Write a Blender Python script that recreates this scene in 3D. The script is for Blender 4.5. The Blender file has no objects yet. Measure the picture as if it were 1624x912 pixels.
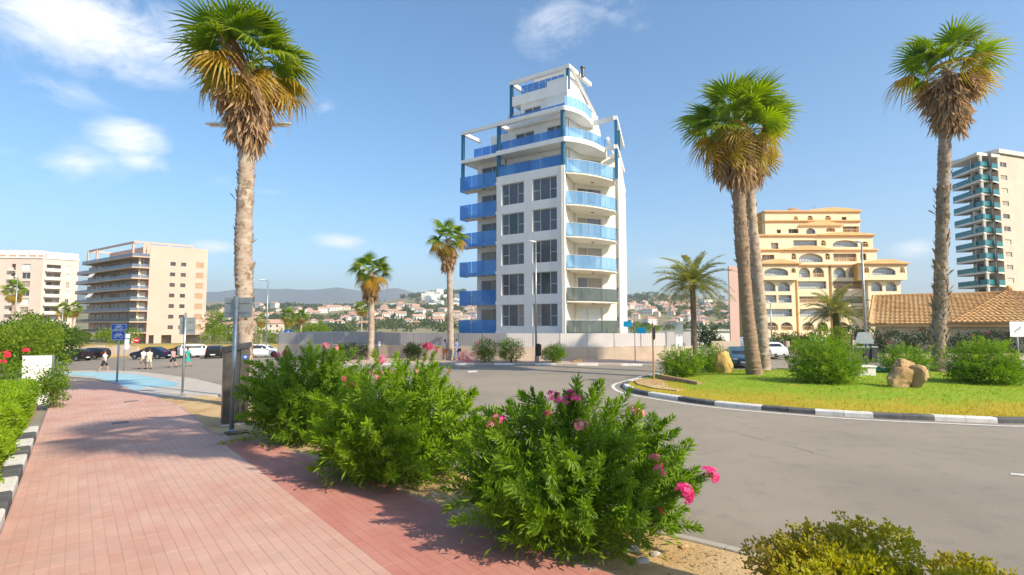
import bpy, bmesh, math, random
import numpy as np
from mathutils import Vector, Matrix, Euler, Quaternion
random.seed(7); np.random.seed(7)
R = math.radians; PI = math.pi
S = bpy.context.scene; COL = S.collection
# ------------------------------------------------------------------ camera
H = 3.1; F = 850.0; PITCH = math.atan(60/850)
cam_d = bpy.data.cameras.new("camera"); cam = bpy.data.objects.new("camera", cam_d); COL.objects.link(cam)
cam.location = (0, 0, H); cam.rotation_euler = (PI/2+PITCH, 0, 0)
cam_d.sensor_width = 36; cam_d.lens = 850/1624*36; cam_d.clip_start = 0.1; cam_d.clip_end = 20000
S.camera = cam
cP, sP = math.cos(PITCH), math.sin(PITCH)
def ray(px, py):
    u = (px-812)/F; v = (456-py)/F
    return Vector((u, cP-v*sP, sP+v*cP))
def at(px, py, Y):
    r = ray(px, py); k = Y/r.y
    return Vector((r.x*k, Y, H+r.z*k))
# ------------------------------------------------------------------ sun, sky, exposure
SUN_EL = R(37); SUN_H = Vector((0.805, -0.593)).normalized()
sd = bpy.data.lights.new("sun", 'SUN'); sd.energy = 4.1; sd.angle = R(0.55); sd.color = (1.0, 0.87, 0.66)
sun = bpy.data.objects.new("sun", sd); COL.objects.link(sun); sun.location = (30, -30, 60)
sun_vec = Vector((SUN_H.x*math.cos(SUN_EL), SUN_H.y*math.cos(SUN_EL), math.sin(SUN_EL)))
sun.rotation_euler = sun_vec.to_track_quat('Z', 'Y').to_euler()
S.view_settings.view_transform = 'Standard'; S.view_settings.look = 'None'
S.view_settings.exposure = 0.82; S.view_settings.gamma = 1.0; S.view_settings.use_curve_mapping = False

W = bpy.data.worlds.new("World"); S.world = W; W.use_nodes = True
nt = W.node_tree; nt.nodes.clear()
def nd(nt, t, **k):
    n = nt.nodes.new(t)
    for a, b in k.items(): setattr(n, a, b)
    return n
def math_n(nt, op, a, b=None, c=None, clamp=False):
    n = nd(nt, 'ShaderNodeMath', operation=op); n.use_clamp = clamp
    for i, x in enumerate((a, b, c)):
        if x is None: continue
        if isinstance(x, (int, float)): n.inputs[i].default_value = x
        else: nt.links.new(x, n.inputs[i])
    return n.outputs[0]
def mixc(nt, fac, a, b, bt='MIX'):
    n = nd(nt, 'ShaderNodeMix', data_type='RGBA', blend_type=bt)
    for i, x in ((0, fac), (6, a), (7, b)):
        if isinstance(x, (int, float)): n.inputs[i].default_value = x
        elif isinstance(x, tuple): n.inputs[i].default_value = (*x, 1) if len(x) == 3 else x
        else: nt.links.new(x, n.inputs[i])
    return n.outputs[2]
out = nd(nt, 'ShaderNodeOutputWorld'); bg = nd(nt, 'ShaderNodeBackground'); bg.inputs['Strength'].default_value = 0.121
sky = nd(nt, 'ShaderNodeTexSky', sky_type='NISHITA'); sky.sun_disc = False
sky.sun_elevation = SUN_EL; sky.sun_rotation = math.atan2(SUN_H.x, SUN_H.y)
sky.air_density = 1.0; sky.dust_density = 1.1; sky.ozone_density = 3.0
hs = nd(nt, 'ShaderNodeHueSaturation'); hs.inputs['Saturation'].default_value = 1.15; hs.inputs['Value'].default_value = 1.05; hs.inputs['Hue'].default_value = 0.494
nt.links.new(sky.outputs[0], hs.inputs['Color'])
tc = nd(nt, 'ShaderNodeTexCoord')
nz = nd(nt, 'ShaderNodeTexNoise'); nz.inputs['Scale'].default_value = 8.0; nz.inputs['Detail'].default_value = 8; nz.inputs['Roughness'].default_value = 0.68; nz.inputs['Distortion'].default_value = 0.35
mp = nd(nt, 'ShaderNodeMapping'); mp.inputs['Scale'].default_value = (1, 1, 2.0)
nt.links.new(tc.outputs['Generated'], mp.inputs['Vector']); nt.links.new(mp.outputs[0], nz.inputs['Vector'])
# clouds: (pixel centre, half width, half height, strength) as directions on the sky dome
CLOUDS = [(150,40,190,90,1.0),(70,20,120,80,.8),(205,95,110,50,.7),(205,220,75,40,.95),(230,258,65,26,.8),(130,258,85,45,.75),(90,150,120,36,.55),(20,240,50,22,.4),(30,70,60,50,.45),
          (130,150,80,30,.35),(430,305,40,20,.5),(515,170,30,22,.5),(355,285,50,25,.35),(538,383,52,16,.85),(345,393,50,15,.8),(880,38,85,55,.6),(960,15,70,30,.5),
          (1050,415,60,16,.6),(1455,395,45,22,.8),(600,395,80,14,.3),(1120,430,60,12,.35),(1012,40,40,18,.3)]
acc = None
for px, py, rw, rh, st in CLOUDS:
    c = ray(px, py); sc = 1/c.length; c = c.normalized()
    sub = nd(nt, 'ShaderNodeVectorMath', operation='SUBTRACT'); nt.links.new(tc.outputs['Generated'], sub.inputs[0]); sub.inputs[1].default_value = c
    mul = nd(nt, 'ShaderNodeVectorMath', operation='MULTIPLY'); nt.links.new(sub.outputs[0], mul.inputs[0])
    a = F/rw/sc; b = F/rh/sc; mul.inputs[1].default_value = (a, a, b)
    ln = nd(nt, 'ShaderNodeVectorMath', operation='LENGTH'); nt.links.new(mul.outputs[0], ln.inputs[0])
    m = math_n(nt, 'SUBTRACT', 1.0, ln.outputs['Value'], clamp=True)
    m = math_n(nt, 'MULTIPLY', math_n(nt, 'POWER', m, 0.6), st)
    acc = m if acc is None else math_n(nt, 'MAXIMUM', acc, m)
# a thin broken field of the same cloud all over the rest of the sky
nz2 = nd(nt, 'ShaderNodeTexNoise'); nz2.inputs['Scale'].default_value = 2.2; nz2.inputs['Detail'].default_value = 3
nt.links.new(mp.outputs[0], nz2.inputs['Vector'])
field = math_n(nt, 'MULTIPLY', math_n(nt, 'SUBTRACT', nz2.outputs[0], 0.60, clamp=True), 1.2)
acc = math_n(nt, 'MAXIMUM', acc, field)
dens = math_n(nt, 'MULTIPLY', math_n(nt, 'SUBTRACT', math_n(nt, 'ADD', nz.outputs[0], math_n(nt, 'MULTIPLY', acc, 0.42)), 0.60, clamp=True), 3.4, clamp=True)
dens = math_n(nt, 'MULTIPLY', dens, math_n(nt, 'MULTIPLY', acc, 1.25, clamp=True))
skyc = mixc(nt, math_n(nt, 'MULTIPLY', dens, 0.74), hs.outputs[0], (7.4, 7.2, 7.1))
nt.links.new(skyc, bg.inputs['Color']); nt.links.new(bg.outputs[0], out.inputs['Surface'])

# ------------------------------------------------------------------ terrain height (gentle fall to the left, plain with lagoon, hills)
def zg(x, y):
    d = -x-4
    if d <= 0: return 0.0
    d = d*d/(d+3)
    return -0.027*min(d, 80)
def G(px, py):
    r = ray(px, py); z = 0.0
    for _ in range(30):
        k = (z-H)/r.z; z = zg(r.x*k, r.y*k)
    return Vector((r.x*k, r.y*k, z))
def X(px, Y): return (px-812)/F*Y

# ------------------------------------------------------------------ materials
MATS = {}
def material(name, c1, c2=None, scale=4.0, rough=0.7, bump=0.0, bscale=None, metal=0.0, spec=0.4, rnd=0.0, coord='pos', detail=6, sharp=(0.35, 0.65), translucent=0.0, tip=None, stretch=None, attr=None, alpha=None, emis=None, c3=None, grime=None):
    m = bpy.data.materials.new(name); m.use_nodes = True; t = m.node_tree; t.nodes.clear()
    o = nd(t, 'ShaderNodeOutputMaterial'); b = nd(t, 'ShaderNodeBsdfPrincipled')
    b.inputs['Roughness'].default_value = rough; b.inputs['Metallic'].default_value = metal; b.inputs['Specular IOR Level'].default_value = spec
    if coord == 'pos': vec = nd(t, 'ShaderNodeNewGeometry').outputs['Position']
    else: vec = nd(t, 'ShaderNodeTexCoord').outputs['Object']
    if stretch:
        mp = nd(t, 'ShaderNodeMapping'); mp.inputs['Scale'].default_value = stretch; t.links.new(vec, mp.inputs['Vector']); vec = mp.outputs[0]
    col = None
    if c2 is not None:
        n = nd(t, 'ShaderNodeTexNoise'); n.inputs['Scale'].default_value = scale; n.inputs['Detail'].default_value = detail; t.links.new(vec, n.inputs['Vector'])
        r = nd(t, 'ShaderNodeMapRange'); r.inputs['From Min'].default_value = sharp[0]; r.inputs['From Max'].default_value = sharp[1]; t.links.new(n.outputs[0], r.inputs[0])
        fac = r.outputs[0]
        if rnd:
            oi = nd(t, 'ShaderNodeObjectInfo')
            fac = math_n(t, 'ADD', math_n(t, 'MULTIPLY', fac, 1-rnd), math_n(t, 'MULTIPLY', oi.outputs['Random'], rnd), clamp=True)
        if attr:
            an = nd(t, 'ShaderNodeAttribute', attribute_name=attr)
            fac = math_n(t, 'ADD', math_n(t, 'MULTIPLY', fac, 0.45), math_n(t, 'MULTIPLY', an.outputs['Fac'], 0.55), clamp=True)
        col = mixc(t, fac, c1, c2)
        if c3 is not None:
            n3 = nd(t, 'ShaderNodeTexNoise'); n3.inputs['Scale'].default_value = scale*0.17; n3.inputs['Detail'].default_value = 4; t.links.new(vec, n3.inputs['Vector'])
            r3 = nd(t, 'ShaderNodeMapRange'); r3.inputs['From Min'].default_value = .45; r3.inputs['From Max'].default_value = .72; t.links.new(n3.outputs[0], r3.inputs[0])
            col = mixc(t, r3.outputs[0], col, c3)
        if tip is not None:
            an = nd(t, 'ShaderNodeAttribute', attribute_name='tip')
            col = mixc(t, an.outputs['Fac'], col, tip)
        t.links.new(col, b.inputs['Base Color'])
    else:
        b.inputs['Base Color'].default_value = (*c1, 1)
    if grime is not None and col is not None:
        n4 = nd(t, 'ShaderNodeTexNoise'); n4.inputs['Scale'].default_value = grime[0]; n4.inputs['Detail'].default_value = 9; n4.inputs['Roughness'].default_value = .7; t.links.new(vec, n4.inputs['Vector'])
        r4 = nd(t, 'ShaderNodeMapRange'); r4.inputs['From Min'].default_value = grime[1]; r4.inputs['From Max'].default_value = grime[2]; r4.inputs['To Max'].default_value = grime[3]; t.links.new(n4.outputs[0], r4.inputs[0])
        col = mixc(t, r4.outputs[0], col, grime[4]); t.links.new(col, b.inputs['Base Color'])
    if bump:
        n2 = nd(t, 'ShaderNodeTexNoise'); n2.inputs['Scale'].default_value = bscale or scale*6; n2.inputs['Detail'].default_value = 5; t.links.new(vec, n2.inputs['Vector'])
        bp = nd(t, 'ShaderNodeBump'); bp.inputs['Strength'].default_value = min(1, bump); bp.inputs['Distance'].default_value = 0.02; t.links.new(n2.outputs[0], bp.inputs['Height']); t.links.new(bp.outputs[0], b.inputs['Normal'])
    surf = b.outputs[0]
    if translucent:
        tr = nd(t, 'ShaderNodeBsdfTranslucent'); mx = nd(t, 'ShaderNodeMixShader'); mx.inputs[0].default_value = translucent
        if col is not None:
            hs = nd(t, 'ShaderNodeHueSaturation'); hs.inputs['Value'].default_value = 1.9; hs.inputs['Saturation'].default_value = 1.1; t.links.new(col, hs.inputs['Color']); t.links.new(hs.outputs[0], tr.inputs['Color'])
        else: tr.inputs['Color'].default_value = (*c1, 1)
        t.links.new(b.outputs[0], mx.inputs[1]); t.links.new(tr.outputs[0], mx.inputs[2]); surf = mx.outputs[0]
    if alpha is not None:
        tb = nd(t, 'ShaderNodeBsdfTransparent'); mx = nd(t, 'ShaderNodeMixShader'); mx.inputs[0].default_value = alpha
        tb.inputs['Color'].default_value = (*[min(1, .45+1.1*c) for c in c1], 1)
        t.links.new(tb.outputs[0], mx.inputs[1]); t.links.new(surf, mx.inputs[2]); surf = mx.outputs[0]
    t.links.new(surf, o.inputs['Surface']); MATS[name] = m
    return m
M = MATS
material('white_render', (.80,.80,.78), (.74,.74,.72), 1.2, .75, .15, 30, stretch=(1,1,.25), grime=(.7,.55,.8,.35,(.55,.53,.49)))
material('cream_render', (.80,.745,.65), (.73,.68,.58), 1.0, .8, .15, 30)
material('aqua_render', (.55,.70,.70), (.48,.62,.63), 1.0, .8)
material('beige_render', (.67,.46,.38), (.61,.42,.345), .25, .85, .1, 12)
material('beige_slab', (.58,.44,.33), (.50,.38,.29), .5, .85)
material('pink_render', (.72,.58,.50), (.66,.53,.46), .2, .85)
material('yellow_render', (.84,.71,.49), (.78,.65,.44), .25, .85, .1, 10)
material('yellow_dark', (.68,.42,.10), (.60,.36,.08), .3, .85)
material('orange_trim', (.80,.50,.24), (.72,.43,.19), .6, .85)
material('tower_render', (.62,.52,.42), (.56,.47,.39), .3, .85)
material('pale_slab', (.72,.68,.60), (.64,.60,.53), .3, .85)
material('grey_window', (.075,.08,.095), (.12,.12,.14), .8, .12, spec=.7, rnd=.5)
material('dark_window', (.05,.055,.06), (.10,.10,.10), .4, .2, spec=.6, rnd=.5)
material('pale_window', (.58,.62,.62), (.72,.73,.70), .5, .3, spec=.6, rnd=.6)
material('curtain_window', (.30,.25,.20), (.42,.36,.30), .7, .3, rnd=.6)
material('window_frame', (.62,.63,.65), (.55,.56,.58), 3, .5)
material('white_frame', (.75,.76,.76), (.68,.69,.70), 3, .5)
material('blue_glass', (.06,.24,.60), (.14,.39,.74), .6, .06, spec=.9, rnd=.5, alpha=.52)
material('sky_reflect_glass', (.16,.36,.62), (.36,.55,.76), .6, .05, spec=.9, rnd=.6, alpha=.42)  # clear glass, its blue is the sky's reflection painted into the colour
material('smoke_glass', (.10,.14,.15), (.14,.18,.18), .6, .06, spec=.8, rnd=.4, alpha=.55)
material('teal_glass', (.015,.16,.19), (.02,.20,.22), .6, .12, spec=.6, rnd=.3, alpha=.9)
material('bluegrey_glass', (.16,.22,.32), (.22,.28,.37), .6, .1, spec=.8, rnd=.4, alpha=.6)
material('teal_post', (.02,.13,.24), (.03,.15,.26), 2, .45)
material('metal_grey', (.30,.33,.34), (.25,.28,.29), 3, .45, metal=.4)
material('galvanised', (.38,.41,.42), (.30,.33,.34), 5, .4, metal=.6, coord='obj')
material('dark_metal', (.05,.055,.06), (.08,.08,.085), 4, .45, metal=.5)
material('steel_brown', (.17,.145,.12), (.12,.11,.10), 3, .35, metal=.6)
material('black', (.02,.02,.022), (.03,.03,.03), 5, .5)
material('asphalt', (.23,.20,.162), (.275,.238,.194), .35, .9, .5, 60, c3=(.33,.285,.22), grime=(1.6,.53,.75,.45,(.12,.11,.10)))
material('crack', (.11,.10,.09), (.07,.065,.06), 5, .95)
material('road_paint', (.72,.70,.66), (.55,.53,.49), 6, .8)
material('tile_pink', (.49,.25,.195), (.585,.385,.31), 1.1, .85, .2, 50, attr='tint', c3=(.62,.43,.35), grime=(.9,.50,.72,.55,(.40,.27,.22)))
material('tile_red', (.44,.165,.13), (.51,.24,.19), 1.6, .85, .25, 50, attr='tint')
material('mortar', (.45,.28,.225), (.40,.25,.20), 6, .95)
material('concrete', (.50,.45,.39), (.42,.38,.33), 1.6, .9, .3, 40, coord='pos')
material('kerb_white', (.74,.72,.68), (.62,.60,.56), 3, .8, .3, 40, grime=(2.2,.50,.72,.6,(.34,.31,.27)))
material('kerb_black', (.075,.08,.085), (.12,.12,.12), 3, .8, .3, 40, grime=(2.2,.50,.72,.6,(.26,.245,.22)))
material('kerb_grey', (.42,.38,.33), (.34,.31,.27), 3, .85, .3, 40)
material('sand', (.50,.34,.16), (.40,.25,.11), 3, .95, .8, 25, c3=(.56,.42,.23))
material('bluepaint', (.27,.47,.54), (.34,.52,.57), .5, .8, .2, 30, c3=(.13,.36,.50))
material('lawn', (.20,.29,.015), (.13,.22,.01), .8, .95, .9, 30)
material('drygrass', (.42,.26,.02), (.34,.25,.02), 1.2, .95, .9, 30)
material('earth', (.40,.28,.13), (.30,.24,.10), .06, .95, .4, 3, c3=(.20,.23,.06))
material('rock', (.48,.31,.15), (.36,.22,.10), 2.0, .9, 1.0, 8, c3=(.56,.42,.25))
material('rock_gold', (.55,.37,.13), (.42,.27,.09), 2.5, .9, 1.0, 9)
material('wall_tan', (.56,.45,.34), (.46,.37,.28), .8, .9, .3, 20, c3=(.60,.50,.40))
material('fence_grey', (.36,.35,.35), (.31,.30,.31), .7, .6, stretch=(1,1,.2))
material('fence_pale', (.58,.55,.53), (.53,.50,.48), .7, .6, stretch=(1,1,.2))
material('roof_tile', (.60,.35,.14), (.49,.27,.10), 1.5, .85, .3, 20, c3=(.62,.40,.19))
material('terracotta', (.58,.34,.24), (.50,.29,.20), .05, .85, rnd=.6)
material('house_wall', (.75,.68,.58), (.70,.58,.48), .02, .85, rnd=.7)
material('house_white', (.80,.78,.74), (.74,.72,.68), .02, .85, rnd=.7)
material('bark', (.46,.36,.28), (.28,.21,.155), 5, .95, .8, 24, coord='obj', stretch=(1,1,2.2), c3=(.52,.44,.36))
material('bark_dark', (.17,.13,.095), (.11,.085,.065), 5, .95, .8, 20, coord='obj', stretch=(1,1,2.5))
material('bark_brown', (.34,.235,.155), (.24,.165,.11), 5, .95, .7, 20, coord='obj', stretch=(1,1,2.0))
material('bark_rough', (.33,.26,.20), (.17,.125,.09), 4, .95, .9, 18, coord='obj', stretch=(1,1,2.2), c3=(.40,.33,.27))
material('boots', (.42,.33,.25), (.26,.19,.14), 5, .95, rnd=.0, coord='obj')
material('wood', (.42,.27,.15), (.34,.21,.11), 4, .8, coord='obj', stretch=(1,1,.2))
material('stem', (.20,.14,.08), (.15,.11,.06), 8, .9)
LEAF = dict(rough=.5, spec=.35, translucent=.38)
material('oleander', (.145,.25,.008), (.24,.36,.012), .9, rnd=.65, coord='pos', **LEAF)
material('oleander_deep', (.10,.195,.008), (.185,.305,.010), .9, rnd=.65, coord='pos', **LEAF)
material('hedge_leaf', (.25,.36,.008), (.15,.27,.008), 2.5, coord='pos', **LEAF)
material('shrub_leaf', (.10,.19,.010), (.16,.26,.014), 1.5, coord='pos', **LEAF)
material('olive_leaf', (.42,.39,.025), (.25,.27,.014), 5, coord='pos', c3=(.33,.25,.05), **LEAF)
material('tree_leaf', (.055,.115,.012), (.10,.17,.014), .6, coord='pos', **LEAF)
material('tree_lime', (.13,.21,.012), (.19,.26,.014), .6, coord='pos', **LEAF)
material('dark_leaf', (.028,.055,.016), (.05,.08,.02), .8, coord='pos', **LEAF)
material('far_leaf', (.06,.105,.025), (.12,.15,.03), .02, rough=.7, rnd=.8)
material('frond', (.10,.19,.010), (.20,.29,.014), 1.2, rnd=.8, coord='pos', tip=(.30,.24,.04), **LEAF)
material('frond_old', (.28,.27,.014), (.46,.29,.03), 1.0, rnd=.8, coord='pos', tip=(.40,.24,.08), **LEAF)
material('frond_dead', (.50,.35,.21), (.32,.215,.125), 3.0, rnd=.7, coord='pos', rough=.8, spec=.2, translucent=.2)
material('date_frond', (.12,.165,.03), (.24,.235,.05), 1.0, rnd=.8, coord='pos', tip=(.30,.24,.09), **LEAF)
material('flower', (.80,.06,.28), (.86,.16,.42), 6, rough=.5, rnd=.6, translucent=.3)
material('flower_pale', (.85,.28,.34), (.82,.40,.40), 6, rough=.5, rnd=.6, translucent=.3)
material('flower_deep', (.45,.03,.10), (.60,.05,.20), 6, rough=.5, rnd=.6, translucent=.3)
material('flower_red', (.75,.02,.06), (.80,.05,.12), 6, rough=.5, translucent=.3)
material('water', (.30,.38,.40), (.38,.44,.44), .01, .15, .05, 2, spec=.6)
material('sign_blue', (.01,.09,.42), (.015,.11,.46), 3, .4)
material('sign_cyan', (.0,.40,.72), (.0,.42,.75), 3, .4)
material('sign_white', (.78,.79,.80), (.72,.73,.75), 3, .45)
material('sign_red', (.62,.02,.03), (.58,.02,.03), 3, .4)
material('sign_back', (.33,.37,.37), (.28,.32,.32), 3, .45, metal=.3)
material('skin', (.55,.32,.22), (.48,.27,.18), 6, .6)
material('hair', (.05,.03,.02), (.09,.055,.03), 20, .6)
material('tyre', (.02,.02,.02), (.03,.03,.03), 8, .9)
material('rim', (.45,.46,.47), (.38,.39,.40), 8, .3, metal=.8)
material('car_glass', (.012,.015,.02), (.03,.035,.04), 1, .05, spec=.8)
material('lamp_white', (.75,.75,.72), (.70,.70,.68), 4, .3)
material('lamp_red', (.50,.01,.012), (.42,.01,.01), 4, .3)
for nm, c in (('car_black', (.012,.012,.014)), ('car_navy', (.012,.02,.05)), ('car_white', (.72,.73,.74)), ('car_slate', (.05,.10,.14)), ('car_grey', (.16,.17,.18))):
    m = material(nm, c, tuple(min(1, k*1.12) for k in c), 2, .28, spec=.5, coord='obj')
for nm, c in (('cloth_white', (.74,.73,.70)), ('cloth_black', (.03,.03,.035)), ('cloth_beige', (.58,.52,.42)), ('cloth_pink', (.60,.34,.36)), ('cloth_teal', (.02,.38,.33)), ('cloth_orange', (.70,.25,.06)), ('cloth_blue', (.16,.28,.48)), ('cloth_cream', (.66,.62,.50))):
    material(nm, c, tuple(k*.8 for k in c), 12, .9, .2, 60, coord='obj')

# ------------------------------------------------------------------ builders
class MB:
    def __init__(s): s.v = []; s.f = []; s.mi = []; s.m = 0
    def add(s, vs, fs):
        b = len(s.v); s.v += [tuple(p) for p in vs]
        for f in fs: s.f.append(tuple(b+i for i in f)); s.mi.append(s.m)
    def hexa(s, p):   # 8 points: bottom ring 0-3 ccw from above, top ring 4-7
        s.add(p, [(3,2,1,0), (4,5,6,7), (0,1,5,4), (1,2,6,5), (2,3,7,6), (3,0,4,7)])
    def box(s, x0, x1, y0, y1, z0, z1):
        s.hexa([(x0,y0,z0),(x1,y0,z0),(x1,y1,z0),(x0,y1,z0),(x0,y0,z1),(x1,y0,z1),(x1,y1,z1),(x0,y1,z1)])
    def fbox(s, fr, u0, u1, n0, n1, z0, z1):
        s.hexa([fr(u0,n1,z0), fr(u1,n1,z0), fr(u1,n0,z0), fr(u0,n0,z0), fr(u0,n1,z1), fr(u1,n1,z1), fr(u1,n0,z1), fr(u0,n0,z1)])
    def bbox(s, x0, x1, y0, y1, z0, z1, b):    # box with chamfered top edges
        s.hexa([(x0,y0,z0),(x1,y0,z0),(x1,y1,z0),(x0,y1,z0),(x0,y0,z1-b),(x1,y0,z1-b),(x1,y1,z1-b),(x0,y1,z1-b)])
        s.f.pop(-5); s.mi.pop()
        k = len(s.v)-4
        s.add([(x0+b,y0+b,z1),(x1-b,y0+b,z1),(x1-b,y1-b,z1),(x0+b,y1-b,z1)], [(0,1,2,3)])
        t = len(s.v)-4
        for i in range(4): j = (i+1) % 4; s.f.append((k+i, k+j, t+j, t+i)); s.mi.append(s.m)
    def prism(s, poly, z0, z1):
        n = len(poly); a = sum(poly[i][0]*poly[(i+1)%n][1]-poly[(i+1)%n][0]*poly[i][1] for i in range(n))
        if a < 0: poly = poly[::-1]
        f0 = z0 if callable(z0) else (lambda x, y: z0); f1 = z1 if callable(z1) else (lambda x, y: z1)
        s.add([(p[0],p[1],f0(p[0],p[1])) for p in poly]+[(p[0],p[1],f1(p[0],p[1])) for p in poly],
              [tuple(range(n-1,-1,-1)), tuple(range(n,2*n))]+[(i,(i+1)%n,n+(i+1)%n,n+i) for i in range(n)])
    def fprism(s, fr, poly, n0, n1):          # polygon in (u,z) of a facade frame, given depth
        n = len(poly); a = sum(poly[i][0]*poly[(i+1)%n][1]-poly[(i+1)%n][0]*poly[i][1] for i in range(n))
        if a < 0: poly = poly[::-1]
        s.add([fr(p[0],n1,p[1]) for p in poly]+[fr(p[0],n0,p[1]) for p in poly],
              [tuple(range(n)), tuple(range(2*n-1,n-1,-1))]+[((i+1)%n,i,n+i,n+(i+1)%n) for i in range(n)])
    def tube(s, path, rad, n=8, cap=True, sx=1.0):
        path = [Vector(p) for p in path]
        if isinstance(rad, (int, float)): rad = [rad]*len(path)
        rings = []; b = len(s.v)
        up = Vector((0,0,1))
        for i, p in enumerate(path):
            d = (path[min(i+1,len(path)-1)]-path[max(i-1,0)]).normalized()
            a = d.cross(up if abs(d.z) < .95 else Vector((0,1,0))).normalized(); c = a.cross(d).normalized()
            for k in range(n):
                t = 2*PI*k/n; s.v.append(tuple(p+a*math.cos(t)*rad[i]*sx+c*math.sin(t)*rad[i]))
        for i in range(len(path)-1):
            for k in range(n):
                k2 = (k+1) % n
                s.f.append((b+i*n+k2, b+i*n+k, b+(i+1)*n+k, b+(i+1)*n+k2)); s.mi.append(s.m)
        if cap:
            s.f.append(tuple(b+k for k in range(n))); s.mi.append(s.m)
            e = b+(len(path)-1)*n; s.f.append(tuple(e+k for k in range(n-1,-1,-1))); s.mi.append(s.m)
    def lathe(s, prof, n=16, c=(0,0,0), cap=True):
        b = len(s.v)
        for r, z in prof:
            for k in range(n): t = 2*PI*k/n; s.v.append((c[0]+r*math.cos(t), c[1]+r*math.sin(t), c[2]+z))
        for i in range(len(prof)-1):
            for k in range(n):
                k2 = (k+1) % n; s.f.append((b+i*n+k, b+i*n+k2, b+(i+1)*n+k2, b+(i+1)*n+k)); s.mi.append(s.m)
        if cap:
            s.f.append(tuple(b+k for k in range(n-1,-1,-1))); s.mi.append(s.m)
            e = b+(len(prof)-1)*n; s.f.append(tuple(e+k for k in range(n))); s.mi.append(s.m)
    def mesh(s, name, mats, off=(0,0,0), smooth=False):
        me = bpy.data.meshes.new(name)
        me.from_pydata([(p[0]-off[0],p[1]-off[1],p[2]-off[2]) for p in s.v], [], s.f)
        for m in (mats if isinstance(mats, (list,tuple)) else [mats]): me.materials.append(M[m] if isinstance(m, str) else m)
        if any(s.mi): me.polygons.foreach_set('material_index', s.mi)
        if smooth: me.polygons.foreach_set('use_smooth', [True]*len(me.polygons))
        me.update(); return me
    def build(s, name, mats, parent=None, smooth=False, world=True, kind=None):
        off = Vector((0,0,0)); p = parent
        while world and p is not None: off += p.location; p = p.parent
        return link(name, s.mesh(name, mats, off, smooth), parent, kind)
def link(name, me, parent=None, kind=None):
    o = bpy.data.objects.new(name, me); COL.objects.link(o)
    if parent is not None: o.parent = parent
    if kind: o['kind'] = kind
    return o
def tag(o, label, cat, group=None):
    o['label'] = label; o['category'] = cat
    if group: o['group'] = group
    return o
def thing(name, label, cat, loc=(0,0,0), rz=0.0, group=None):
    o = bpy.data.objects.new(name, None); COL.objects.link(o); o.location = loc; o.rotation_euler = (0,0,rz); o.empty_display_size = .3
    return tag(o, label, cat, group)
def struct(o): o['kind'] = 'structure'; return o
def inst(name, me, parent, mtx=None, loc=None):
    o = bpy.data.objects.new(name, me); COL.objects.link(o); o.parent = parent
    if mtx is not None: o.matrix_local = mtx
    elif loc is not None: o.location = loc
    return o
def dup_tree(o, parent=None):
    c = o.copy(); COL.objects.link(c)
    if parent is not None: c.parent = parent
    for ch in list(KIDS.get(o.name, o.children)): dup_tree(ch, c)
    return c
KIDS = {}
class Frame:   # a facade: u along it (left to right seen from outside), n outward, z up
    def __init__(s, o, p):
        s.o = Vector((o[0], o[1])); e = Vector((p[0], p[1]))-s.o; s.len = e.length; s.d = e.normalized(); s.n = Vector((s.d.y, -s.d.x))
    def __call__(s, u, n, z):
        q = s.o+s.d*u+s.n*n; return (q.x, q.y, z)
    def u(s, px):
        k = (px-812)/F; return (k*s.o.y-s.o.x)/(s.d.x-k*s.d.y)
    def Y(s, u): return s.o.y+s.d.y*u
def wall_holes(mb, fr, u0, u1, z0, z1, holes, th=.3, n=0.0):
    zs = sorted({z0, z1, *[h[2] for h in holes], *[h[3] for h in holes]}); zs = [z for z in zs if z0 <= z <= z1]
    for a, b in zip(zs, zs[1:]):
        if b-a < 1e-4: continue
        m = (a+b)/2; hs = sorted([(h[0],h[1]) for h in holes if h[2] < m < h[3]]); u = u0
        for h0, h1 in hs:
            if h0 > u+1e-4: mb.fbox(fr, u, h0, n-th, n, a, b)
            u = max(u, h1)
        if u1 > u+1e-4: mb.fbox(fr, u, u1, n-th, n, a, b)
# ================================================================== GROUND
def fast_mesh(name, verts, faces, mats, attrs=None, smooth=False, mi=None):
    """verts (n,3), faces (m,k) numpy; attrs = {name: per-vertex floats}"""
    me = bpy.data.meshes.new(name); n = len(verts); m, k = faces.shape
    me.vertices.add(n); me.vertices.foreach_set('co', np.asarray(verts, np.float32).ravel())
    me.loops.add(m*k); me.loops.foreach_set('vertex_index', np.asarray(faces, np.int32).ravel())
    me.polygons.add(m); me.polygons.foreach_set('loop_start', np.arange(0, m*k, k, dtype=np.int32))
    for mm in (mats if isinstance(mats, (list,tuple)) else [mats]): me.materials.append(M[mm] if isinstance(mm, str) else mm)
    if mi is not None: me.polygons.foreach_set('material_index', np.asarray(mi, np.int32))
    me.polygons.foreach_set('use_smooth', np.full(m, smooth))
    me.update(calc_edges=True)
    for a, v in (attrs or {}).items():
        at_ = me.attributes.new(a, 'FLOAT', 'POINT'); at_.data.foreach_set('value', np.asarray(v, np.float32))
    return me
def sm(a, b, x):
    t = min(1, max(0, (x-a)/(b-a))); return t*t*(3-2*t)
def lerp(a, b, t): return a+(b-a)*t
def interp(x, pts):
    if x <= pts[0][0]: return pts[0][1]
    for (a, va), (b, vb) in zip(pts, pts[1:]):
        if x <= b: return lerp(va, vb, (x-a)/(b-a))
    return pts[-1][1]
from mathutils import noise as mnoise
def fbm(x, y, sc, o=4): return mnoise.fractal(Vector((x*sc, y*sc, 3.7)), 1.0, 2.1, o)
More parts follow.
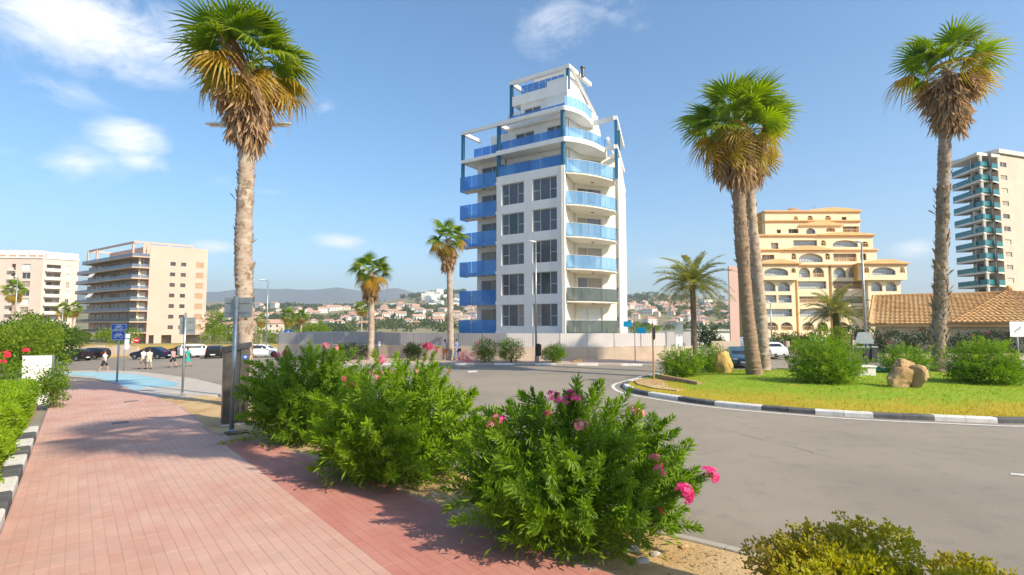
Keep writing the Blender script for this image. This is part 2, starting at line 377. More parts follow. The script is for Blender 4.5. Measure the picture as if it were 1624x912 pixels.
# skyline profiles of the real slopes, given by bearing (pixel column) as height in metres
H1 = [(-400,30),(200,36),(330,38),(420,40),(520,41),(600,40),(700,42),(780,43),(900,46),(985,50),(1060,50),(1170,47),(1400,44),(2200,36)]
HK = [(-400,30),(300,45),(560,58),(630,80),(680,92),(720,96),(780,92),(850,90),(960,78),(1010,84),(1045,90),(1100,80),(1200,70),(2000,50)]
H2 = [(-400,90),(200,110),(340,105),(420,100),(520,88),(600,90),(700,86),(800,80),(1200,70),(2200,60)]
H3 = [(-500,250),(200,270),(330,275),(385,300),(430,292),(490,296),(545,306),(585,282),(620,300),(660,276),(720,262),(800,235),(1000,190),(1045,205),(1100,195),(1160,185),(1300,170),(2200,150)]
def ground_h(x, y):
    r = math.hypot(x, y); near = zg(x, y)-.09
    if y <= 5: return near-.3*sm(30,60,r)
    px = 812+F*x/y; Y = y
    plain = -2.75
    bank = lerp(near, lerp(.15,-1.9,sm(80,104,y))+.15*fbm(x,y,.08), sm(73.5, 79, y))
    b = sm(-14, -30, x)*sm(-170,-150,x)
    z = lerp(near, lerp(plain, bank, b), sm(56, 100, r) if b < .5 else sm(70,74,y))
    if Y > 420:
        h1, hk, h2, h3 = interp(px,H1), interp(px,HK), interp(px,H2), interp(px,H3)
        z = interp(Y, [(420,-2.75),(600,-2.4),(700,3),(1150,h1),(1300,h1*.92),(1500,hk),(1750,hk*.8),(2400,max(h2,hk*.7)),(2900,h2*.75),(4300,h3),(5200,h3*.7),(9000,0)])
        if Y > 620: z += (fbm(x,y,.004)*9*sm(620,1100,Y)+fbm(x,y,.0011)*26*sm(1800,4000,Y)+fbm(x,y,.005,5)*12*sm(2600,4000,Y))
    return z
rad = [0.0]+list(np.geomspace(3, 60, 14))+list(np.linspace(64, 150, 34))+list(np.geomspace(160, 5600, 60))+[6500,7600]
azs = list(np.linspace(-55, 55, 200))+list(np.linspace(60, 300, 30))
vs = [(0,0,zg(0,0)-.09)]; fs = []
na = len(azs)
for r in rad[1:]:
    for a in azs:
        x, y = r*math.sin(R(a)), r*math.cos(R(a)); vs.append((x, y, ground_h(x, y)))
mb = MB(); mb.v = vs
for i in range(len(rad)-2):
    for k in range(na):
        k2 = (k+1) % na; a = 1+i*na; b = a+na
        mb.f.append((a+k, b+k, b+k2, a+k2)); mb.mi.append(0)
for k in range(na): mb.f.append((0, 1+k, 1+(k+1) % na)); mb.mi.append(0)
gm_ = material('ground_mat', (.34,.25,.13), (.15,.17,.06), .035, .95, .3, 2, sharp=(.42,.60), c3=(.10,.13,.05))
# sparse grey scrub high on the mountains, with distance haze put into its colour
t_ = gm_.node_tree; b_ = [n for n in t_.nodes if n.type == 'BSDF_PRINCIPLED'][0]; lk = b_.inputs['Base Color'].links[0].from_socket
sx = nd(t_, 'ShaderNodeSeparateXYZ'); t_.links.new(nd(t_, 'ShaderNodeNewGeometry').outputs['Position'], sx.inputs[0])
mr = nd(t_, 'ShaderNodeMapRange'); mr.inputs['From Min'].default_value = 95; mr.inputs['From Max'].default_value = 150; t_.links.new(sx.outputs['Z'], mr.inputs[0])
n5 = nd(t_, 'ShaderNodeTexNoise'); n5.inputs['Scale'].default_value = .012; n5.inputs['Detail'].default_value = 8; t_.links.new(nd(t_, 'ShaderNodeNewGeometry').outputs['Position'], n5.inputs['Vector'])
t_.links.new(mixc(t_, mr.outputs[0], lk, mixc(t_, n5.outputs[0], (.10,.13,.12), (.23,.225,.20))), b_.inputs['Base Color'])
gr = struct(mb.build('ground', 'ground_mat', smooth=True))
# lagoon
mb = MB(); mb.prism([(-70,170),(30,150),(160,150),(520,300),(620,600),(200,585),(-40,560),(-150,420)], -2.62, -2.6)
struct(mb.build('lagoon_water', 'water'))
# road
def sheet(name, x0, x1, y0, y1, dz, mat, step=2.5):
    nx = int((x1-x0)/step)+1; ny = int((y1-y0)/step)+1; xs = np.linspace(x0,x1,nx); ys = np.linspace(y0,y1,ny)
    mb = MB(); mb.v = [(x,y,zg(x,y)+dz) for y in ys for x in xs]
    for j in range(ny-1):
        for i in range(nx-1): a = j*nx+i; mb.f.append((a,a+1,a+nx+1,a+nx)); mb.mi.append(0)
    return struct(mb.build(name, mat, smooth=True))
sheet('road', -120, 70, -12, 73, 0.0, 'asphalt')
# frame along the pink pavement: s along it, t across (to the right)
def ST(s, t): return (-.63*s+.776*t, .776*s+.63*t)
def toST(x, y): return (-.63*x+.776*y, .776*x+.63*y)
TL = -.72
TR = [(-9,6.0),(3,5.3),(6,5.0),(9.8,4.7),(14,4.1),(16,3.5),(17.5,3.2),(25,3.4),(33,2.6),(41,1.8),(48,-.55)]
TE = [(-9,9.8),(-4,8.4),(0,7.6),(3.9,6.9),(5.1,6.6),(9,6.2),(15,5.9),(22,5.5),(28,5.0),(29.5,3.6)]
def strip(name, s0, s1, ta, tb, z0, z1, mat, step=1.0, noise=0.0, nt=1):
    mb = MB(); n = int((s1-s0)/step)+1; ss = np.linspace(s0, s1, n)
    fa = (lambda s: interp(s, ta)) if isinstance(ta, list) else (lambda s: ta); fb = (lambda s: interp(s, tb)) if isinstance(tb, list) else (lambda s: tb)
    for s in ss:
        for k in range(nt+1):
            x, y = ST(s, lerp(fa(s), fb(s), k/nt)); e = noise*fbm(x,y,1.3) if 0 < k < nt else 0
            mb.v.append((x, y, zg(x,y)+z1+e))
    for i in range(n-1):
        for k in range(nt):
            a = i*(nt+1)+k; mb.f.append((a, a+1, a+nt+2, a+nt+1)); mb.mi.append(0)
    for side, k in ((0,0),(1,nt)):      # skirts down the sides
        b = len(mb.v)
        for i in range(n): x, y, z = mb.v[i*(nt+1)+k]; mb.v.append((x,y,z-(z1-z0)))
        for i in range(n-1):
            a, c = i*(nt+1)+k, (i+1)*(nt+1)+k
            mb.f.append((a, c, b+i+1, b+i) if side else (c, a, b+i, b+i+1)); mb.mi.append(0)
    return struct(mb.build(name, mat, smooth=False))
pav = strip('pavement', -9, 48, TL, TR, -.1, .1192, 'mortar', nt=6)
# paving blocks in stack bond along the pavement: the ones showing largest are single parts, the rest one mesh
cand = []
bl, bw = .43, .143
s = -8.8; row = 0
while s < 47.8:
    ts = TL+.02
    while ts+bw < interp(s+bl/2, TR)-.01:
        x, y = ST(s+bl/2, ts+bw/2)
        cand.append((s, ts, x, y)); ts += bw+.0025
    s += bl+.0025; row += 1
def tile_seen(x, y):
    if y < 5.5: return 1e9+abs(x)
    px = 812+F*x/y; py = 516+F*(H-zg(x,y)-.12)/y
    return y if -20 < px < 1100 and py < 925 else 1e6+y
cand.sort(key=lambda c: tile_seen(c[2], c[3]))
random.seed(3)
def tile_verts(s, t, dz):
    c = []
    for ds, dt, z in ((0,0,-.02),(bl,0,-.02),(bl,bw,-.02),(0,bw,-.02),(.0025,.0025,0),(bl-.0025,.0025,0),(bl-.0025,bw-.0025,0),(.0025,bw-.0025,0)):
        x, y = ST(s+ds, t+dt); c.append((x, y, zg(x,y)+.122+dz+z))
    return c
TF = np.array([(4,7,6,5),(0,4,5,1),(1,5,6,2),(2,6,7,3),(3,7,4,0)])
def tile_tint(s, t):
    g = .5+.5*math.sin(t*2.2+1)*math.cos(s*.55)
    big = .5+.9*fbm(s*1.0, t*2.0, .45)
    return min(1, max(0, .35*g+.35*big+random.uniform(-.10,.32)))
allv = []; allt = []
for i, (s, t, x, y) in enumerate(cand):
    dz = random.gauss(0, .0006); tv = tile_verts(s, t, dz); ti = tile_tint(s, t)
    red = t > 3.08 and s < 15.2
    if i < 300:
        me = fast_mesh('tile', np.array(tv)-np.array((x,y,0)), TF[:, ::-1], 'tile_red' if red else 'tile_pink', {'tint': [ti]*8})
        inst('tile', me, pav, loc=(x,y,0))
    else: allv.append(tv); allt.append((ti, red))
nv = len(allv); arr = np.array(allv).reshape(-1,3)
faces = (TF[:, ::-1][None]+8*np.arange(nv)[:,None,None]).reshape(-1,4)
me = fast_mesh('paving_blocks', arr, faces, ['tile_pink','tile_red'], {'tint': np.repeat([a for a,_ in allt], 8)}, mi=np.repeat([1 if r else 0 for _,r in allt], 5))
o = link('paving_blocks', me, pav, 'stuff')
strip('planting_strip', -9, 29.5, [(a,b+.0) for a,b in TR], TE, -.1, .10, 'sand', nt=7, noise=.05, step=.6)
strip('hedge_bed', -6, 30, -7.5, -1.08, -.1, .22, 'sand', nt=4, noise=.06)
# kerb stones between hedge and pavement, black and white in turn
def kerb_run(name, pts, mats, w, h, z=0.0, bev=.03, side=1, gap=.008):
    """stones between successive points; the stone's road face is on the line, its body on the given side"""
    root = None
    base = MB()
    P = [Vector(p) for p in pts]
    nrm = []
    for i in range(len(P)):
        d = (P[min(i+1,len(P)-1)]-P[max(i-1,0)]).normalized(); nrm.append(Vector((-d.y, d.x))*side)
    for i in range(len(P)-1):
        a, b = P[i], P[i+1]; d = (b-a).normalized()*gap; a2, b2 = a+d, b-d
        na, nb = nrm[i], nrm[i+1]
        ring = lambda f, g: [a2+na*f, b2+nb*f, b2+nb*g, a2+na*g]
        mb = MB(); zz = lambda p, q: (p.x, p.y, zg(p.x,p.y)+z+q)
        r0 = ring(0, w); r1 = ring(bev, w-.01)
        if side < 0: r0 = [r0[1],r0[0],r0[3],r0[2]]; r1 = [r1[1],r1[0],r1[3],r1[2]]
        mb.v = [zz(p,-.05) for p in r0]+[zz(p,h-bev) for p in r0]+[zz(p,h) for p in r1]
        mb.f = [(0,1,5,4),(1,2,6,5),(2,3,7,6),(3,0,4,7),(4,5,9,8),(5,6,10,9),(6,7,11,10),(7,4,8,11),(8,9,10,11)]; mb.mi = [0]*9
        if root is None: root = struct(mb.build(name, mats[0])); root.name = name
        else: mb.build('kerb_stone', mats[i % len(mats)], root)
    return root
pts = [ST(s, TL-.01) for s in np.arange(.5, 23, 1.25)]
kerb_run('hedge_kerb', pts, ['kerb_white','kerb_black'], .34, .30, side=1)
# narrow pale edging between paving and strip and at the road side of the strip
for nm, T, s0, s1, h in (('road_edging', TE, -8, 28, .12),):
    pts = [ST(s, interp(s, T)+.16) for s in np.arange(s0, s1, 1.0)]
    kerb_run(nm, pts, ['kerb_grey'], .15, h, side=1, bev=.015)
pts = [ST(s, interp(s, TR)+.02) for s in np.arange(-6, 9, .8)]
# ---- pale concrete apron with the blue painted bay at the far end of the pavement
def poly_px(name, pxs, dz, mat, thick=.1):
    p = [G(a,b) for a,b in pxs]; mb = MB()
    mb.prism([(q.x,q.y) for q in p], lambda x,y: zg(x,y)+dz-thick, lambda x,y: zg(x,y)+dz)
    return struct(mb.build(name, mat))
poly_px('concrete_apron', [(96,590),(150,588.5),(215,590.5),(262,596),(310,603),(350,613),(372,624),(345,629),(310,634),(272,644),(240,634),(205,621),(178,609),(150,602),(96,598)], .085, 'concrete')
poly_px('blue_painted_bay', [(104,592.5),(140,591.5),(172,593),(215,596),(250,602),(284,611),(277,615.5),(232,616.5),(212,623),(196,616),(180,608.5),(150,600),(104,596)], .10, 'bluepaint', .05)
# ---- roundabout island
front = [(1010,604),(992,609),(988,614),(1000,622),(1028,628),(1060,633),(1120,642),(1200,650),(1300,658),(1400,664),(1500,668),(1624,672)]
isl = [G(a,b) for a,b in front]; isl = [(p.x,p.y) for p in isl]
isl += [(22,17.6),(27,20.5),(30.5,25),(31,30),(28.5,34.5),(23,36.6),(17,37),(12.5,36),(9,33.5)]
def smooth_closed(pts, n):
    P = [Vector(p) for p in pts]; out = []; m = len(P)
    for i in range(m):
        p0,p1,p2,p3 = P[i-1],P[i],P[(i+1)%m],P[(i+2)%m]
        for k in range(8):
            t = k/8; out.append(.5*((2*p1)+(p2-p0)*t+(2*p0-5*p1+4*p2-p3)*t*t+(3*p1-p0-3*p2+p3)*t**3))
    L = [0]
    for a, b in zip(out, out[1:]+out[:1]): L.append(L[-1]+(b-a).length)
    res = []; j = 0
    for i in range(n):
        d = L[-1]*i/n
        while L[j+1] < d: j += 1
        res.append(out[j].lerp(out[(j+1)%len(out)], (d-L[j])/(L[j+1]-L[j])))
    return res, L[-1]
ring, per = smooth_closed(isl, 84)
ring2 = [(p.x,p.y) for p in ring]+[(ring[0].x,ring[0].y)]
kerb_run('roundabout_kerb', ring2, ['kerb_white','kerb_white','kerb_black','kerb_black'], .30, .17, side=1, bev=.04)
cen = Vector((17.5, 27.5))
def inset(p, d):
    v = cen-p; return p+v.normalized()*min(d, v.length)
def island_z(d): return .13+.30*sm(.3, 6, d)
steps = [.29,.6,1.0,1.5,2.0,2.6,3.3,4.2,5.5,7,9,12]
vs = []; tint = []
n = len(ring)
for d in steps:
    for p in ring:
        q = inset(p, d); vs.append((q.x,q.y,island_z(d)+.03*fbm(q.x,q.y,.8)))
        dry = 1-sm(1.5, 4.0, d+1.2*fbm(q.x,q.y,.7)) if q.y < 30 else .1
        tint.append(1-dry)
vs.append((cen.x,cen.y,island_z(12))); tint.append(1)
fs = []
for i in range(len(steps)-1):
    for k in range(n): k2 = (k+1) % n; fs.append((i*n+k, i*n+k2, (i+1)*n+k2, (i+1)*n+k))
mb = MB(); mb.v = vs; mb.f = fs+[((len(steps)-1)*n+k, (len(steps)-1)*n+(k+1)%n, len(vs)-1) for k in range(n)]; mb.mi = [0]*len(mb.f)
material('island_grass', (.50,.30,.02), (.20,.33,.008), 1.6, .95, .8, 35, attr='tint', sharp=(.15,.5), grime=(.8,.56,.70,.75,(.52,.33,.06)))
lawn = struct(mb.build('lawn', 'island_grass', smooth=True))
a_ = lawn.data.attributes.new('tint','FLOAT','POINT'); a_.data.foreach_set('value', tint)
def lawn_z(x, y):
    p = Vector((x,y)); d = min((p-q).length for q in ring); return island_z(d)
# bare sand wedge with a low border at the island's left end
wp = [(1002,609),(1012,606),(1040,607.5),(1075,612),(1105,621),(1070,626),(1035,622),(1008,615)]
p = [G(a,b) for a,b in wp]; mb = MB(); mb.prism([(q.x+.1,q.y) for q in p], .05, .20); struct(mb.build('island_sand', 'sand'))
# white edge line round the island
mb = MB(); off0, off1 = .42, .60
for i in range(n):
    a, b = ring[i], ring[(i+1)%n]
    q = [inset(a,-off1), inset(b,-off1), inset(b,-off0), inset(a,-off0)]
    mb.add([(v.x,v.y,zg(v.x,v.y)+.012) for v in q], [(0,1,2,3)])
struct(mb.build('edge_line', 'road_paint'))
def mark(name, pxs, dz=.012, mat='road_paint'):
    p = [G(a,b) for a,b in pxs]; mb = MB(); mb.add([(q.x,q.y,zg(q.x,q.y)+dz) for q in p], [tuple(range(len(p)))]); return struct(mb.build(name, mat))
mark('lane_mark', [(1602,753.5),(1640,757),(1640,753.5),(1604,751)])
mark('crossing_patch', [(560,597),(622,594),(634,586),(585,588)], .012, 'tile_red')
mark('crossing_line', [(742,591),(757,590.5),(757,588),(742,588.5)])
# hairline cracks in the asphalt
random.seed(5)
mb = MB()
for (a, b) in (((1090,668),(1330,728)),):
    P0, P1 = G(*a), G(*b); k = 26; prev = None
    for i in range(k+1):
        q = P0.lerp(P1, i/k)+Vector((random.uniform(-.05,.05), random.uniform(-.08,.08), 0))
        if prev is not None and random.random() < .75:
            d = (q-prev).normalized(); w = random.uniform(.003,.009); nn = Vector((-d.y,d.x,0))*w
            mb.add([(v.x,v.y,.009) for v in (prev-nn, q-nn, q+nn, prev+nn)], [(0,1,2,3)])
        prev = q
struct(mb.build('road_cracks', 'crack'))
# far footway with white and grey kerb stones
fk = [(-17,44.4),(-12,43.6),(-3,42.4),(5,41.7),(10,41.3),(13.5,40.6)]
fr_ = []
for a, b in zip(fk, fk[1:]):
    L_ = math.hypot(b[0]-a[0], b[1]-a[1]); k = max(1, round(L_/1.6))
    fr_ += [(lerp(a[0],b[0],i/k), lerp(a[1],b[1],i/k)) for i in range(k)]
fr_.append(fk[-1])
kerb_run('far_kerb', fr_, ['kerb_white','kerb_grey'], .3, .15, side=1)
material('footway', (.50,.36,.29), (.44,.33,.27), .8, .9, .2, 30)
mb = MB()
back = [(13.8,48.2),(10,47.6),(5,47.0),(-1,47.0),(-12,51),(-17,52.8)]
for i in range(len(fk)-1):
    a, b = fk[i], fk[i+1]; c, d = back[::-1][i+1], back[::-1][i]
    f = lambda p, e: (p[0], p[1]+e, zg(p[0],p[1])+.13)
    mb.add([f(a,.28), f(b,.28), f(c,.6), f(d,.6)], [(0,1,2,3)])
struct(mb.build('far_footway', 'footway'))
# dry grass bank behind the parked cars
xs = np.linspace(-125,-17,60); ys = np.linspace(73.6,112,18)
mb = MB(); mb.v = [(x,y,max(ground_h(x,y), -9)+.06+.06*fbm(x,y,.9)) for y in ys for x in xs]
for j in range(len(ys)-1):
    for i in range(len(xs)-1): a = j*len(xs)+i; mb.f.append((a,a+1,a+len(xs)+1,a+len(xs))); mb.mi.append(0)
material('bank_grass', (.50,.31,.09), (.40,.27,.06), .35, .95, .8, 8, c3=(.25,.25,.05))
struct(mb.build('grass_bank', 'bank_grass', smooth=True))
# manhole covers in the paving
for px, py, w, d, mt, lab in ((191,676,.42,.42,'dark_metal','dark square drain cover sunk in the middle of the pink pavement'),(208,641,.5,.35,'steel_brown','brownish metal cover set in the far pink pavement'),(375,692,.55,.45,'steel_brown','flat steel cover in the paving beside the tall grey information pillar')):
    p = G(px, py); s, t = toST(p.x, p.y); mb = MB()
    c = [ST(s-d/2,t-w/2), ST(s+d/2,t-w/2), ST(s+d/2,t+w/2), ST(s-d/2,t+w/2)]
    mb.prism(c, lambda x,y: zg(x,y)+.10, lambda x,y: zg(x,y)+.132)
    tag(mb.build('drain_cover', mt), lab, 'drain cover')
# ================================================================== PLANTS
def unit(a): return a/np.maximum(1e-9, np.linalg.norm(a, axis=-1, keepdims=True))
def leaves_arrays(pos, dirs, length, width, fold=.25, rng=np.random):
    n = len(pos); d = unit(dirs); rnd = unit(rng.normal(size=(n,3)))
    side = unit(np.cross(d, rnd)); nrm = np.cross(side, d)
    L = np.asarray(length).reshape(-1,1)*np.ones((n,1)); Wd = np.asarray(width).reshape(-1,1)*np.ones((n,1))
    v = np.stack([pos, pos+d*L*.5+side*Wd*.5+nrm*Wd*fold, pos+d*L-nrm*L*.08, pos+d*L*.5-side*Wd*.5+nrm*Wd*fold], 1).reshape(-1,3)
    b = 4*np.arange(n)[:,None]; f = np.concatenate([b+np.array([[0,1,2]]), b+np.array([[0,2,3]])], 1).reshape(-1,3)
    return v, f
def blob_points(n, lobes, rng=np.random, shell=.55, zmin=None):
    """points through the outer part of a set of lobes (cx,cy,cz,rx,ry,rz); also outward directions"""
    w = np.array([l[3]*l[4]*l[5] for l in lobes])**.75; w /= w.sum()
    k = rng.choice(len(lobes), n, p=w); A = np.array(lobes)[k]
    d = unit(rng.normal(size=(n,3))); r = shell+(1-shell)*rng.rand(n)**.6
    p = A[:,:3]+d*A[:,3:]*r[:,None]
    if zmin is not None: p[:,2] = np.maximum(p[:,2], zmin+.05*rng.rand(n))
    return p, d
def clumped(n, lobes, leaf, k=14, spread=2.2, shell=.5, up=.35, rng=np.random, zmin=None):
    m = max(1, n//k); p, d = blob_points(m, lobes, rng, shell, zmin)
    P = np.repeat(p, k, 0)+rng.normal(size=(m*k,3))*leaf*spread*np.array([.6,.6,.5]); D = unit(np.repeat(d, k, 0)+rng.normal(size=(m*k,3))*.75+np.array([0,0,up]))
    if zmin is not None: P[:,2] = np.maximum(P[:,2], zmin)
    return P, D
def foliage(name, n, lobes, leaf, width, mat, parent, **k):
    P, D = clumped(n, lobes, leaf, **k)
    Ln = leaf*(.7+.6*np.random.rand(len(P)))
    v, f = leaves_arrays(P, D, Ln, width*Ln/leaf)
    return link(name, fast_mesh(name, v, f, mat, smooth=True), parent, 'stuff')
def stems(lobes, n, r, base=(0,0), parent=None, name='stem', mat='stem', z0=0.0):
    mb = MB()
    for i in range(n):
        l = random.choice(lobes); a = random.uniform(0,2*PI); q = random.uniform(.2,.8)
        e = Vector((l[0]+l[3]*q*math.cos(a), l[1]+l[4]*q*math.sin(a), l[2]+l[5]*random.uniform(-.2,.6)))
        b = Vector((base[0]+random.uniform(-.12,.12), base[1]+random.uniform(-.12,.12), z0))
        m = b.lerp(e,.5)+Vector((random.uniform(-.1,.1),random.uniform(-.1,.1),.1*e.z))
        mb.tube([b,m,e],[r,r*.7,r*.3],5)
    return mb.build(name, mat, parent, world=False)
def shrub(name, label, cat, loc, lobes, n, leaf, width, mat, group=None, flowers=None, nstem=7, **k):
    t = thing(name, label, cat, loc, group=group)
    foliage('foliage', n, lobes, leaf, width, mat, t, zmin=.03, **k)
    stems(lobes, nstem, .025, parent=t)
    for fm, cnt, sz in flowers or []:
        p, d = blob_points(cnt, lobes, shell=.92)
        p = p[p[:,2] > .4]
        for q in p: inst('flower', flower_mesh(fm), t, Matrix.Translation(q) @ Matrix.Scale(sz,4))
    return t
# ---- flower cluster: a dozen five-petalled florets
FL = {}
def flower_mesh(mat, v=None):
    key = (mat, v if v is not None else random.randrange(3))
    if key in FL: return FL[key]
    V = []; Fc = []
    for i in range(13):
        d = Vector((random.gauss(0,1),random.gauss(0,1),abs(random.gauss(0,.8))+.1)).normalized(); c = d*random.uniform(.055,.085)
        q = d.to_track_quat('Z','Y').to_matrix(); r = random.uniform(.026,.036)
        for j in range(5):
            a = 2*PI*j/5+random.uniform(-.15,.15); b = len(V)
            for (rr, aa, zz) in ((.003,0,0),(r*.72,-.48,.006),(r*1.05,0,random.uniform(-.004,.012)),(r*.72,.48,.006)):
                V.append(c+q @ Vector((rr*math.cos(a+aa), rr*math.sin(a+aa), zz)))
            Fc += [(b,b+1,b+2),(b,b+2,b+3)]
    FL[key] = fast_mesh('flower_cluster', np.array([tuple(p) for p in V]), np.array(Fc), mat); return FL[key]
# ---- oleander shoots
def shoot_mesh(seed, n_whorl, ln, mat):
    rg = random.Random(seed); V = []; Fc = []
    bend = Vector((rg.uniform(-.18,.18), rg.uniform(-.18,.18), 0))
    axis = lambda t: Vector((bend.x*t*t, bend.y*t*t, t))*ln
    for i in range(6):   # stem: thin three-sided
        pass
    def ring(t, r):
        c = axis(t); return [c+Vector((r*math.cos(a), r*math.sin(a), 0)) for a in (0,2.09,4.19)]
    for i in range(5): V += ring(i/4, .007*(1-.6*i/4))
    for i in range(4):
        for k in range(3): a, b = i*3+k, i*3+(k+1)%3; Fc += [(a,b,b+3),(a,b+3,a+3)]
    for i in range(n_whorl):
        t = .06+.94*i/(n_whorl-1); c = axis(t); el = lerp(.15, 1.15, t**1.6)
        for j in range(rg.choice((3,3,4)) if t < .95 else 4):
            a = 2*PI*j/3+i*1.05+rg.uniform(-.35,.35); e = el+rg.uniform(-.3,.3)
            d = Vector((math.cos(a)*math.cos(e), math.sin(a)*math.cos(e), math.sin(e))); L = rg.uniform(.12,.19)*(1 if t < .9 else .75); w = L*rg.uniform(.11,.15)
            s = Vector((-math.sin(a), math.cos(a), 0)); nn = s.cross(d); b = len(V)
            droop = rg.uniform(-.02,.18)*L
            V += [c, c+d*L*.45+s*w+nn*w*.5, c+d*L*.45-nn*w*.1, c+d*L*.45-s*w+nn*w*.5, c+d*L-Vector((0,0,droop))]
            Fc += [(b,b+1,b+2),(b,b+2,b+3),(b+1,b+4,b+2),(b+2,b+4,b+3)]
    me = fast_mesh('shoot', np.array([tuple(p) for p in V]), np.array(Fc), mat); return me
SHOOTS = [shoot_mesh(i, 19, random.uniform(.42,.6), 'oleander') for i in range(7)]
SHOOTS_D = [shoot_mesh(i+20, 19, random.uniform(.42,.6), 'oleander_deep') for i in range(7)]
SHOOTS_S = [shoot_mesh(i+40, 7, .4, 'oleander') for i in range(4)]
def oleander(label, loc, rx, ry, hgt, n, shoots, filler, fmat, flowers=(), group=None, seed=1, scale=1.0, lean=0.0, name='oleander_bush'):
    rg = random.Random(seed); t = thing(name, label, 'bush', loc, group=group)
    zc = hgt*.40
    bumps = [(rg.uniform(0,2*PI), rg.uniform(.1,1.2), rg.uniform(.75,1.22)) for _ in range(9)]
    def rad(a, e):
        k = 1.0
        for ba, be, bs in bumps: k += (bs-1)*math.exp(-(((a-ba+PI)%(2*PI)-PI)**2)/.25-((e-be)**2)/.15)
        return k
    for i in range(n):
        a = rg.uniform(0,2*PI); e = math.asin(rg.uniform(-.75,1)); q = rad(a,e)*(rg.uniform(.60,.92) if rg.random() < .8 else rg.uniform(.35,.6))
        z = zc+math.sin(e)*(hgt*.93-zc if e > 0 else zc)*q
        ce = math.cos(e) if e > 0 else math.cos(e)**.45; p = Vector((rx*q*ce*math.cos(a), ry*q*ce*math.sin(a), max(.02, z)))
        d = Vector((p.x*.9/rx, p.y*.9/ry, .75*p.z/hgt+.05+rg.uniform(-.2,.25)))+Vector((rg.gauss(0,.22), rg.gauss(0,.22), rg.gauss(0,.15)))
        m = Matrix.Translation(p) @ d.to_track_quat('Z','Y').to_matrix().to_4x4() @ Matrix.Rotation(rg.uniform(0,2*PI),4,'Z') @ Matrix.Scale(scale*rg.uniform(.75,1.15),4)
        inst('shoot', rg.choice(shoots), t, m)
    if filler:
        lob = [(0,0,zc,rx*.86,ry*.86,(hgt-zc)*.86),(0,0,zc*.5,rx*.88,ry*.88,zc*.62),(-rx*.2,-ry*.2,zc*.8,rx*.7,ry*.7,zc*.9)]
        foliage('inner_leaves', filler, lob, .16*scale, .034*scale, fmat, t, k=6, spread=1.6, shell=.35, up=.2, zmin=.03)
    stems([(0,0,zc,rx*.7,ry*.7,hgt*.4)], 16, .02, parent=t, name='branches')
    for px, py, Y, fm, sz, cnt in flowers:
        w = at(px, py, Y-.42)-Vector(loc); sz *= 1.15
        for c in range(cnt):
            q = w+Vector((rg.gauss(0,.05),rg.gauss(0,.05),rg.gauss(0,.04)))*(0 if c == 0 else 1)
            dd = Vector((q.x/rx, q.y/ry, .8)).normalized()
            inst('flower_cluster', flower_mesh(fm), t, Matrix.Translation(q) @ dd.to_track_quat('Z','Y').to_matrix().to_4x4() @ Matrix.Scale(sz,4))
        # the twig that carries it
        mb = MB(); b = Vector((w.x*.55, w.y*.55, max(.2, w.z*.62))); mb.tube([b, b.lerp(w,.6)+Vector((0,0,.05)), w], [.008,.006,.004], 4); mb.build('flower_stalk', 'stem', t, world=False)
        for k in range(3):
            q = b.lerp(w, .35+.2*k); m = Matrix.Translation(q) @ (w-b).to_track_quat('Z','Y').to_matrix().to_4x4() @ Matrix.Scale(scale*.6,4)
            inst('shoot', rg.choice(shoots), t, m)
    return t
def gpos(px, Y, dz=.1):
    x = X(px, Y); return (x, Y, zg(x,Y)+dz)
oleander('farthest of the three oleanders beside the pavement, next to the grey information pillar', gpos(499,14.6), 1.58,1.55,2.48, 300, SHOOTS_D, 6500, 'oleander_deep',
  [(515,549,14.6,'flower_pale',1.1,2),(438,563,14.6,'flower_deep',.9,2),(545,600,13.6,'flower',.9,1),(556,612,13.6,'flower_deep',1.1,2),(603,573,14.5,'flower',1.1,2),(532,552,14.6,'flower_pale',1.0,1),(452,560,14.7,'flower_deep',.8,1)], 'oleanders along the pavement', 11, 1.0)
oleander('middle oleander of the three beside the pavement, bright light green with few flowers', gpos(640,10.95), 1.68,1.5,2.22, 300, SHOOTS, 6500, 'oleander',
  [(678,553,11.4,'flower_deep',1.2,2),(690,556,11.4,'flower',1.0,1),(660,588,10.9,'flower_pale',.7,1),(712,590,11.2,'flower_pale',.6,1),(598,600,11,'flower_pale',.7,1)], 'oleanders along the pavement', 12, 1.0)
oleander('nearest oleander bush beside the pavement, deep green with several bright pink flower heads', gpos(908,7.9), 1.58,1.32,1.98, 300, SHOOTS_D, 6000, 'oleander_deep',
  [(884,632,7.9,'flower',.95,2),(912,630,7.9,'flower',1.0,2),(900,636,7.9,'flower',.9,1),(787,665,7.8,'flower',.85,2),(780,672,7.8,'flower_pale',.8,1),(1012,654,8.0,'flower_pale',.9,2),(923,676,7.5,'flower_pale',.9,2),(868,655,7.6,'flower_deep',.6,1),(1040,733,7.4,'flower',1.05,2),(1087,782,7.3,'flower',1.25,3),(1129,754,7.5,'flower',1.1,3),(1048,808,7.1,'flower_red',.55,1)], 'oleanders along the pavement', 13, .92)
# ---- small leaved shrub at the lower right corner
t = thing('low_shrub', 'low olive green small-leaved shrub in the bottom right corner of the verge', 'shrub', (3.25,5.25,.05))
LB = [(-.1,.0,.45,.75,.7,.55)]+[(random.uniform(-.95,.85), random.uniform(-.6,.55), random.uniform(.35,.92), random.uniform(.18,.36), random.uniform(.18,.36), random.uniform(.16,.30)) for _ in range(26)]+[(1.15,.1,.42,.32,.4,.40),(1.32,.0,.55,.2,.25,.25),(1.0,-.1,.55,.22,.3,.22)]
foliage('foliage', 26000, LB, .040, .029, 'olive_leaf', t, k=9, spread=1.1, shell=.72, up=.5, zmin=.02)
stems(LB, 40, .012, parent=t, name='twigs')
